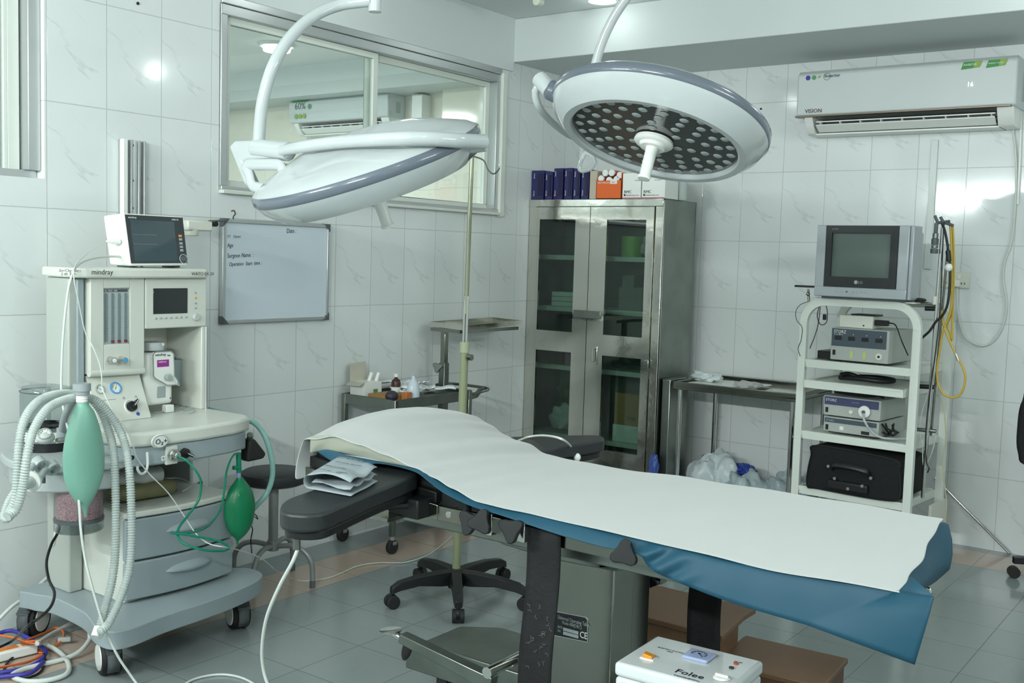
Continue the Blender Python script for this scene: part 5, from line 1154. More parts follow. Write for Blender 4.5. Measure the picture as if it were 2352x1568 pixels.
floorcable('white_hose', 'thick white hose curving over the floor from under the machine base', [(290, 1400, .04), (215, 1440, .06), (205, 1470, .03), (180, 1498, .01), (140, 1515, 0), (90, 1527, 0), (50, 1538, 0), (28, 1552, 0), (60, 1564, 0), (110, 1562, 0), (152, 1548, 0), (158, 1525, 0), (140, 1500, .0), (110, 1482, .01), (85, 1476, .04)], .0085, WCABLE)
floorcable('white_hose', 'white hose running straight from the left edge towards the machine base', [(85, 1478, .045), (120, 1455, .02), (170, 1428, .02), (210, 1405, .03)], .008, WCABLE)
floorcable('black_cable', 'thin black cable looped on the tiles in front of the power strip', [(100, 1500, .02), (104, 1520, .0), (90, 1545, 0), (50, 1558, 0), (12, 1548, 0), (14, 1525, 0), (40, 1500, .01)], .004, BLACKP)
o = M(); P_ = [a_(c, a, b_) for a, b_, c in [(136, 1160, .42), (135, 1215, .45), (118, 1250, .5), (107, 1290, .55), (112, 1330, .62), (125, 1360, .72), (118, 1390, .8), (95, 1415, .84), (60, 1440, .86)]]+[at('z', .05, 30, 1470), at('z', .04, -10, 1490)]
o.tube(rm(*P_), .0048); tag(o.build('black_cable', BLACKP), 'black cable dropping from the canister past the left wheel', 'cable')
o = M(); o.tube(rm(*[a_(c, a, b_) for a, b_, c in [(131, 1165, .38), (130, 1205, .38), (124, 1245, .40), (118, 1255, .4)]]), .006); tag(o.build('white_tube', WCABLE), 'short white tube beside the black cable behind the canister', 'tube')
o = M(); o.tube(rm(*[a_(c, a, b_) for a, b_, c in [(-10, 1430, .1), (25, 1395, .1), (60, 1370, .08), (110, 1325, .05), (140, 1292, .04)]]), .007); tag(o.build('white_cable', WCABLE), 'white cable running up along the left wall behind the machine wheel', 'cable')
m = M(); c_ = at('z', .02, 148, 1468); m.obox(c_, (.022, .008, .008), Matrix.Rotation(.9, 3, 'Z')); o = m.build('clear_connector', CLEARH, None, bevel=.003); tag(o, 'small clear plug end lying by the orange cable', 'plug')
floorcable('floor_tube', 'white tube crossing the tiles at the bottom edge', [(405, 1585, 0), (440, 1562, 0), (480, 1551, 0), (520, 1549, 0), (560, 1558, 0), (600, 1580, 0)], .0042, WCABLE)
# ================================================================ steel cupboard in the corner
CX0, CX1, CY0, CY1, CH = .004, .925, -.55, -.15, 1.80
t = CB = thing('supply_cabinet', 'tall polished steel cupboard with four dark glass panels in the corner', 'cupboard', ((CX0+CX1)/2, (CY0+CY1)/2, 0))
m = M()
m.box(CX0, CX0+.012, CY0+.02, CY1, .06, CH); m.box(CX1-.012, CX1, CY0+.02, CY1, .06, CH); m.box(CX0, CX1, CY1-.012, CY1, .06, CH)
m.box(CX0, CX1, CY0+.02, CY1, .06, .08); m.box(CX0, CX1, CY0+.0, CY1, CH-.012, CH)
m.build('carcass', STEELD, t, bevel=.003)
m = M(); m.box(CX0, CX0+.05, CY0, CY0+.02, .06, CH-.02); m.box(CX1-.05, CX1, CY0, CY0+.02, .06, CH-.02); m.box(CX0, CX1, CY0-.004, CY0+.02, CH-.045, CH); m.box(CX0, CX1, CY0, CY0+.02, .06, .10)
m.build('face_frame', MIRROR, t, bevel=.004)
for x_ in (CX0+.03, CX1-.03):
    for y_ in (CY0+.04, CY1-.03): m = M(); m.box(x_-.018, x_+.018, y_-.018, y_+.018, 0, .06); m.build('leg', STEELD, t)
xm = .452
def gdoor(x0, x1, wx0, wx1):
    z0_, z1_ = .105, CH-.047; m = M(); y0_, y1_ = CY0-.012, CY0+.004
    for q in ((x0, wx0, z0_, z1_), (wx1, x1, z0_, z1_), (wx0, wx1, z0_, .33), (wx0, wx1, .888, 1.01), (wx0, wx1, 1.68, z1_)): m.box(q[0], q[1], y0_, y1_, q[2], q[3])
    d = m.build('door', MIRROR, t, bevel=0)
    for a, b_ in ((.33, .888), (1.01, 1.68)): m = M(); m.box(wx0, wx1, y0_+.006, y0_+.009, a, b_); m.build('door_glass', GLASSC, d)
    return d
dl = gdoor(CX0+.052, xm-.002, .092, .349); dr = gdoor(xm+.002, CX1-.052, .567, .826)
m = M(); m.tube([(.515, CY0-.012, .925), (.515, CY0-.04, .925), (.515, CY0-.04, .85), (.515, CY0-.012, .85)], .008); m.build('door_handle', CHROME, dr)
m = M(); m.box(.495, .535, CY0-.018, CY0-.011, .83, .94); m.build('handle_plate', MIRROR, dr, bevel=.003)
m = M(); m.box(.36, .55, CY0-.02, CY0-.011, 1.10, 1.145); m.build('door_latch', STEELD, dr, bevel=.003)
m = M(); m.box(CX1-.075, CX1-.045, CY0-.022, CY0-.011, .84, .885); m.build('hinge', CHROME, dr, bevel=.003)
SH = [.34, .765, 1.125, 1.44]
for z_ in SH: m = M(); m.box(CX0+.014, CX1-.014, CY0+.10, CY1-.014, z_, z_+.028); m.build('shelf', mat('shelf_steel', (205, 212, 206), .3, .4), t)
m = M(); m.box(CX0+.014, CX1-.014, CY1-.02, CY1-.013, .08, CH-.02); m.build('back_lining', mat('cupboard_back', (78, 92, 88), .5), t)
def block(nm, lab, cat, x0, x1, y0, y1, z0, z1, mt_, grp=None, rz=0, bev=.002):
    c_ = Vector(((x0+x1)/2, (y0+y1)/2, (z0+z1)/2)); m = M(); m.obox(c_, ((x1-x0)/2, (y1-y0)/2, (z1-z0)/2), Matrix.Rotation(rz, 3, 'Z')); o = m.build(nm, mt_, None, bevel=bev); tag(o, lab, cat, grp); return o
PB = mat('box_pale', (196, 204, 200), .6); BR_ = mat('box_brown', (92, 66, 50), .6); GN = mat('box_green', (92, 140, 60), .6); GD = mat('box_grey', (110, 118, 116), .6)
yy = CY0+.13
for k in range(3): block('carton', ['pale flat carton at the bottom of the stack behind the left door', 'pale flat carton in the middle of the stack behind the left door', 'pale flat carton on top of the stack behind the left door'][k], 'box', .10, .27, yy, yy+.12, 1.154+.03*k+.0005, 1.182+.03*k, PB, 'flat cartons behind the left door', rz=.05*k-.03)
block('folded_packet', 'pale packet standing on the top shelf behind the left door', 'packet', .30, .345, yy, yy+.1, 1.469, 1.60, PB)
def bottle(nm, lab, x, y, z, r, h, mt_, cap=WHITEP, cat='bottle'):
    t_ = thing(nm, lab, cat, (x, y, z)); m = M(); m.lathe([(0, 0), (r, 0), (r, h*.62), (r*.85, h*.72), (r*.35, h*.80), (r*.35, h*.88), (0, h*.88)], Matrix.Translation((x, y, z+.0005)), n=22); m.build('body', mt_, t_)
    m = M(); m.lathe([(0, h*.86), (r*.45, h*.86), (r*.45, h), (0, h)], Matrix.Translation((x, y, z+.0005)), n=22); m.build('cap', cap, t_); return t_
zs = 1.154-.0
bottle('plastic_bottle', 'mauve bottle on the third shelf behind the left door', .245, yy, .794, .03, .14, mat('mauve', (150, 110, 130), .4))
block('box', 'brown box low behind the left door glass', 'box', .10, .20, yy, yy+.1, .794, .85, BR_); block('box', 'brown box resting on another brown box behind the left door', 'box', .10, .19, yy, yy+.1, .8505, .90, BR_)
for i, (x0, x1, z0_, z1_, m_, l_) in enumerate(((.58, .74, 1.154, 1.29, GD, 'large grey box behind the upper right glass'), (.60, .68, 1.2905, 1.36, GD, 'small grey box stacked on the large grey one behind the right glass'), (.745, .80, 1.154, 1.24, BR_, 'narrow brown box beside the grey boxes in the cupboard'))):
    block('box', l_, 'box', x0, x1, yy, yy+.12, z0_, z1_, m_)
o = M(); o.lathe([(0, 0), (.065, 0), (.068, .12), (.064, .12), (.06, .01)], Matrix.Translation((.64, yy+.04, 1.469)), n=28); tag(o.build('green_tub', mat('tub_green', (110, 160, 60), .4)), 'lime green tub on the top shelf behind the right glass', 'tub')
def crumple(nm, lab, c_, sx, sy, sz, mt_, cat='packet', seed=1, n=26, sub=0):
    rnd = random.Random(seed); m = M(); ph = [(rnd.uniform(5, 16), rnd.uniform(0, 6), rnd.uniform(5, 16), rnd.uniform(0, 6)) for _ in range(5)]
    m.sphere((0, 0, 0), 1, n=n)
    bmesh.ops.subdivide_edges(m.b, edges=m.b.edges[:], cuts=1, use_grid_fill=True)
    from mathutils import noise as nz_
    for v in m.b.verts:
        p_ = v.co; f_ = 1+.10*sum(math.sin(a*p_.x*.5+b_+c1*p_.y*.5)*math.cos(c1*p_.z*.4+d_) for a, b_, c1, d_ in ph)
        f_ += .55*(nz_.ridged_multi_fractal(p_*1.9+Vector((seed*3.1, seed, 0)), .9, 2.1, 4, 1., 2.)-1.0)*.35
        v.co = Vector((c_[0]+p_.x*sx*f_, c_[1]+p_.y*sy*f_, c_[2]+max(p_.z*sz*f_, -sz*.75)))
    o = m.build(nm, mt_, None, sub=sub, ang=55); tag(o, lab, cat); return o
crumple('glove_bundle', 'pale glove bundle on the top shelf at the right glass', (.77, yy+.02, 1.53), .05, .05, .07, LIN, 'gloves', 3)
crumple('film_bag', 'translucent bluish plastic bag lying behind the lower left glass', (.22, yy+.04, .46), .11, .08, .085, CLEARH, 'bag', 5)
crumple('green_bag', 'dark green leafy looking bag behind the lower left glass', (.22, yy+.1, .60), .10, .05, .07, mat('bag_green', (52, 78, 50), .5), 'bag', 6)
bx = block('carton', 'brown carton printed in black behind the lower right glass', 'box', .58, .80, yy, yy+.14, .47, .66, CARD)
text('print', 'TMR', .035, (.66, yy-.001, .50), X, Z, INK, bx)
block('tray_box', 'pale tray under the brown carton in the cupboard', 'box', .575, .80, yy-.005, yy+.15, .3685, .4695, PB)
for i, c_ in enumerate(((.62, .25), (.72, .23))): crumple('film_packet', ['blue plastic packet at the foot of the cupboard, near the door gap', 'pale plastic packet at the foot of the cupboard, near the side'][i], (c_[0], yy, .12), .06, .08, .04, mat('film_blue', (92, 140, 160), .3) if i == 0 else CLEARH, 'packet', 8+i)
for i in range(4): bottle('small_vial', 'small green capped vial on the lower shelf behind the left glass', .12+.05*i, yy, .794-.0, .014, .06, mat('vial', (120, 150, 110), .3), GN) if i > 9 else None
# things on top of the cupboard
ZT = CH+.001; NAVY = mat('navy_box', (38, 38, 92), .4); NAVYD = mat('navy_box_dark', (26, 26, 58), .4)
xs = [(-.0, .095, .175, .0), (.100, .155, .165, .12), (.165, .235, .185, -.05), (.24, .30, .185, .06), (.305, .355, .18, .0), (.36, .415, .175, .05)]
names = ['leftmost dark blue box on the cupboard, wide face forward', 'second dark blue box from the left on the cupboard', 'third dark blue box from the left on the cupboard, with a red dot', 'fourth dark blue box from the left on the cupboard', 'fifth dark blue box from the left on the cupboard', 'rightmost dark blue box on the cupboard beside the open carton']
for i, (a, b_, h_, rz) in enumerate(xs):
    a += .006; o = block('glove_box', names[i], 'box', a, b_, CY0+.01, CY0+.12, ZT, ZT+h_, NAVY, 'dark blue boxes on the cupboard', rz*.5)
    f = M(); f.box(a+.55*(b_-a), b_-.004, CY0+.0065, CY0+.0095, ZT+.02, ZT+h_-.02) if rz == 0 or True else None; f.build('side_panel', NAVYD, o)
    for zz in (ZT+.02, ZT+h_-.05):
        text('print', 'Sensor', .012, (a+.028 if i == 0 else a+.018, CY0+.003, zz), Z, -X, WHITEP, o)
    if i == 2: disc((a+.012, CY0+.005, ZT+.022), .006, -Y, mat('dot_red', (200, 50, 60), .5), 'red_dot', o)
o = block('carton', 'open pale carton between the blue boxes and the orange box', 'box', .425, .475, CY0+.01, CY0+.14, ZT, ZT+.165, mat('carton_side', (186, 176, 158), .7))
ob = thing('orange_box', 'orange box full of white capped tubes on the cupboard', 'box', (.56, CY0+.07, ZT))
ORG = mat('orange_card', (222, 102, 42), .5)
m = M(); x0, x1, y0_, y1_ = .478, .648, CY0+.0, CY0+.12
m.box(x0, x1, y0_, y0_+.003, ZT, ZT+.105); m.box(x0, x0+.003, y0_, y1_, ZT, ZT+.12); m.box(x1-.003, x1, y0_, y1_, ZT, ZT+.15); m.box(x0, x1, y1_-.003, y1_, ZT, ZT+.15); m.box(x0, x1, y0_, y1_, ZT, ZT+.003)
m.build('carton', ORG, ob)
text('print', 'NEO MEGAPAIN', .013, (x0+.01, y0_-.001, ZT+.088), X, Z, WHITEP, ob); sticker([(x0+.095, y0_-.001, ZT+.085), (x0+.14, y0_-.001, ZT+.085), (x0+.14, y0_-.001, ZT+.112), (x0+.095, y0_-.001, ZT+.112)], WHITEP, 'label', ob)
text('print', 'HLS', .014, (x0+.103, y0_-.0025, ZT+.091), X, Z, mat('dot_red', (200, 50, 60), .5), ob)
tubes = [(.50, .118), (.555, .108), (.605, .112), (.528, .150), (.57, .150), (.625, .135)]
pr = None
for i, (tx, tz) in enumerate(tubes):
    lab = ['white capped tube at the left end of the orange box', 'white capped tube low in the middle of the orange box', 'white capped tube low on the right of the orange box', 'white capped tube on top of the orange box, left one', 'white capped tube on top of the orange box, right one', 'white capped tube lying highest at the right of the orange box'][i]
    if pr is None:
        pr = thing('capped_tube', lab, 'tube', (tx, y0_+.015, ZT+tz), group='capped tubes in the orange box', local=True)
        m = M(); m.cyl((0, -.005, 0), (0, .012, 0), .0195, n=24); m.build('cap', WHITEP, pr, bevel=.002); m = M(); m.cyl((0, .012, 0), (0, .085, 0), .0185, n=20); m.build('barrel', mat('tube_red', (206, 70, 50), .4), pr)
    else: dup(pr, (tx, y0_+.015, ZT+tz), lab)
for i, (a, b_) in enumerate(((.655, .775), (.782, .93))):
    o = block('white_box', ['white printed box beside the orange box on the cupboard', 'wider white printed box near the right end of the cupboard top'][i], 'box', a, b_, CY0+.0, CY0+.16, ZT, ZT+.145, WHITEP, 'white printed boxes on the cupboard')
    sticker([(a+.001, CY0-.0015, ZT+.001), (b_-.001, CY0-.0015, ZT+.001), (b_-.001, CY0-.0015, ZT+.006), (a+.001, CY0-.0015, ZT+.006)], mat('strip_pink', (190, 90, 120), .5), 'pink_edge', o)
    text('print', 'RMC', .024, (a+.012, CY0-.002, ZT+.03), X, Z, GREYD, o); text('print', 'Disposable Syringe 10 ml', .009, (a+.02, CY0-.002, ZT+.016), X, Z, GREYD, o); text('print', 'LOT 2021-04', .008, (a+.08, CY0-.002, ZT+.10), X, Z, GREYD, o)
    m = M(); m.box(a+.012, a+.020, CY0-.002, CY0-.001, ZT+.014, ZT+.026); m.build('print_mark', INK, o)
m = M(); m.lathe([(0, 0), (.028, 0), (.03, .01), (.03, .10), (.022, .115), (.022, .13), (0, .13)], Matrix.Translation((.965-.03, -.35, ZT)), n=24); tag(m.build('clear_jar', CLEARH), 'clear jar standing behind the white boxes on the cupboard', 'jar')
# steel bin-like bracket beside the cupboard, with blue film bag
m = M(); m.box(.935, .99, -.50, -.30, 0, .78); o = m.build('steel_panel', STEELD, None, bevel=.006); tag(o, 'narrow steel panel standing against the side of the cupboard', 'panel')
crumple('film_bag', 'clear bag with blue print hanging beside the cupboard side', (.945, -.58, .27), .03, .025, .09, mat('film_navy', (60, 84, 150), .3), 'bag', 12)
# ================================================================ instrument trolley at the left wall
t = TR = thing('instrument_trolley', 'low steel trolley with a rimmed top tray and casters by the left wall', 'trolley', (.21, -1.9, 0))
x0, x1, y0_, y1_, zt = .03, .39, -2.15, -1.56, .75
m = M(); m.box(x0+.006, x1-.006, y0_+.006, y1_-.006, zt-.025, zt-.018)
for q in ((x0, x1, y0_, y0_+.006), (x0, x1, y1_-.006, y1_), (x0, x0+.006, y0_, y1_), (x1-.006, x1, y0_, y1_)): m.box(q[0], q[1], q[2], q[3], zt-.05, zt)
m.build('top_tray', STEELD, t, bevel=.002)
m = M(); m.box(x0+.01, x1-.01, y0_+.01, y1_-.01, .18, .23); m.build('bottom_tray', STEELD, t, bevel=.002)
for a in (x0+.012, x1-.012):
    for b_ in (y0_+.012, y1_-.012):
        m = M(); m.box(a-.013, a+.013, b_-.013, b_+.013, .085, zt-.002); m.build('leg', STEEL, t, bevel=.002)
        m = M(); m.cyl((a-.012, b_, .035), (a+.012, b_, .035), .035, n=20); cs_ = m.build('caster', RUBBER, t, bevel=.004)
        m = M(); m.cyl((a, b_, .04), (a, b_, .09), .012); m.box(a-.018, a+.018, b_-.014, b_+.014, .045, .062); m.build('caster_fork', CHROME, cs_)
m = M(); m.tube(rm((x1-.02, y1_-.02, zt-.03), (x1+.0, y1_+.08, zt-.015), (x1-.0, y1_+.12, zt), (x0+.1, y1_+.12, zt), (x0+.02, y1_+.03, zt-.02), n=8), .008); m.build('push_handle', STEEL, t)
m = M(); m.prism([(x1, y1_+.0, zt-.05), (x1, y1_+.05, zt-.045), (x1, y1_+.12, zt+.012), (x1, y1_+.06, zt-.0)], (-.012, 0, 0)); m.build('handle_bracket', STEELD, t, bevel=.003)
zb = zt-.0175
def A_(px, py, z_=zb): return at('z', z_, px, py)
wb_ = thing('open_box', 'open white carton with raised lid on the left end of the trolley', 'box', (.12, -2.07, zb))
m = M(); m.box(.05, .15, -2.11, -1.99, zb+.001, zb+.075); m.build('carton', WHITEP, wb_)
m = M(); m.prism([(.05, -2.11, zb+.075), (.05, -1.99, zb+.075), (.03+.005, -1.99, zb+.165), (.03+.005, -2.10, zb+.16)], (-.003, 0, 0)); m.build('lid', mat('lid_inside', (186, 182, 166), .7), wb_)
m = M(); m.prism([(.05, -2.11, zb+.075), (.15, -2.11, zb+.075), (.15, -2.15, zb+.062), (.06, -2.15, zb+.06)], (0, 0, .002)); m.build('flap', mat('lid_inside', (186, 182, 166), .7), wb_)
m = M(); m.box(.1505, .152, -2.05, -2.02, zb+.01, zb+.04); m.build('colour_label', mat('label_multi', (90, 140, 80), .5), wb_)
for i, (x_, y_) in enumerate(((.08, -2.02), (.11, -2.0))):
    m = M(); m.cyl((x_, y_, zb+.05), (x_+.01, y_+.02, zb+.115), .010); tag(m.build('syringe', WHITEP), ['white syringe standing in the open carton, nearer to the lid', 'white syringe standing in the open carton, farther from the lid'][i], 'syringe')
block('flat_carton', 'flat tan carton lying along the near rim of the trolley', 'box', .19, .34, -2.13, -1.99, zb+.001, zb+.03, CARD)
block('amber_box', 'small orange and black box beside the white squeeze bottle', 'box', .345, .38, -2.06, -2.02, zb+.001, zb+.045, mat('amber', (176, 110, 60), .5))
m = M(); m.sphere((.325, -2.105, zb+.028), .034, .9, 1, .8); tag(m.build('dark_cup', mat('dark_purple', (48, 44, 56), .5)), 'dark rounded cup near the corner of the trolley tray', 'cup')
bt = bottle('brown_bottle', 'small brown medicine bottle with a white cap on the trolley', .21, -1.95, zb, .024, .115, mat('brown_glass', (62, 30, 26), .15, coat=.4))
m = M(); m.lathe([(.0245, .01), (.0245, .05)], Matrix.Translation((.21, -1.95, zb)), n=22); m.build('label', WHITEP, bt)
bt = thing('squeeze_bottle', 'translucent white squeeze bottle on the near edge of the trolley', 'bottle', (.355, -1.995, zb)); m = M(); m.lathe([(0, 0), (.032, 0), (.033, .05), (.026, .085), (.010, .105), (.009, .12), (0, .12)], Matrix.Translation((.352, -1.98, zb+.001)), n=24); m.build('body', mat('frosted', (206, 218, 226), .3, trans=.2), bt)
for i in range(14):
    x_, y_ = .12+.20*random.random(), -1.93+.30*i/14; a_n = random.uniform(-.6, .9)
    c_ = Vector((x_, y_, zb+.014+.014*(i % 3)+.022*(1-(i/14)))); R_ = Matrix.Rotation(a_n, 3, 'Z') @ Matrix.Rotation(.15*math.sin(i*2), 3, 'X')
    m = M(); rows = [[c_+R_ @ Vector((u_*.055, v_*.028, .006*math.sin(u_*3+i)+.004*math.cos(v_*4+u_*2))) for v_ in (-1, -.5, 0, .5, 1)] for u_ in (-1, -.7, -.35, 0, .35, .7, 1)]
    m.loft(rows); w_ = ['nearest the brown bottle', 'second from the brown bottle', 'third from the brown bottle', 'in the middle, turned one way', 'in the middle, lying under others', 'past the middle of the pile', 'just past the middle', 'fifth from the pole end', 'fourth from the pole end', 'half under the drip stand pole', 'against the far rim', 'third from the pole end', 'second from the pole end', 'at the pole end'][i]
    tag(m.build('wrapped_syringe', mat('wrapper_white', (222, 228, 228), .35), None, solid=.006), 'crumpled white wrapped syringe on the trolley, '+w_, 'syringe packet', 'wrapped syringes on the trolley')
# mayo tray stand
t = thing('tray_stand', 'tall steel instrument stand with an empty flat tray near the cupboard', 'stand', (.17, -1.42, 0))
zt = 1.09; P4 = [at('z', zt, *q) for q in ((985, 735), (1068, 749), (1199, 736), (1133, 722))]
P4[2] = Vector((.30, -.93, zt)); P4[3] = Vector((.02, -.88, zt)); P4[0] = Vector((.085, -1.56, zt)); P4[1] = Vector((.395, -1.64, zt))
P4[2] = P4[1]+Vector((-.115, .66, 0)); P4[3] = P4[0]+Vector((-.075, .66, 0))
cc = sum(P4, Vector())/4
m = M(); m.prism([cc+(p_-cc)*.99-Z*.022 for p_ in P4], (0, 0, -.003))
for i in range(4): a, b_ = P4[i], P4[(i+1) % 4]; n_ = (cc-(a+b_)/2).normalized()*.004; m.prism([a, b_, b_+n_, a+n_], (0, 0, -.025))
m.build('tray', MIRROR, t)
a, b_ = P4[0].lerp(P4[1], .12), P4[0].lerp(P4[1], .9); 
m = M(); m.box(.13, .42-.06, -1.60, -1.57, zt-.045, zt-.027); m.box(.33, .345, -1.62, -1.1, zt-.045, zt-.027); m.build('tray_frame', STEEL, t)
pb = at('x', .15, 1021, 760)
m = M(); m.box(.137, .167, pb.y-.015, pb.y+.015, .85, zt-.03); m.build('post', STEEL, t, bevel=.002)
m = M(); m.box(.132, .172, pb.y-.02, pb.y+.02, .06, .87); m.build('post_sleeve', STEELD, t, bevel=.002)
c_ = at('x', .16, 1012, 842); knob(t, c_-Y*.02, Vector((.4, -1, 0)), .03, .4, 'height_knob', STEELD); m = M(); m.cyl(c_, c_+Y*.05, .008); m.build('knob_shaft', CHROME, t)
m = M(); m.box(.05, .08, -1.53, -1.0, .03, .06); m.box(.08, .17, pb.y-.02, pb.y+.02, .03, .06); m.build('foot', STEELD, t)
# ================================================================ steel table by the back wall
t = thing('instrument_table', 'steel table with a rimmed top holding white paper by the back wall', 'table', (1.39, -.29, 0))
x0, x1, y0_, y1_, zt = 1.035, 1.755, -.555, -.03, .78
m = M(); m.box(x0, x1, y0_, y1_, zt-.028, zt-.024); m.build('table_top', MIRROR, t)
m = M()
for q in ((x0, x1, y0_, y0_+.012), (x0, x1, y1_-.012, y1_), (x0, x0+.012, y0_, y1_), (x1-.012, x1, y0_, y1_)): m.box(q[0], q[1], q[2], q[3], zt-.045, zt)
m.build('rim', STEEL, t, bevel=.004)
for a in (x0+.03, x1-.03):
    for b_ in (y0_+.03, y1_-.03): m = M(); m.cyl((a, b_, 0), (a, b_, zt-.04), .0135, n=18); m.build('leg', CHROME, t)
m = M(); m.tube(rm((x1-.03, y0_+.03, .53), (x1+.0, y0_+.03, .56), (x1+.06, y0_+.06, .57)), .007); m.build('brace', CHROME, t)
rows = []
for i in range(9):
    rows.append([(x0+.03+.40*i/8, y0_+.03+.38*j/6, zt-.018+.008*abs(math.sin(i*1.7+j))) for j in range(7)])
m = M(); m.loft(rows); tag(m.build('paper_sheet', WHITEP, None, solid=.001, sub=1), 'flat white paper spread over the left half of the steel table', 'paper')
crumple('glove_packet', 'crumpled pale packet at the left rear corner of the steel table', (1.12, -.30, zt+.012), .085, .055, .03, mat('packet_pale', (206, 216, 214), .5), 'packet', 21)
crumple('glove_packet', 'crumpled pale packet in the middle of the steel table', (1.42, -.42, zt+.004), .075, .05, .02, LIN, 'packet', 22)
crumple('film_bag', 'white plastic bag with blue print under the steel table, left', (1.17, -.24, .17), .14, .13, .17, mat('film_white', (196, 206, 208), .3), 'bag', 31, 36)
crumple('film_bag', 'dark blue plastic bag lying over the white bags under the table', (1.33, -.22, .27), .07, .05, .035, mat('film_deep_blue', (40, 62, 150), .3), 'bag', 32, 36)
crumple('film_bag', 'grey clear plastic bag under the steel table, middle', (1.36, -.26, .13), .13, .13, .13, mat('film_grey', (168, 182, 186), .25), 'bag', 33, 36)
crumple('film_bag', 'grey clear plastic bag under the steel table, right by the leg', (1.60, -.24, .14), .12, .12, .14, mat('film_grey', (168, 182, 186), .25), 'bag', 34, 36)
# ================================================================ drip stand
t = IV = thing('drip_stand', 'khaki drip stand on a black five star base behind the operating table', 'drip stand', (1.0, -2.41, 0))
KH = mat('khaki_paint', (136, 142, 112), .4)
hub = at('z', .13, 1048, 1305)
top_ = at('y', hub.y+.02, 1084, 352); mid = hub.lerp(top_, (at('y', hub.y, 1063, 795).z-hub.z)/(top_.z-hub.z)); m2 = hub.lerp(top_, (at('y', hub.y, 1070, 680).z-hub.z)/(top_.z-hub.z))
m = M(); m.cyl(hub-Z*.02, mid, .0175, n=24); m.build('lower_pole', KH, t)
m = M(); m.cyl(mid-(mid-hub)*.03, mid+(top_-hub)*.01, .0205, n=24); m.build('collar', mat('khaki_light', (158, 164, 138), .4), t, bevel=.002)
for k in range(3):
    o_ = Vector((.0075*math.cos(2.1*k), .0075*math.sin(2.1*k), 0)); m = M(); m.cyl(mid+o_, m2+o_, .005, n=12); m.build('inner_rod', CHROME, t)
m = M(); m.cyl(m2-(m2-mid)*.35, top_, .0095, n=20); m.build('upper_pole', mat('pole_olive', (146, 150, 128), .3, .3), t)
c_ = at('y', mid.y, 1076, 820); m = M(); m.cyl(c_+X*.0, c_+X*.018, .013, n=18); m.build('side_knob', STEEL, t)
m = M(); m.tube(rm(top_+Vector((0, 0, -.01)), at('y', top_.y, 1110, 368), at('y', top_.y, 1121, 390), at('y', top_.y, 1134, 399), at('y', top_.y, 1146, 388), at('y', top_.y, 1147, 378)), .0032); m.build('hook', STEEL, t)
W5 = [at('z', 0, *q) for q in [(900, 1396), (1052, 1430), (1205, 1400), (1155, 1332), (965, 1332)]]
for w_ in W5:
    d_ = Vector((w_.x-hub.x, w_.y-hub.y, 0)); L_ = d_.length; d_.normalize(); s_ = Vector((-d_.y, d_.x, 0)); rows = []
    for f_, wd, z1_, z0_ in ((0, .026, .125, .065), (.25, .026, .128, .068), (.6, .023, .122, .082), (.88, .021, .108, .072), (1.0, .016, .088, .060)):
        c_ = Vector((hub.x, hub.y, 0))+d_*(L_*f_*1.02); rows.append([c_-s_*wd+Z*z0_, c_-s_*wd*.8+Z*z1_, c_+s_*wd*.8+Z*z1_, c_+s_*wd+Z*z0_, c_-s_*wd+Z*z0_])
    m = M(); m.loft(rows); m.face(rows[-1][:4]); lg = m.build('base_leg', BLACKP, t, bevel=.004)
    m = M(); c_ = Vector((w_.x, w_.y, .028))
    for k in (-1, 1): m.cyl(c_+s_*.006*k, c_+s_*.024*k, .028, n=22)
    cs_ = m.build('caster', RUBBER, lg, bevel=.003)
    m = M(); m.cyl(c_, c_+Z*.05, .008); m.sphere(c_+Z*.008, .026, .9, .9, .9, n=16); m.build('caster_hood', BLACKP, lg)
m = M(); m.lathe([(0, .05), (.034, .05), (.036, .12), (.026, .132), (0, .132)], Matrix.Translation((hub.x, hub.y, 0)), n=28); m.build('hub', BLACKP, t)
# ================================================================ round stool
t = ST = thing('round_stool', 'round black stool with a grey column and curved tube legs', 'stool', (.30, -2.72, 0))
sc_ = at('z', .56, 629, 1082); sx_, sy_ = sc_.x, sc_.y
sx_, sy_ = at('x', .30, 628, 1180).x, at('x', .30, 628, 1180).y
zs_ = at('x', .30, 628, 1078).z
GT = mat('stool_grey', (142, 146, 144), .35, .3)
m = M(); m.lathe([(0, zs_), (.125, zs_-.002), (.142, zs_-.012), (.147, zs_-.03), (.142, zs_-.052), (.12, zs_-.062), (0, zs_-.064)], Matrix.Translation((sx_, sy_, 0)), n=48); m.build('seat', BLACKV, t)
m = M(); m.cyl((sx_, sy_, .17), (sx_, sy_, zs_-.06), .021, n=24); m.cyl((sx_, sy_, .145), (sx_, sy_, .19), .026, n=24); m.build('column', GT, t, bevel=.002)
for k, an in enumerate((-1.25, -.35, .9, 2.2, 3.6)[:4] if False else (-1.15, .35, 1.95, 3.5)):
    d_ = Vector((math.cos(an), math.sin(an), 0)); b0 = Vector((sx_, sy_, 0))
    m = M(); m.tube(rm(b0+d_*.02+Z*.165, b0+d_*.09+Z*.172, b0+d_*.15+Z*.155, b0+d_*.185+Z*.11, b0+d_*.192+Z*.05, b0+d_*.192+Z*.03), .0115, n=14); l_ = m.build('leg', GT, t)
    m = M(); m.cyl(b0+d_*.192, b0+d_*.192+Z*.032, .0125); m.build('rubber_foot', GREYD, l_)
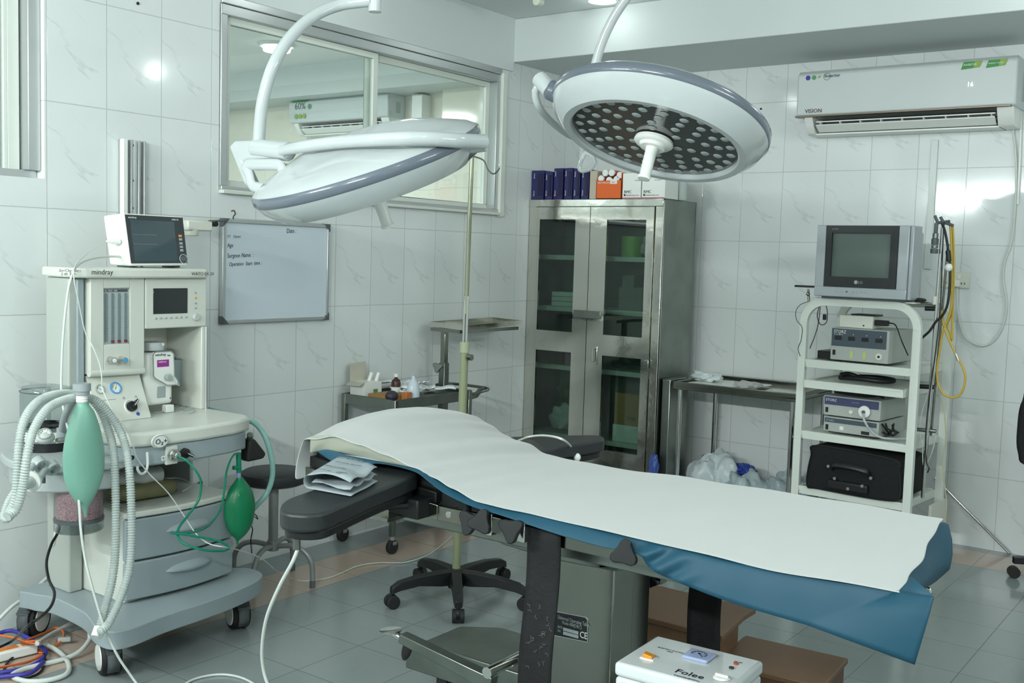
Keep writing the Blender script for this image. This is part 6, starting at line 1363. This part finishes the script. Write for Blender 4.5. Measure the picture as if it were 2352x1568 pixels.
# ================================================================ brown step platforms
t = thing('step_platform', 'taller brown wooden step platform behind the column', 'step', (1.9, -2.5, 0))
a, b_, c_, d_ = [at('z', .25, *q) for q in ((1440, 1328), (1737, 1396), (1668, 1462), (1380, 1392))]
c_ = b_+Vector((.03, -.34, 0)); a = b_+Vector((-.62, 0, 0)); d_ = c_+Vector((-.62, 0, 0))
m = M(); m.prism([a, b_, b_+Vector((.0, -.10, 0)), c_, d_], (0, 0, -.02)); m.build('top_board', BROWN, t, bevel=.003)
m = M(); m.prism([v+Vector((k, k2, -.021)) for v, k, k2 in ((a, .02, -.03), (b_, -.05, -.03), (c_, -.05, .03), (d_, .02, .03))], (0, 0, -.228)); m.build('plinth', BROWN, t)
t = thing('step_platform', 'lower brown wooden step platform beside the white suction box', 'step', (2.45, -2.5, 0))
a, b_ = at('z', .12, 1712, 1458), at('z', .12, 1949, 1511)
m = M(); m.prism([a, b_, b_+Vector((.02, -.30, 0)), a+Vector((.02, -.30, 0))], (0, 0, -.02)); m.build('top_board', BROWN, t, bevel=.004)
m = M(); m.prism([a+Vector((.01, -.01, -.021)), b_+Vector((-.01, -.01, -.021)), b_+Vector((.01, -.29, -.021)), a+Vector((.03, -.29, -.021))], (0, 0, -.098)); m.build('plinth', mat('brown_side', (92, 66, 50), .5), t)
# ================================================================ white suction unit, front
SZ = .48
t = SU = thing('suction_unit', 'white suction unit with an orange switch and a round gauge in front', 'suction unit', (2.69, -3.58, 0))
q4 = [at('z', SZ, *q) for q in ((1508, 1457), (1755, 1517), (1760, 1530), (1430, 1518))]
bl_, br_ = q4[0], q4[1]; ax_ = (br_-bl_).normalized(); dp = Vector((ax_.y, -ax_.x, 0)); W_, D_ = (br_-bl_).length, .235
def S_(u, v, h=0): return bl_+ax_*(W_*u)+dp*(D_*v)+Z*h
m = M(); rows = []
m.prism([S_(0, 0), S_(1, 0), S_(1, 1), S_(0, 1)], (0, 0, -.035)); m.build('top_panel', UNITW, t, bevel=.010, seg=4)
m = M(); m.prism([S_(.01, .01, -.037), S_(.99, .01, -.037), S_(.99, .99, -.037), S_(.01, .99, -.037)], (0, 0, -.34)); m.build('body', UNITW, t, bevel=.008, seg=3)
m = M(); m.prism([S_(.02, .02, -.38), S_(.98, .02, -.38), S_(.98, .98, -.38), S_(.02, .98, -.38)], (0, 0, -.03)); m.build('trolley_plate', GREYD, t, bevel=.004)
for u, v in ((.08, .1), (.92, .1), (.92, .9), (.08, .9)): m = M(); p_ = S_(u, v); m.cyl((p_.x-.012, p_.y, .032), (p_.x+.012, p_.y, .032), .032, n=18); m.box(p_.x-.01, p_.x+.01, p_.y-.01, p_.y+.01, .04, SZ-.40); m.build('caster', RUBBER, t)
def stp(px_, py_): return at('z', SZ+.001, px_, py_)
RZ = Matrix.Rotation(math.atan2(ax_.y, ax_.x), 3, 'Z')
c_ = stp(1490, 1510); m = M(); m.obox(c_, (.018, .013, .0015), RZ); sw = m.build('switch_frame', WHITEP, t)
m = M(); m.obox(c_+Z*.005, (.013, .010, .005), RZ @ Matrix.Rotation(.15, 3, 'Y')); m.build('rocker', mat('rocker_amber', (216, 142, 36), .25, coat=.5), sw, bevel=.002)
c_ = stp(1606, 1508); m = M(); m.obox(c_+Z*.003, (.034, .032, .004), RZ); gs = m.build('gauge_case', mat('gauge_lilac', (172, 186, 222), .15, coat=.5), t, bevel=.004)
m = M(); m.tube([c_+Z*.0078+RZ @ Vector((.019*math.cos(a), .019*math.sin(a)-.002, 0)) for a in [-.4+3.9*k/24 for k in range(25)]], .0007, n=5); m.build('arc', INK, gs)
m = M(); m.obox(c_+Z*.0078+RZ @ Vector((.006, -.006, 0)), (.012, .0008, .0004), RZ @ Matrix.Rotation(-.8, 3, 'Z')); m.cyl(c_+Z*.0075, c_+Z*.0095, .003); m.build('needle', INK, gs)
for k in range(7): a_n = -.3+k*.6; m = M(); m.obox(c_+Z*.0077+RZ @ Vector((.015*math.cos(a_n), .015*math.sin(a_n)-.002, 0)), (.002, .0004, .0003), RZ @ Matrix.Rotation(a_n, 3, 'Z')); m.build('tick', INK, gs)
disc(stp(1690, 1524), .0062, Z, mat('led_red', (190, 80, 40), .3), 'indicator', t, th=.003); disc(stp(1680, 1534), .0062, Z, mat('led_dark', (40, 56, 50), .3), 'indicator', t, th=.003)
rx, ux = ax_, -dp
text('brand_lettering', 'Folee', .034, stp(1547, 1542), rx, ux, INK, t, sx=1.0); text('print', 'CONTINENTAL', .0095, stp(1546, 1550), rx, ux, GREYD, t)
text('print', 'ELECTRIC SUCTION UNIT', .0085, stp(1510, 1486), rx, ux, GREYD, t); text('print', 'MINI', .008, stp(1530, 1495), rx, ux, GREYD, t); text('print', 'POWER', .006, stp(1686, 1518), rx, ux, GREYD, t)
c_ = stp(1658, 1556); m = M(); m.lathe([(0, .004), (.017, .004), (.021, 0)], Matrix.Translation(c_), n=28); m.obox(c_+Z*.006, (.016, .003, .003), RZ); m.build('dial_knob', WHITEP, t)
c_ = S_(.2, 1.0, -.12); m = M(); m.obox(c_+dp*.001, (.05, .002, .05), RZ); m.build('jar_window', mat('jar_yellow', (206, 204, 150), .3), t, bevel=.01)
# ================================================================ rod, chair
m = M(); a, b_ = at('y', -.025, 2147, 1097), at('y', -.03, 2318, 1275); b_.z = .009; m.cyl(a, b_, .0075, n=16); o = m.build('metal_rod', CHROME); tag(o, 'thin metal rod leaning on the back wall and slanting down to the floor', 'rod')
t = thing('office_chair', 'black office chair cut by the right edge of the picture', 'chair', (3.13, -.62, 0))
cx_, cy_ = 3.10, -.55
m = M(); p0 = [at('y', -.6, *q) for q in ((2347, 915), (2343, 955), (2342, 1010), (2350, 1045))]
bk = [(cx_-.265, -.60, .62), (cx_-.275, -.60, .75), (cx_-.262, -.60, .86), (cx_-.2, -.60, .93), (cx_+.2, -.60, .93), (cx_+.26, -.60, .86), (cx_+.27, -.60, .70), (cx_+.2, -.60, .56), (cx_-.2, -.60, .56)]
m.prism(rm(*bk, n=5, closed=True), (0, .06, 0)); m.build('backrest', BLACKC, t, bevel=.015)
m = M(); m.box(cx_-.22, cx_+.22, -.56, -.12, .44, .50); m.build('seat', BLACKC, t, bevel=.02)
m = M(); m.cyl((cx_, -.34, .08), (cx_, -.34, .44), .025); m.build('column', BLACKP, t)
m = M(); m.tube(rm((cx_, -.5, .46), (cx_, -.62, .5), (cx_, -.60, .6)), .018); m.build('back_bar', BLACKP, t)
for k in range(5):
    an = 3.55+2*PI*k/5; d_ = Vector((math.cos(an), math.sin(an), 0)); c0 = Vector((cx_, -.34, 0)); s_ = Vector((-d_.y, d_.x, 0))
    m = M(); m.loft([[c0+s_*w_*j+d_*f_+Z*z_ for j, z_ in ((-1, zl), (-1, zh), (1, zh), (1, zl), (-1, zl))] for f_, w_, zl, zh in ((.0, .03, .07, .12), (.15, .026, .075, .115), (.30, .02, .07, .10))]); l_ = m.build('base_leg', BLACKP, t, bevel=.003)
    p_ = c0+d_*.295; m = M(); m.cyl(p_-s_*.02+Z*.027, p_+s_*.02+Z*.027, .027, n=20); m.build('caster', RUBBER, l_)
# ================================================================ endoscopy cart
RZC = -.075
CO = at('y', -.735, 1838, 1100); CO.z = 0; CO.x = 1.845
t = CT = thing('equipment_cart', 'white metal equipment cart with four shelves by the back wall', 'cart', CO, RZC, local=True)
CW, CD, CHT = .565, .44, 1.275
def leg_frame(y_):
    r = .11; pts = [(0, y_, .06), (0, y_, CHT-r)]+[(r-r*math.cos(a), y_, CHT-r+r*math.sin(a)) for a in [PI/2*k/8 for k in range(1, 9)]]+[(CW-r+r*math.sin(a), y_, CHT-r+r*math.cos(a)) for a in [PI/2*k/8 for k in range(9)]]+[(CW, y_, CHT-r), (CW, y_, .06)]
    m = M(); hw, hd = .019, .014; rows = []
    P = [Vector(p_) for p_ in pts]
    for i, p_ in enumerate(P):
        tg = (P[min(i+1, len(P)-1)]-P[max(i-1, 0)]).normalized(); n_ = Vector((-tg.z, 0, tg.x)); rows.append([p_+n_*hw-Y*hd, p_+n_*hw+Y*hd, p_-n_*hw+Y*hd, p_-n_*hw-Y*hd, p_+n_*hw-Y*hd])
    m.loft(rows); return m.build('end_frame', WPAINT, t, bevel=.003)
leg_frame(0); leg_frame(CD)
for x_ in (0, CW):
    for y_ in (0, CD):
        m = M(); m.cyl((x_, y_-.012, .03), (x_, y_+.012, .03), .03, n=18); m.box(x_-.01, x_+.01, y_-.01, y_+.01, .03, .07); m.build('caster', RUBBER, t)
zsh = [(.985, 0, 'shelf'), (.885, .0, 'pull_out_shelf'), (.625, 0, 'shelf'), (.345, 0, 'shelf')]
for z_, yo, nm in zsh:
    m = M(); x0 = .018 if nm == 'shelf' else .035; y0_ = -.012 if nm == 'shelf' else -.045
    m.box(x0, CW-x0, y0_, CD, z_-.012, z_-.008)
    for q in ((x0, CW-x0, y0_, y0_+.012), (x0, CW-x0, CD-.012, CD), (x0, x0+.012, y0_, CD), (CW-x0-.012, CW-x0, y0_, CD)): m.box(q[0], q[1], q[2], q[3], z_-.04, z_)
    m.build(nm, WPAINT, t, bevel=.002)
m = M(); m.box(.02, CW-.02, .0, CD, CHT+.012, CHT+.018); m.build('top_board', WPAINT, t)
m = M(); m.box(CW+.02, CW+.035, CD-.2, CD+.02, .04, .30); m.build('side_plate', CREAM, t)
MC = Matrix.Translation(CO) @ Matrix.Rotation(RZC, 4, 'Z')
def L_(x, y, z): return MC @ Vector((x, y, z))
def cthing(name, lab, cat, x, y, z, group=None): return thing(name, lab, cat, L_(x, y, z), RZC, group=group, local=True)
# television
ZTV = CHT+.0185
t = TV = cthing('television', 'silver and black tube television on top of the white cart', 'television', .30, .20, ZTV)
SIL = mat('silver_plastic', (168, 174, 178), .35, .3); TBK = mat('tv_black', (38, 42, 43), .35)
hw, H_ = .232, .345
m = M(); z0_ = .01
m.prism([(-hw, -.24, z0_), (hw, -.24, z0_), (hw, -.20, z0_), (.16, .10, z0_+.0), (-.16, .10, z0_), (-hw, -.20, z0_)], (0, 0, H_-.02)); m.build('casing', SIL, t, bevel=.008)
m = M(); m.box(-hw, -hw+.048, -.256, -.22, z0_+.045, z0_+H_); m.box(hw-.062, hw-.012, -.256, -.22, z0_+.045, z0_+H_); m.box(-hw, hw-.012, -.258, -.22, z0_, z0_+.048); m.box(hw-.012, hw+.006, -.245, -.14, z0_, z0_+H_); m.build('front_frame', SIL, t, bevel=.004)
sx0, sx1, sz0, sz1 = -hw+.048, hw-.062, z0_+.05, z0_+H_-.001
gx0, gx1, gz0, gz1 = sx0+.030, sx1-.036, sz0+.048, sz1-.036
m = M()
for q in ((sx0, gx0, sz0, sz1), (gx1, sx1, sz0, sz1), (gx0, gx1, sz0, gz0), (gx0, gx1, gz1, sz1)): m.box(q[0], q[1], -.258, -.235, q[2], q[3])
m.build('bezel', TBK, t)
rows = [[(gx0-.002+(gx1-gx0+.004)*i/10, -.244-.008*(1-((i-5)/5)**2)*(1-((j-5)/5)**2), gz0-.002+(gz1-gz0+.004)*j/10) for i in range(11)] for j in range(11)]
m = M(); m.loft(rows); m.build('screen', CRT, t)
text('brand_lettering', 'LG', .018, (-.010, -.2595, sz0+.018), X, Z, SIL, t); disc((-.022, -.258, sz0+.024), .009, -Y, SIL, 'logo_disc', t)
text('print', 'FLATRON', .007, (gx0, -.2595, sz1-.02), X, Z, GREYP, t)
for k, x_ in enumerate((-.12, -.09, -.065, -.035, -.015, .005, .025)): disc((x_, -.2585, z0_+.027), .005 if k > 2 else .004, -Y, GREYD if k == 2 else GREYP, 'button', t, th=.002)
m = M(); m.box(-hw+.03, hw-.03, -.235, .05, 0, .012); m.build('foot', GREYD, t)
# boxes on the second shelf
ZS1 = .9855
def device(name, lab, x0, x1, y0_, y1_, z0_, z1_, body=mat('device_grey', (168, 174, 168), .4)):
    t_ = cthing(name, lab, 'device', (x0+x1)/2, (y0_+y1_)/2, z0_); w_, d_, h_ = (x1-x0)/2, (y1_-y0_)/2, z1_-z0_
    m = M(); m.box(-w_, w_, -d_, d_, .006, h_); m.build('case', body, t_, bevel=.003)
    for a in (-w_+.03, w_-.03): m = M(); m.box(a-.012, a+.012, -d_+.02, d_-.02, 0, .006); m.build('foot', RUBBER, t_)
    return t_, w_, d_, h_
DKP = mat('panel_slate', (70, 82, 92), .4)
t, w_, d_, h_ = device('insufflator', 'large grey device with a dark slate panel on the upper cart shelf', .135, .425, .02, .34, ZS1, ZS1+.165)
def fpl(par, nm, x0, x1, z0_, z1_, mt_, d__, th=.002): m = M(); m.box(x0, x1, -d__-th, -d__, z0_, z1_); return m.build(nm, mt_, par)
fpl(t, 'control_panel', -w_+.004, w_-.012, .075, h_-.004, DKP, d_)
text('brand_lettering', 'STORZ', .022, (-w_+.015, -d_-.003, h_-.026), X, Z, WHITEP, t, sx=.9); text('print', 'KARL STORZ ENDOSKOPE', .004, (-w_+.015, -d_-.003, h_-.034), X, Z, WHITEP, t)
for k in range(4): fpl(t, 'readout', -w_+.02+.068*k, -w_+.055+.068*k, .105, .125, INK, d_+.002, .001); disc((-w_+.045+.068*k, -d_-.002, .135), .002, -Y, WHITEP, 'indicator', t)
fpl(t, 'power_switch', -w_+.012, -w_+.026, .03, .055, INK, d_); 
for k in (0, 1): fpl(t, 'yellow_label', -w_+.10+.065*k, -w_+.115+.065*k, .02, .055, mat('label_yellow', (186, 196, 120), .5), d_, .001)
disc((w_-.045, -d_, .038), .016, -Y, CREAM, 'gas_port', t, th=.004); disc((w_-.045, -d_-.004, .038), .006, -Y, INK, 'port_hole', t, th=.002)
block_ = cthing('video_adapter', 'small white box with a black plug on top of the large grey device', 'device', .24, .12, ZS1+.1655)
m = M(); m.box(-.085, .085, -.06, .07, 0, .062); m.build('case', CREAM, block_, bevel=.004); m = M(); m.box(-.03, .09, -.05, .05, .0625, .069); m.build('top_plate', BLACKP, block_)
m = M(); m.box(.086, .15, -.045, -.015, .018, .045); m.build('plug', BLACKP, block_, bevel=.003); disc((.04, -.06, .015), .004, -Y, INK, 'mark', block_)
m = M(); m.tube(rm(L_(.39, .10, ZS1+.20), L_(.43, .08, ZS1+.19), L_(.47, .06, ZS1+.12), L_(.49, .1, ZS1+.05)), .0028); tag(m.build('lead', BLACKP), 'black lead from the small white box down behind the cart post', 'cable')
o = M(); o.box(-.05, .05, -.08, .08, 0, .04); bb_ = cthing('black_box', 'flat black box to the left of the large grey device', 'box', .09, .16, ZS1); o.build('case', BLACKP, bb_, bevel=.003)
# pull out shelf: black camera head bundle; lower devices
m = M(); zz = .886
m.tube(rm(*[L_(a, b_, zz+c) for a, b_, c in ((.16, .1, .012), (.22, .06, .018), (.30, .05, .02), (.38, .07, .016), (.42, .12, .02), (.34, .16, .022), (.24, .14, .02))]), .013, n=12); m.tube(rm(L_(.18, .05, zz+.03), L_(.21, .08, zz+.035), L_(.26, .1, zz+.02)), .011)
tag(m.build('camera_bundle', BLACKP), 'coiled black camera cable bundle on the pull out shelf', 'cable')
ZS2 = .6255
t, w_, d_, h_ = device('camera_control_unit', 'flat grey device at the bottom of the pair on the lower shelf', .115, .395, .03, .36, ZS2, ZS2+.08)
fpl(t, 'control_strip', -w_+.006, w_-.01, h_-.028, h_-.006, DKP, d_); text('brand_lettering', 'STORZ', .014, (-w_+.012, -d_-.003, h_-.023), X, Z, GREYP, t)
fpl(t, 'power_switch', -w_+.012, -w_+.026, .014, .04, INK, d_); fpl(t, 'socket', w_-.085, w_-.045, .012, .028, INK, d_); fpl(t, 'white_key', -w_+.085, -w_+.105, .02, .038, WHITEP, d_)
t, w_, d_, h_ = device('light_source', 'grey device with a white round connector stacked on the flat one', .11, .40, .03, .35, ZS2+.0805, ZS2+.185)
fpl(t, 'control_strip', -w_+.006, w_-.01, h_-.045, h_-.006, mat('panel_navy', (62, 70, 104), .4), d_); text('brand_lettering', 'STORZ', .018, (-w_+.012, -d_-.003, h_-.027), X, Z, WHITEP, t); text('print', 'xenon nova', .008, (.0, -d_-.003, h_-.024), X, Z, GREYP, t)
fpl(t, 'power_switch', -w_+.012, -w_+.026, .02, .045, INK, d_); disc((.02-.02, -d_, .035), .010, -Y, CREAM, 'knob', t, th=.008)
m = M(); m.lathe([(0, .02), (.028, .018), (.03, .012), (.024, 0)], Matrix.Translation((w_-.075, -d_, .045)) @ Matrix.Rotation(PI/2, 4, 'X'), n=28); m.build('light_connector', WHITEP, t); disc((w_-.075, -d_-.02, .045), .008, -Y, GREYD, 'connector_core', t, th=.01)
m = M(); m.tube(rm(*[L_(a, b_, c) for a, b_, c in ((.325, .0, .742), (.345, -.025, .715), (.37, -.01, .67), (.41, .01, .64), (.46, .04, .634), (.50, .10, .634))]), .0055); tag(m.build('light_cable', mat('cable_silver', (176, 184, 186), .3)), 'silver grey cable drooping from the white round connector', 'cable')
m = M(); m.tube(rm(*[L_(a, b_, ZS2+.185+c) for a, b_, c in ((.13, .12, .012), (.18, .06, .02), (.28, .04, .018), (.35, .08, .02), (.33, .16, .018), (.22, .18, .02), (.15, .14, .02), (.2, .09, .03), (.3, .09, .03), (.38, .12, .012))]), .009); tag(m.build('black_coil', BLACKP), 'black cable coil lying on the upper stacked grey device', 'cable')
m = M()
for k in range(3): m.tube(rm(*[L_(.43+.03*math.sin(k*2+i), .10+.05*math.cos(i*1.7+k), ZS2+.01+.02*((i+k) % 4)) for i in range(6)]), .004)
tag(m.build('tangled_leads', BLACKP), 'tangled black leads beside the stacked devices', 'cable')
# suitcase
t = SCs = cthing('soft_suitcase', 'black soft suitcase with carry handle on the bottom cart shelf', 'suitcase', .30, .18, .3455)
m = M(); sh = [(-.25, 0, .012), (-.235, 0, .16), (-.20, 0, .215), (.20, 0, .20), (.24, 0, .15), (.25, 0, .03), (.18, 0, .0), (-.18, 0, .0)]
m.prism(rm(*[(a*.93, -.20, c) for a, b_, c in sh], n=5, closed=True), (0, .34, 0)); m.build('shell', BLACKC, t, bevel=.02, seg=3)
m = M(); m.tube(rm((-.10, -.205, .115), (-.09, -.225, .135), (0, -.232, .14), (.07, -.225, .13), (.085, -.205, .108)), .009, flat=1.6); m.build('carry_handle', BLACKP, t)
m = M(); m.box(-.12, .085, -.225, -.195, .015, .06); m.build('front_pocket', BLACKP, t, bevel=.008)
for x_, z_ in ((-.115, .125), (.10, .10), (-.08, .07), (.06, .055), (-.01, .03)): disc((x_, -.222, z_), .0075, -Y, mat('stud_grey', (140, 144, 144), .4, .4), 'stud', t, th=.006)
m = M(); m.tube(rm(*[(a*.93, -.201, c) for a, b_, c in sh], n=5, closed=True), .004, n=6, closed=True); m.build('piping', BLACKP, t)
# camera clamp on the left top corner
c_ = at('y', -.74, 1858, 690)
t = thing('clamp_bracket', 'small clamp with a black bar on the left top corner of the cart', 'clamp', c_)
m = M(); m.cyl(c_-Z*.005, at('y', -.74, 1856, 664), .006); m.sphere(at('y', -.745, 1856, 675), .010); m.build('clamp_body', STEEL, t)
a, b_ = at('y', -.74, 1827, 656), at('y', -.74, 1875, 659); m = M(); m.obox((a+b_)/2, ((b_-a).length/2, .012, .005)); m.build('top_bar', BLACKP, t)
q = [(1857, 692), (1838, 700), (1828, 715), (1830, 735), (1842, 752), (1840, 780), (1833, 800), (1838, 818)]
m = M(); m.tube(rm(*[at('y', -.76, *v) for v in q]), .0016, n=6); tag(m.build('thin_cable', BLACKP), 'thin black cable hanging outside the left cart post', 'cable')
m = M(); m.tube(rm(*[at('y', -.70, *v) for v in [(1860, 685), (1880, 683), (1893, 690), (1900, 715), (1898, 740), (1885, 745), (1877, 725), (1884, 700), (1880, 740), (1872, 770), (1860, 800)]]), .0022, n=6); cb = m.build('plug_lead', BLACKP); tag(cb, 'black lead with a plug looped inside the left cart post', 'cable')
m = M(); c_ = at('y', -.70, 1894, 728); m.obox(c_, (.008, .008, .014)); m.build('plug', BLACKP, cb, bevel=.003)
# instrument pole on the right of the cart
t = PL = thing('instrument_pole', 'chrome pole clamped to the right side of the cart holding cables', 'pole', at('y', -.62, 2119, 1143))
YP2 = -.70
m = M(); m.cyl(at('y', YP2, 2119, 1143), at('y', YP2, 2166, 510), .0085, n=18); m.build('pole', CHROME, t)
m = M(); m.cyl(at('y', YP2+.06, 2138, 1000), at('y', YP2+.06, 2178, 560), .006, n=14); m.build('second_rod', STEEL, t)
for (a, b_), (c, d) in (((2125, 708), (2155, 709)), ((2112, 887), (2146, 889)), ((2098, 985), (2150, 990))): m = M(); m.cyl(at('y', YP2+.01, a, b_), at('y', YP2+.01, c, d), .011 if b_ < 900 else .009); m.build('clamp_arm', BLACKP if b_ < 900 else STEELD, t)
m = M(); c_ = at('y', YP2, 2148, 690); m.cyl(c_-Z*.02, c_+Z*.02, .013); m.build('collar', CREAM, t, bevel=.003)
m = M(); m.tube([at('y', YP2, 2100, 694), at('y', YP2, 2130, 696), at('y', YP2, 2148, 700)], .006); m.build('side_arm', STEEL, t)
m = M()
for a, b_, c, d in ((2147, 495, 2156, 515), (2150, 512, 2182, 508), (2160, 498, 2170, 516), (2172, 512, 2190, 518)): m.tube([at('y', YP2-.01, a, b_), at('y', YP2-.01, c, d)], .007, n=8)
m.build('top_clamp', GREYD, t)
th = thing('endoscope_camera', 'grey endoscope camera hanging by its coupler from the top of the pole', 'camera', at('y', YP2-.03, 2145, 560))
YH = YP2-.035
for (y0_, y1_, r_, mm_, nm) in ((512, 535, .009, GREYD, 'cable_sleeve'), (535, 548, .013, STEELD, 'neck'), (548, 562, .0165, GREYD, 'body'), (563, 570, .015, STEELD, 'ring'), (571, 582, .018, GREYD, 'coupler')):
    m = M(); x_ = 2151-(y0_-512)*.08; m.cyl(at('y', YH, x_, y0_), at('y', YH, x_-(y1_-y0_)*.08, y1_), r_, r_*.95, n=20); m.build(nm, mm_, th, bevel=.002)
def ycable(nm, lab, pts, r, mt_, y_=YP2-.01, cat='cable'): m = M(); m.tube(rm(*[at('y', y_+(v[2] if len(v) > 2 else 0), v[0], v[1]) for v in pts]), r, n=10); return tag(m.build(nm, mt_), lab, cat)
o = ycable('black_cable', 'thick black cable hanging from the pole top behind the white connector', [(2162, 508), (2170, 530), (2176, 560), (2180, 590), (2182, 620), (2181, 660), (2176, 700), (2164, 725), (2150, 738), (2135, 760), (2115, 778)], .006, BLACKP)
m = M(); m.cyl(at('y', YP2-.01, 2177, 575), at('y', YP2-.01, 2180, 600), .011); m.build('cable_sleeve', BLACKP, o, bevel=.003)
m = M(); m.sphere(at('y', YP2-.015, 2179, 614), .017, 1, 1, 1.1); tag(m.build('white_connector', WHITEP), 'white round connector on the black cable beside the wall socket', 'connector')
ycable('thin_black_cable', 'thin black cable running down along the whole chrome pole', [(2168, 510), (2164, 600), (2160, 700), (2150, 800), (2136, 900), (2126, 1000), (2128, 1060), (2134, 1075), (2130, 1085)], .003, BLACKP, YP2-.03)
ycable('yellow_tube', 'yellow tube hanging in a long loop from the top of the pole', [(2182, 512), (2185, 560), (2186, 640), (2185, 700), (2178, 730), (2166, 760), (2158, 810), (2152, 850), (2156, 885), (2172, 908), (2196, 912), (2212, 895), (2217, 865), (2210, 840), (2196, 815), (2180, 780), (2167, 745), (2163, 712)], .0052, YELLOW, YP2+.02, 'tube')
ycable('yellow_tube', 'yellow tube hanging straight beside the looped one and doubling back', [(2188, 515), (2191, 580), (2190, 660), (2184, 720), (2176, 745), (2183, 765), (2187, 780), (2188, 720), (2189, 650)], .0052, YELLOW, YP2+.05, 'tube')
o = M(); o.cyl(at('y', YP2+.02, 2195, 812), at('y', YP2+.02, 2201, 828), .0062); tag(o.build('tube_joint', CHROME), 'small metal joint on the looped yellow tube', 'joint')
ycable('pale_cable', 'pale cable hanging from the yellow loop down to the floor', [(2158, 905), (2168, 940), (2172, 1000), (2166, 1060), (2168, 1100), (2174, 1150), (2172, 1180), (2165, 1200)], .0026, mat('pale_cable', (176, 172, 140), .4), YP2+.06)
ycable('pale_cable', 'pale cable slanting behind the cart pole at shelf height', [(2130, 905), (2118, 945), (2112, 985), (2118, 1020), (2122, 1070), (2140, 1040), (2152, 990)], .0026, WCABLE, YP2+.07)
m = M(); m.sphere(L_(.55, .05, CHT+.03), .022, 1.3, 1, .45); tag(m.build('computer_mouse', BLACKP), 'small black mouse lying beside the television on the cart top', 'mouse')
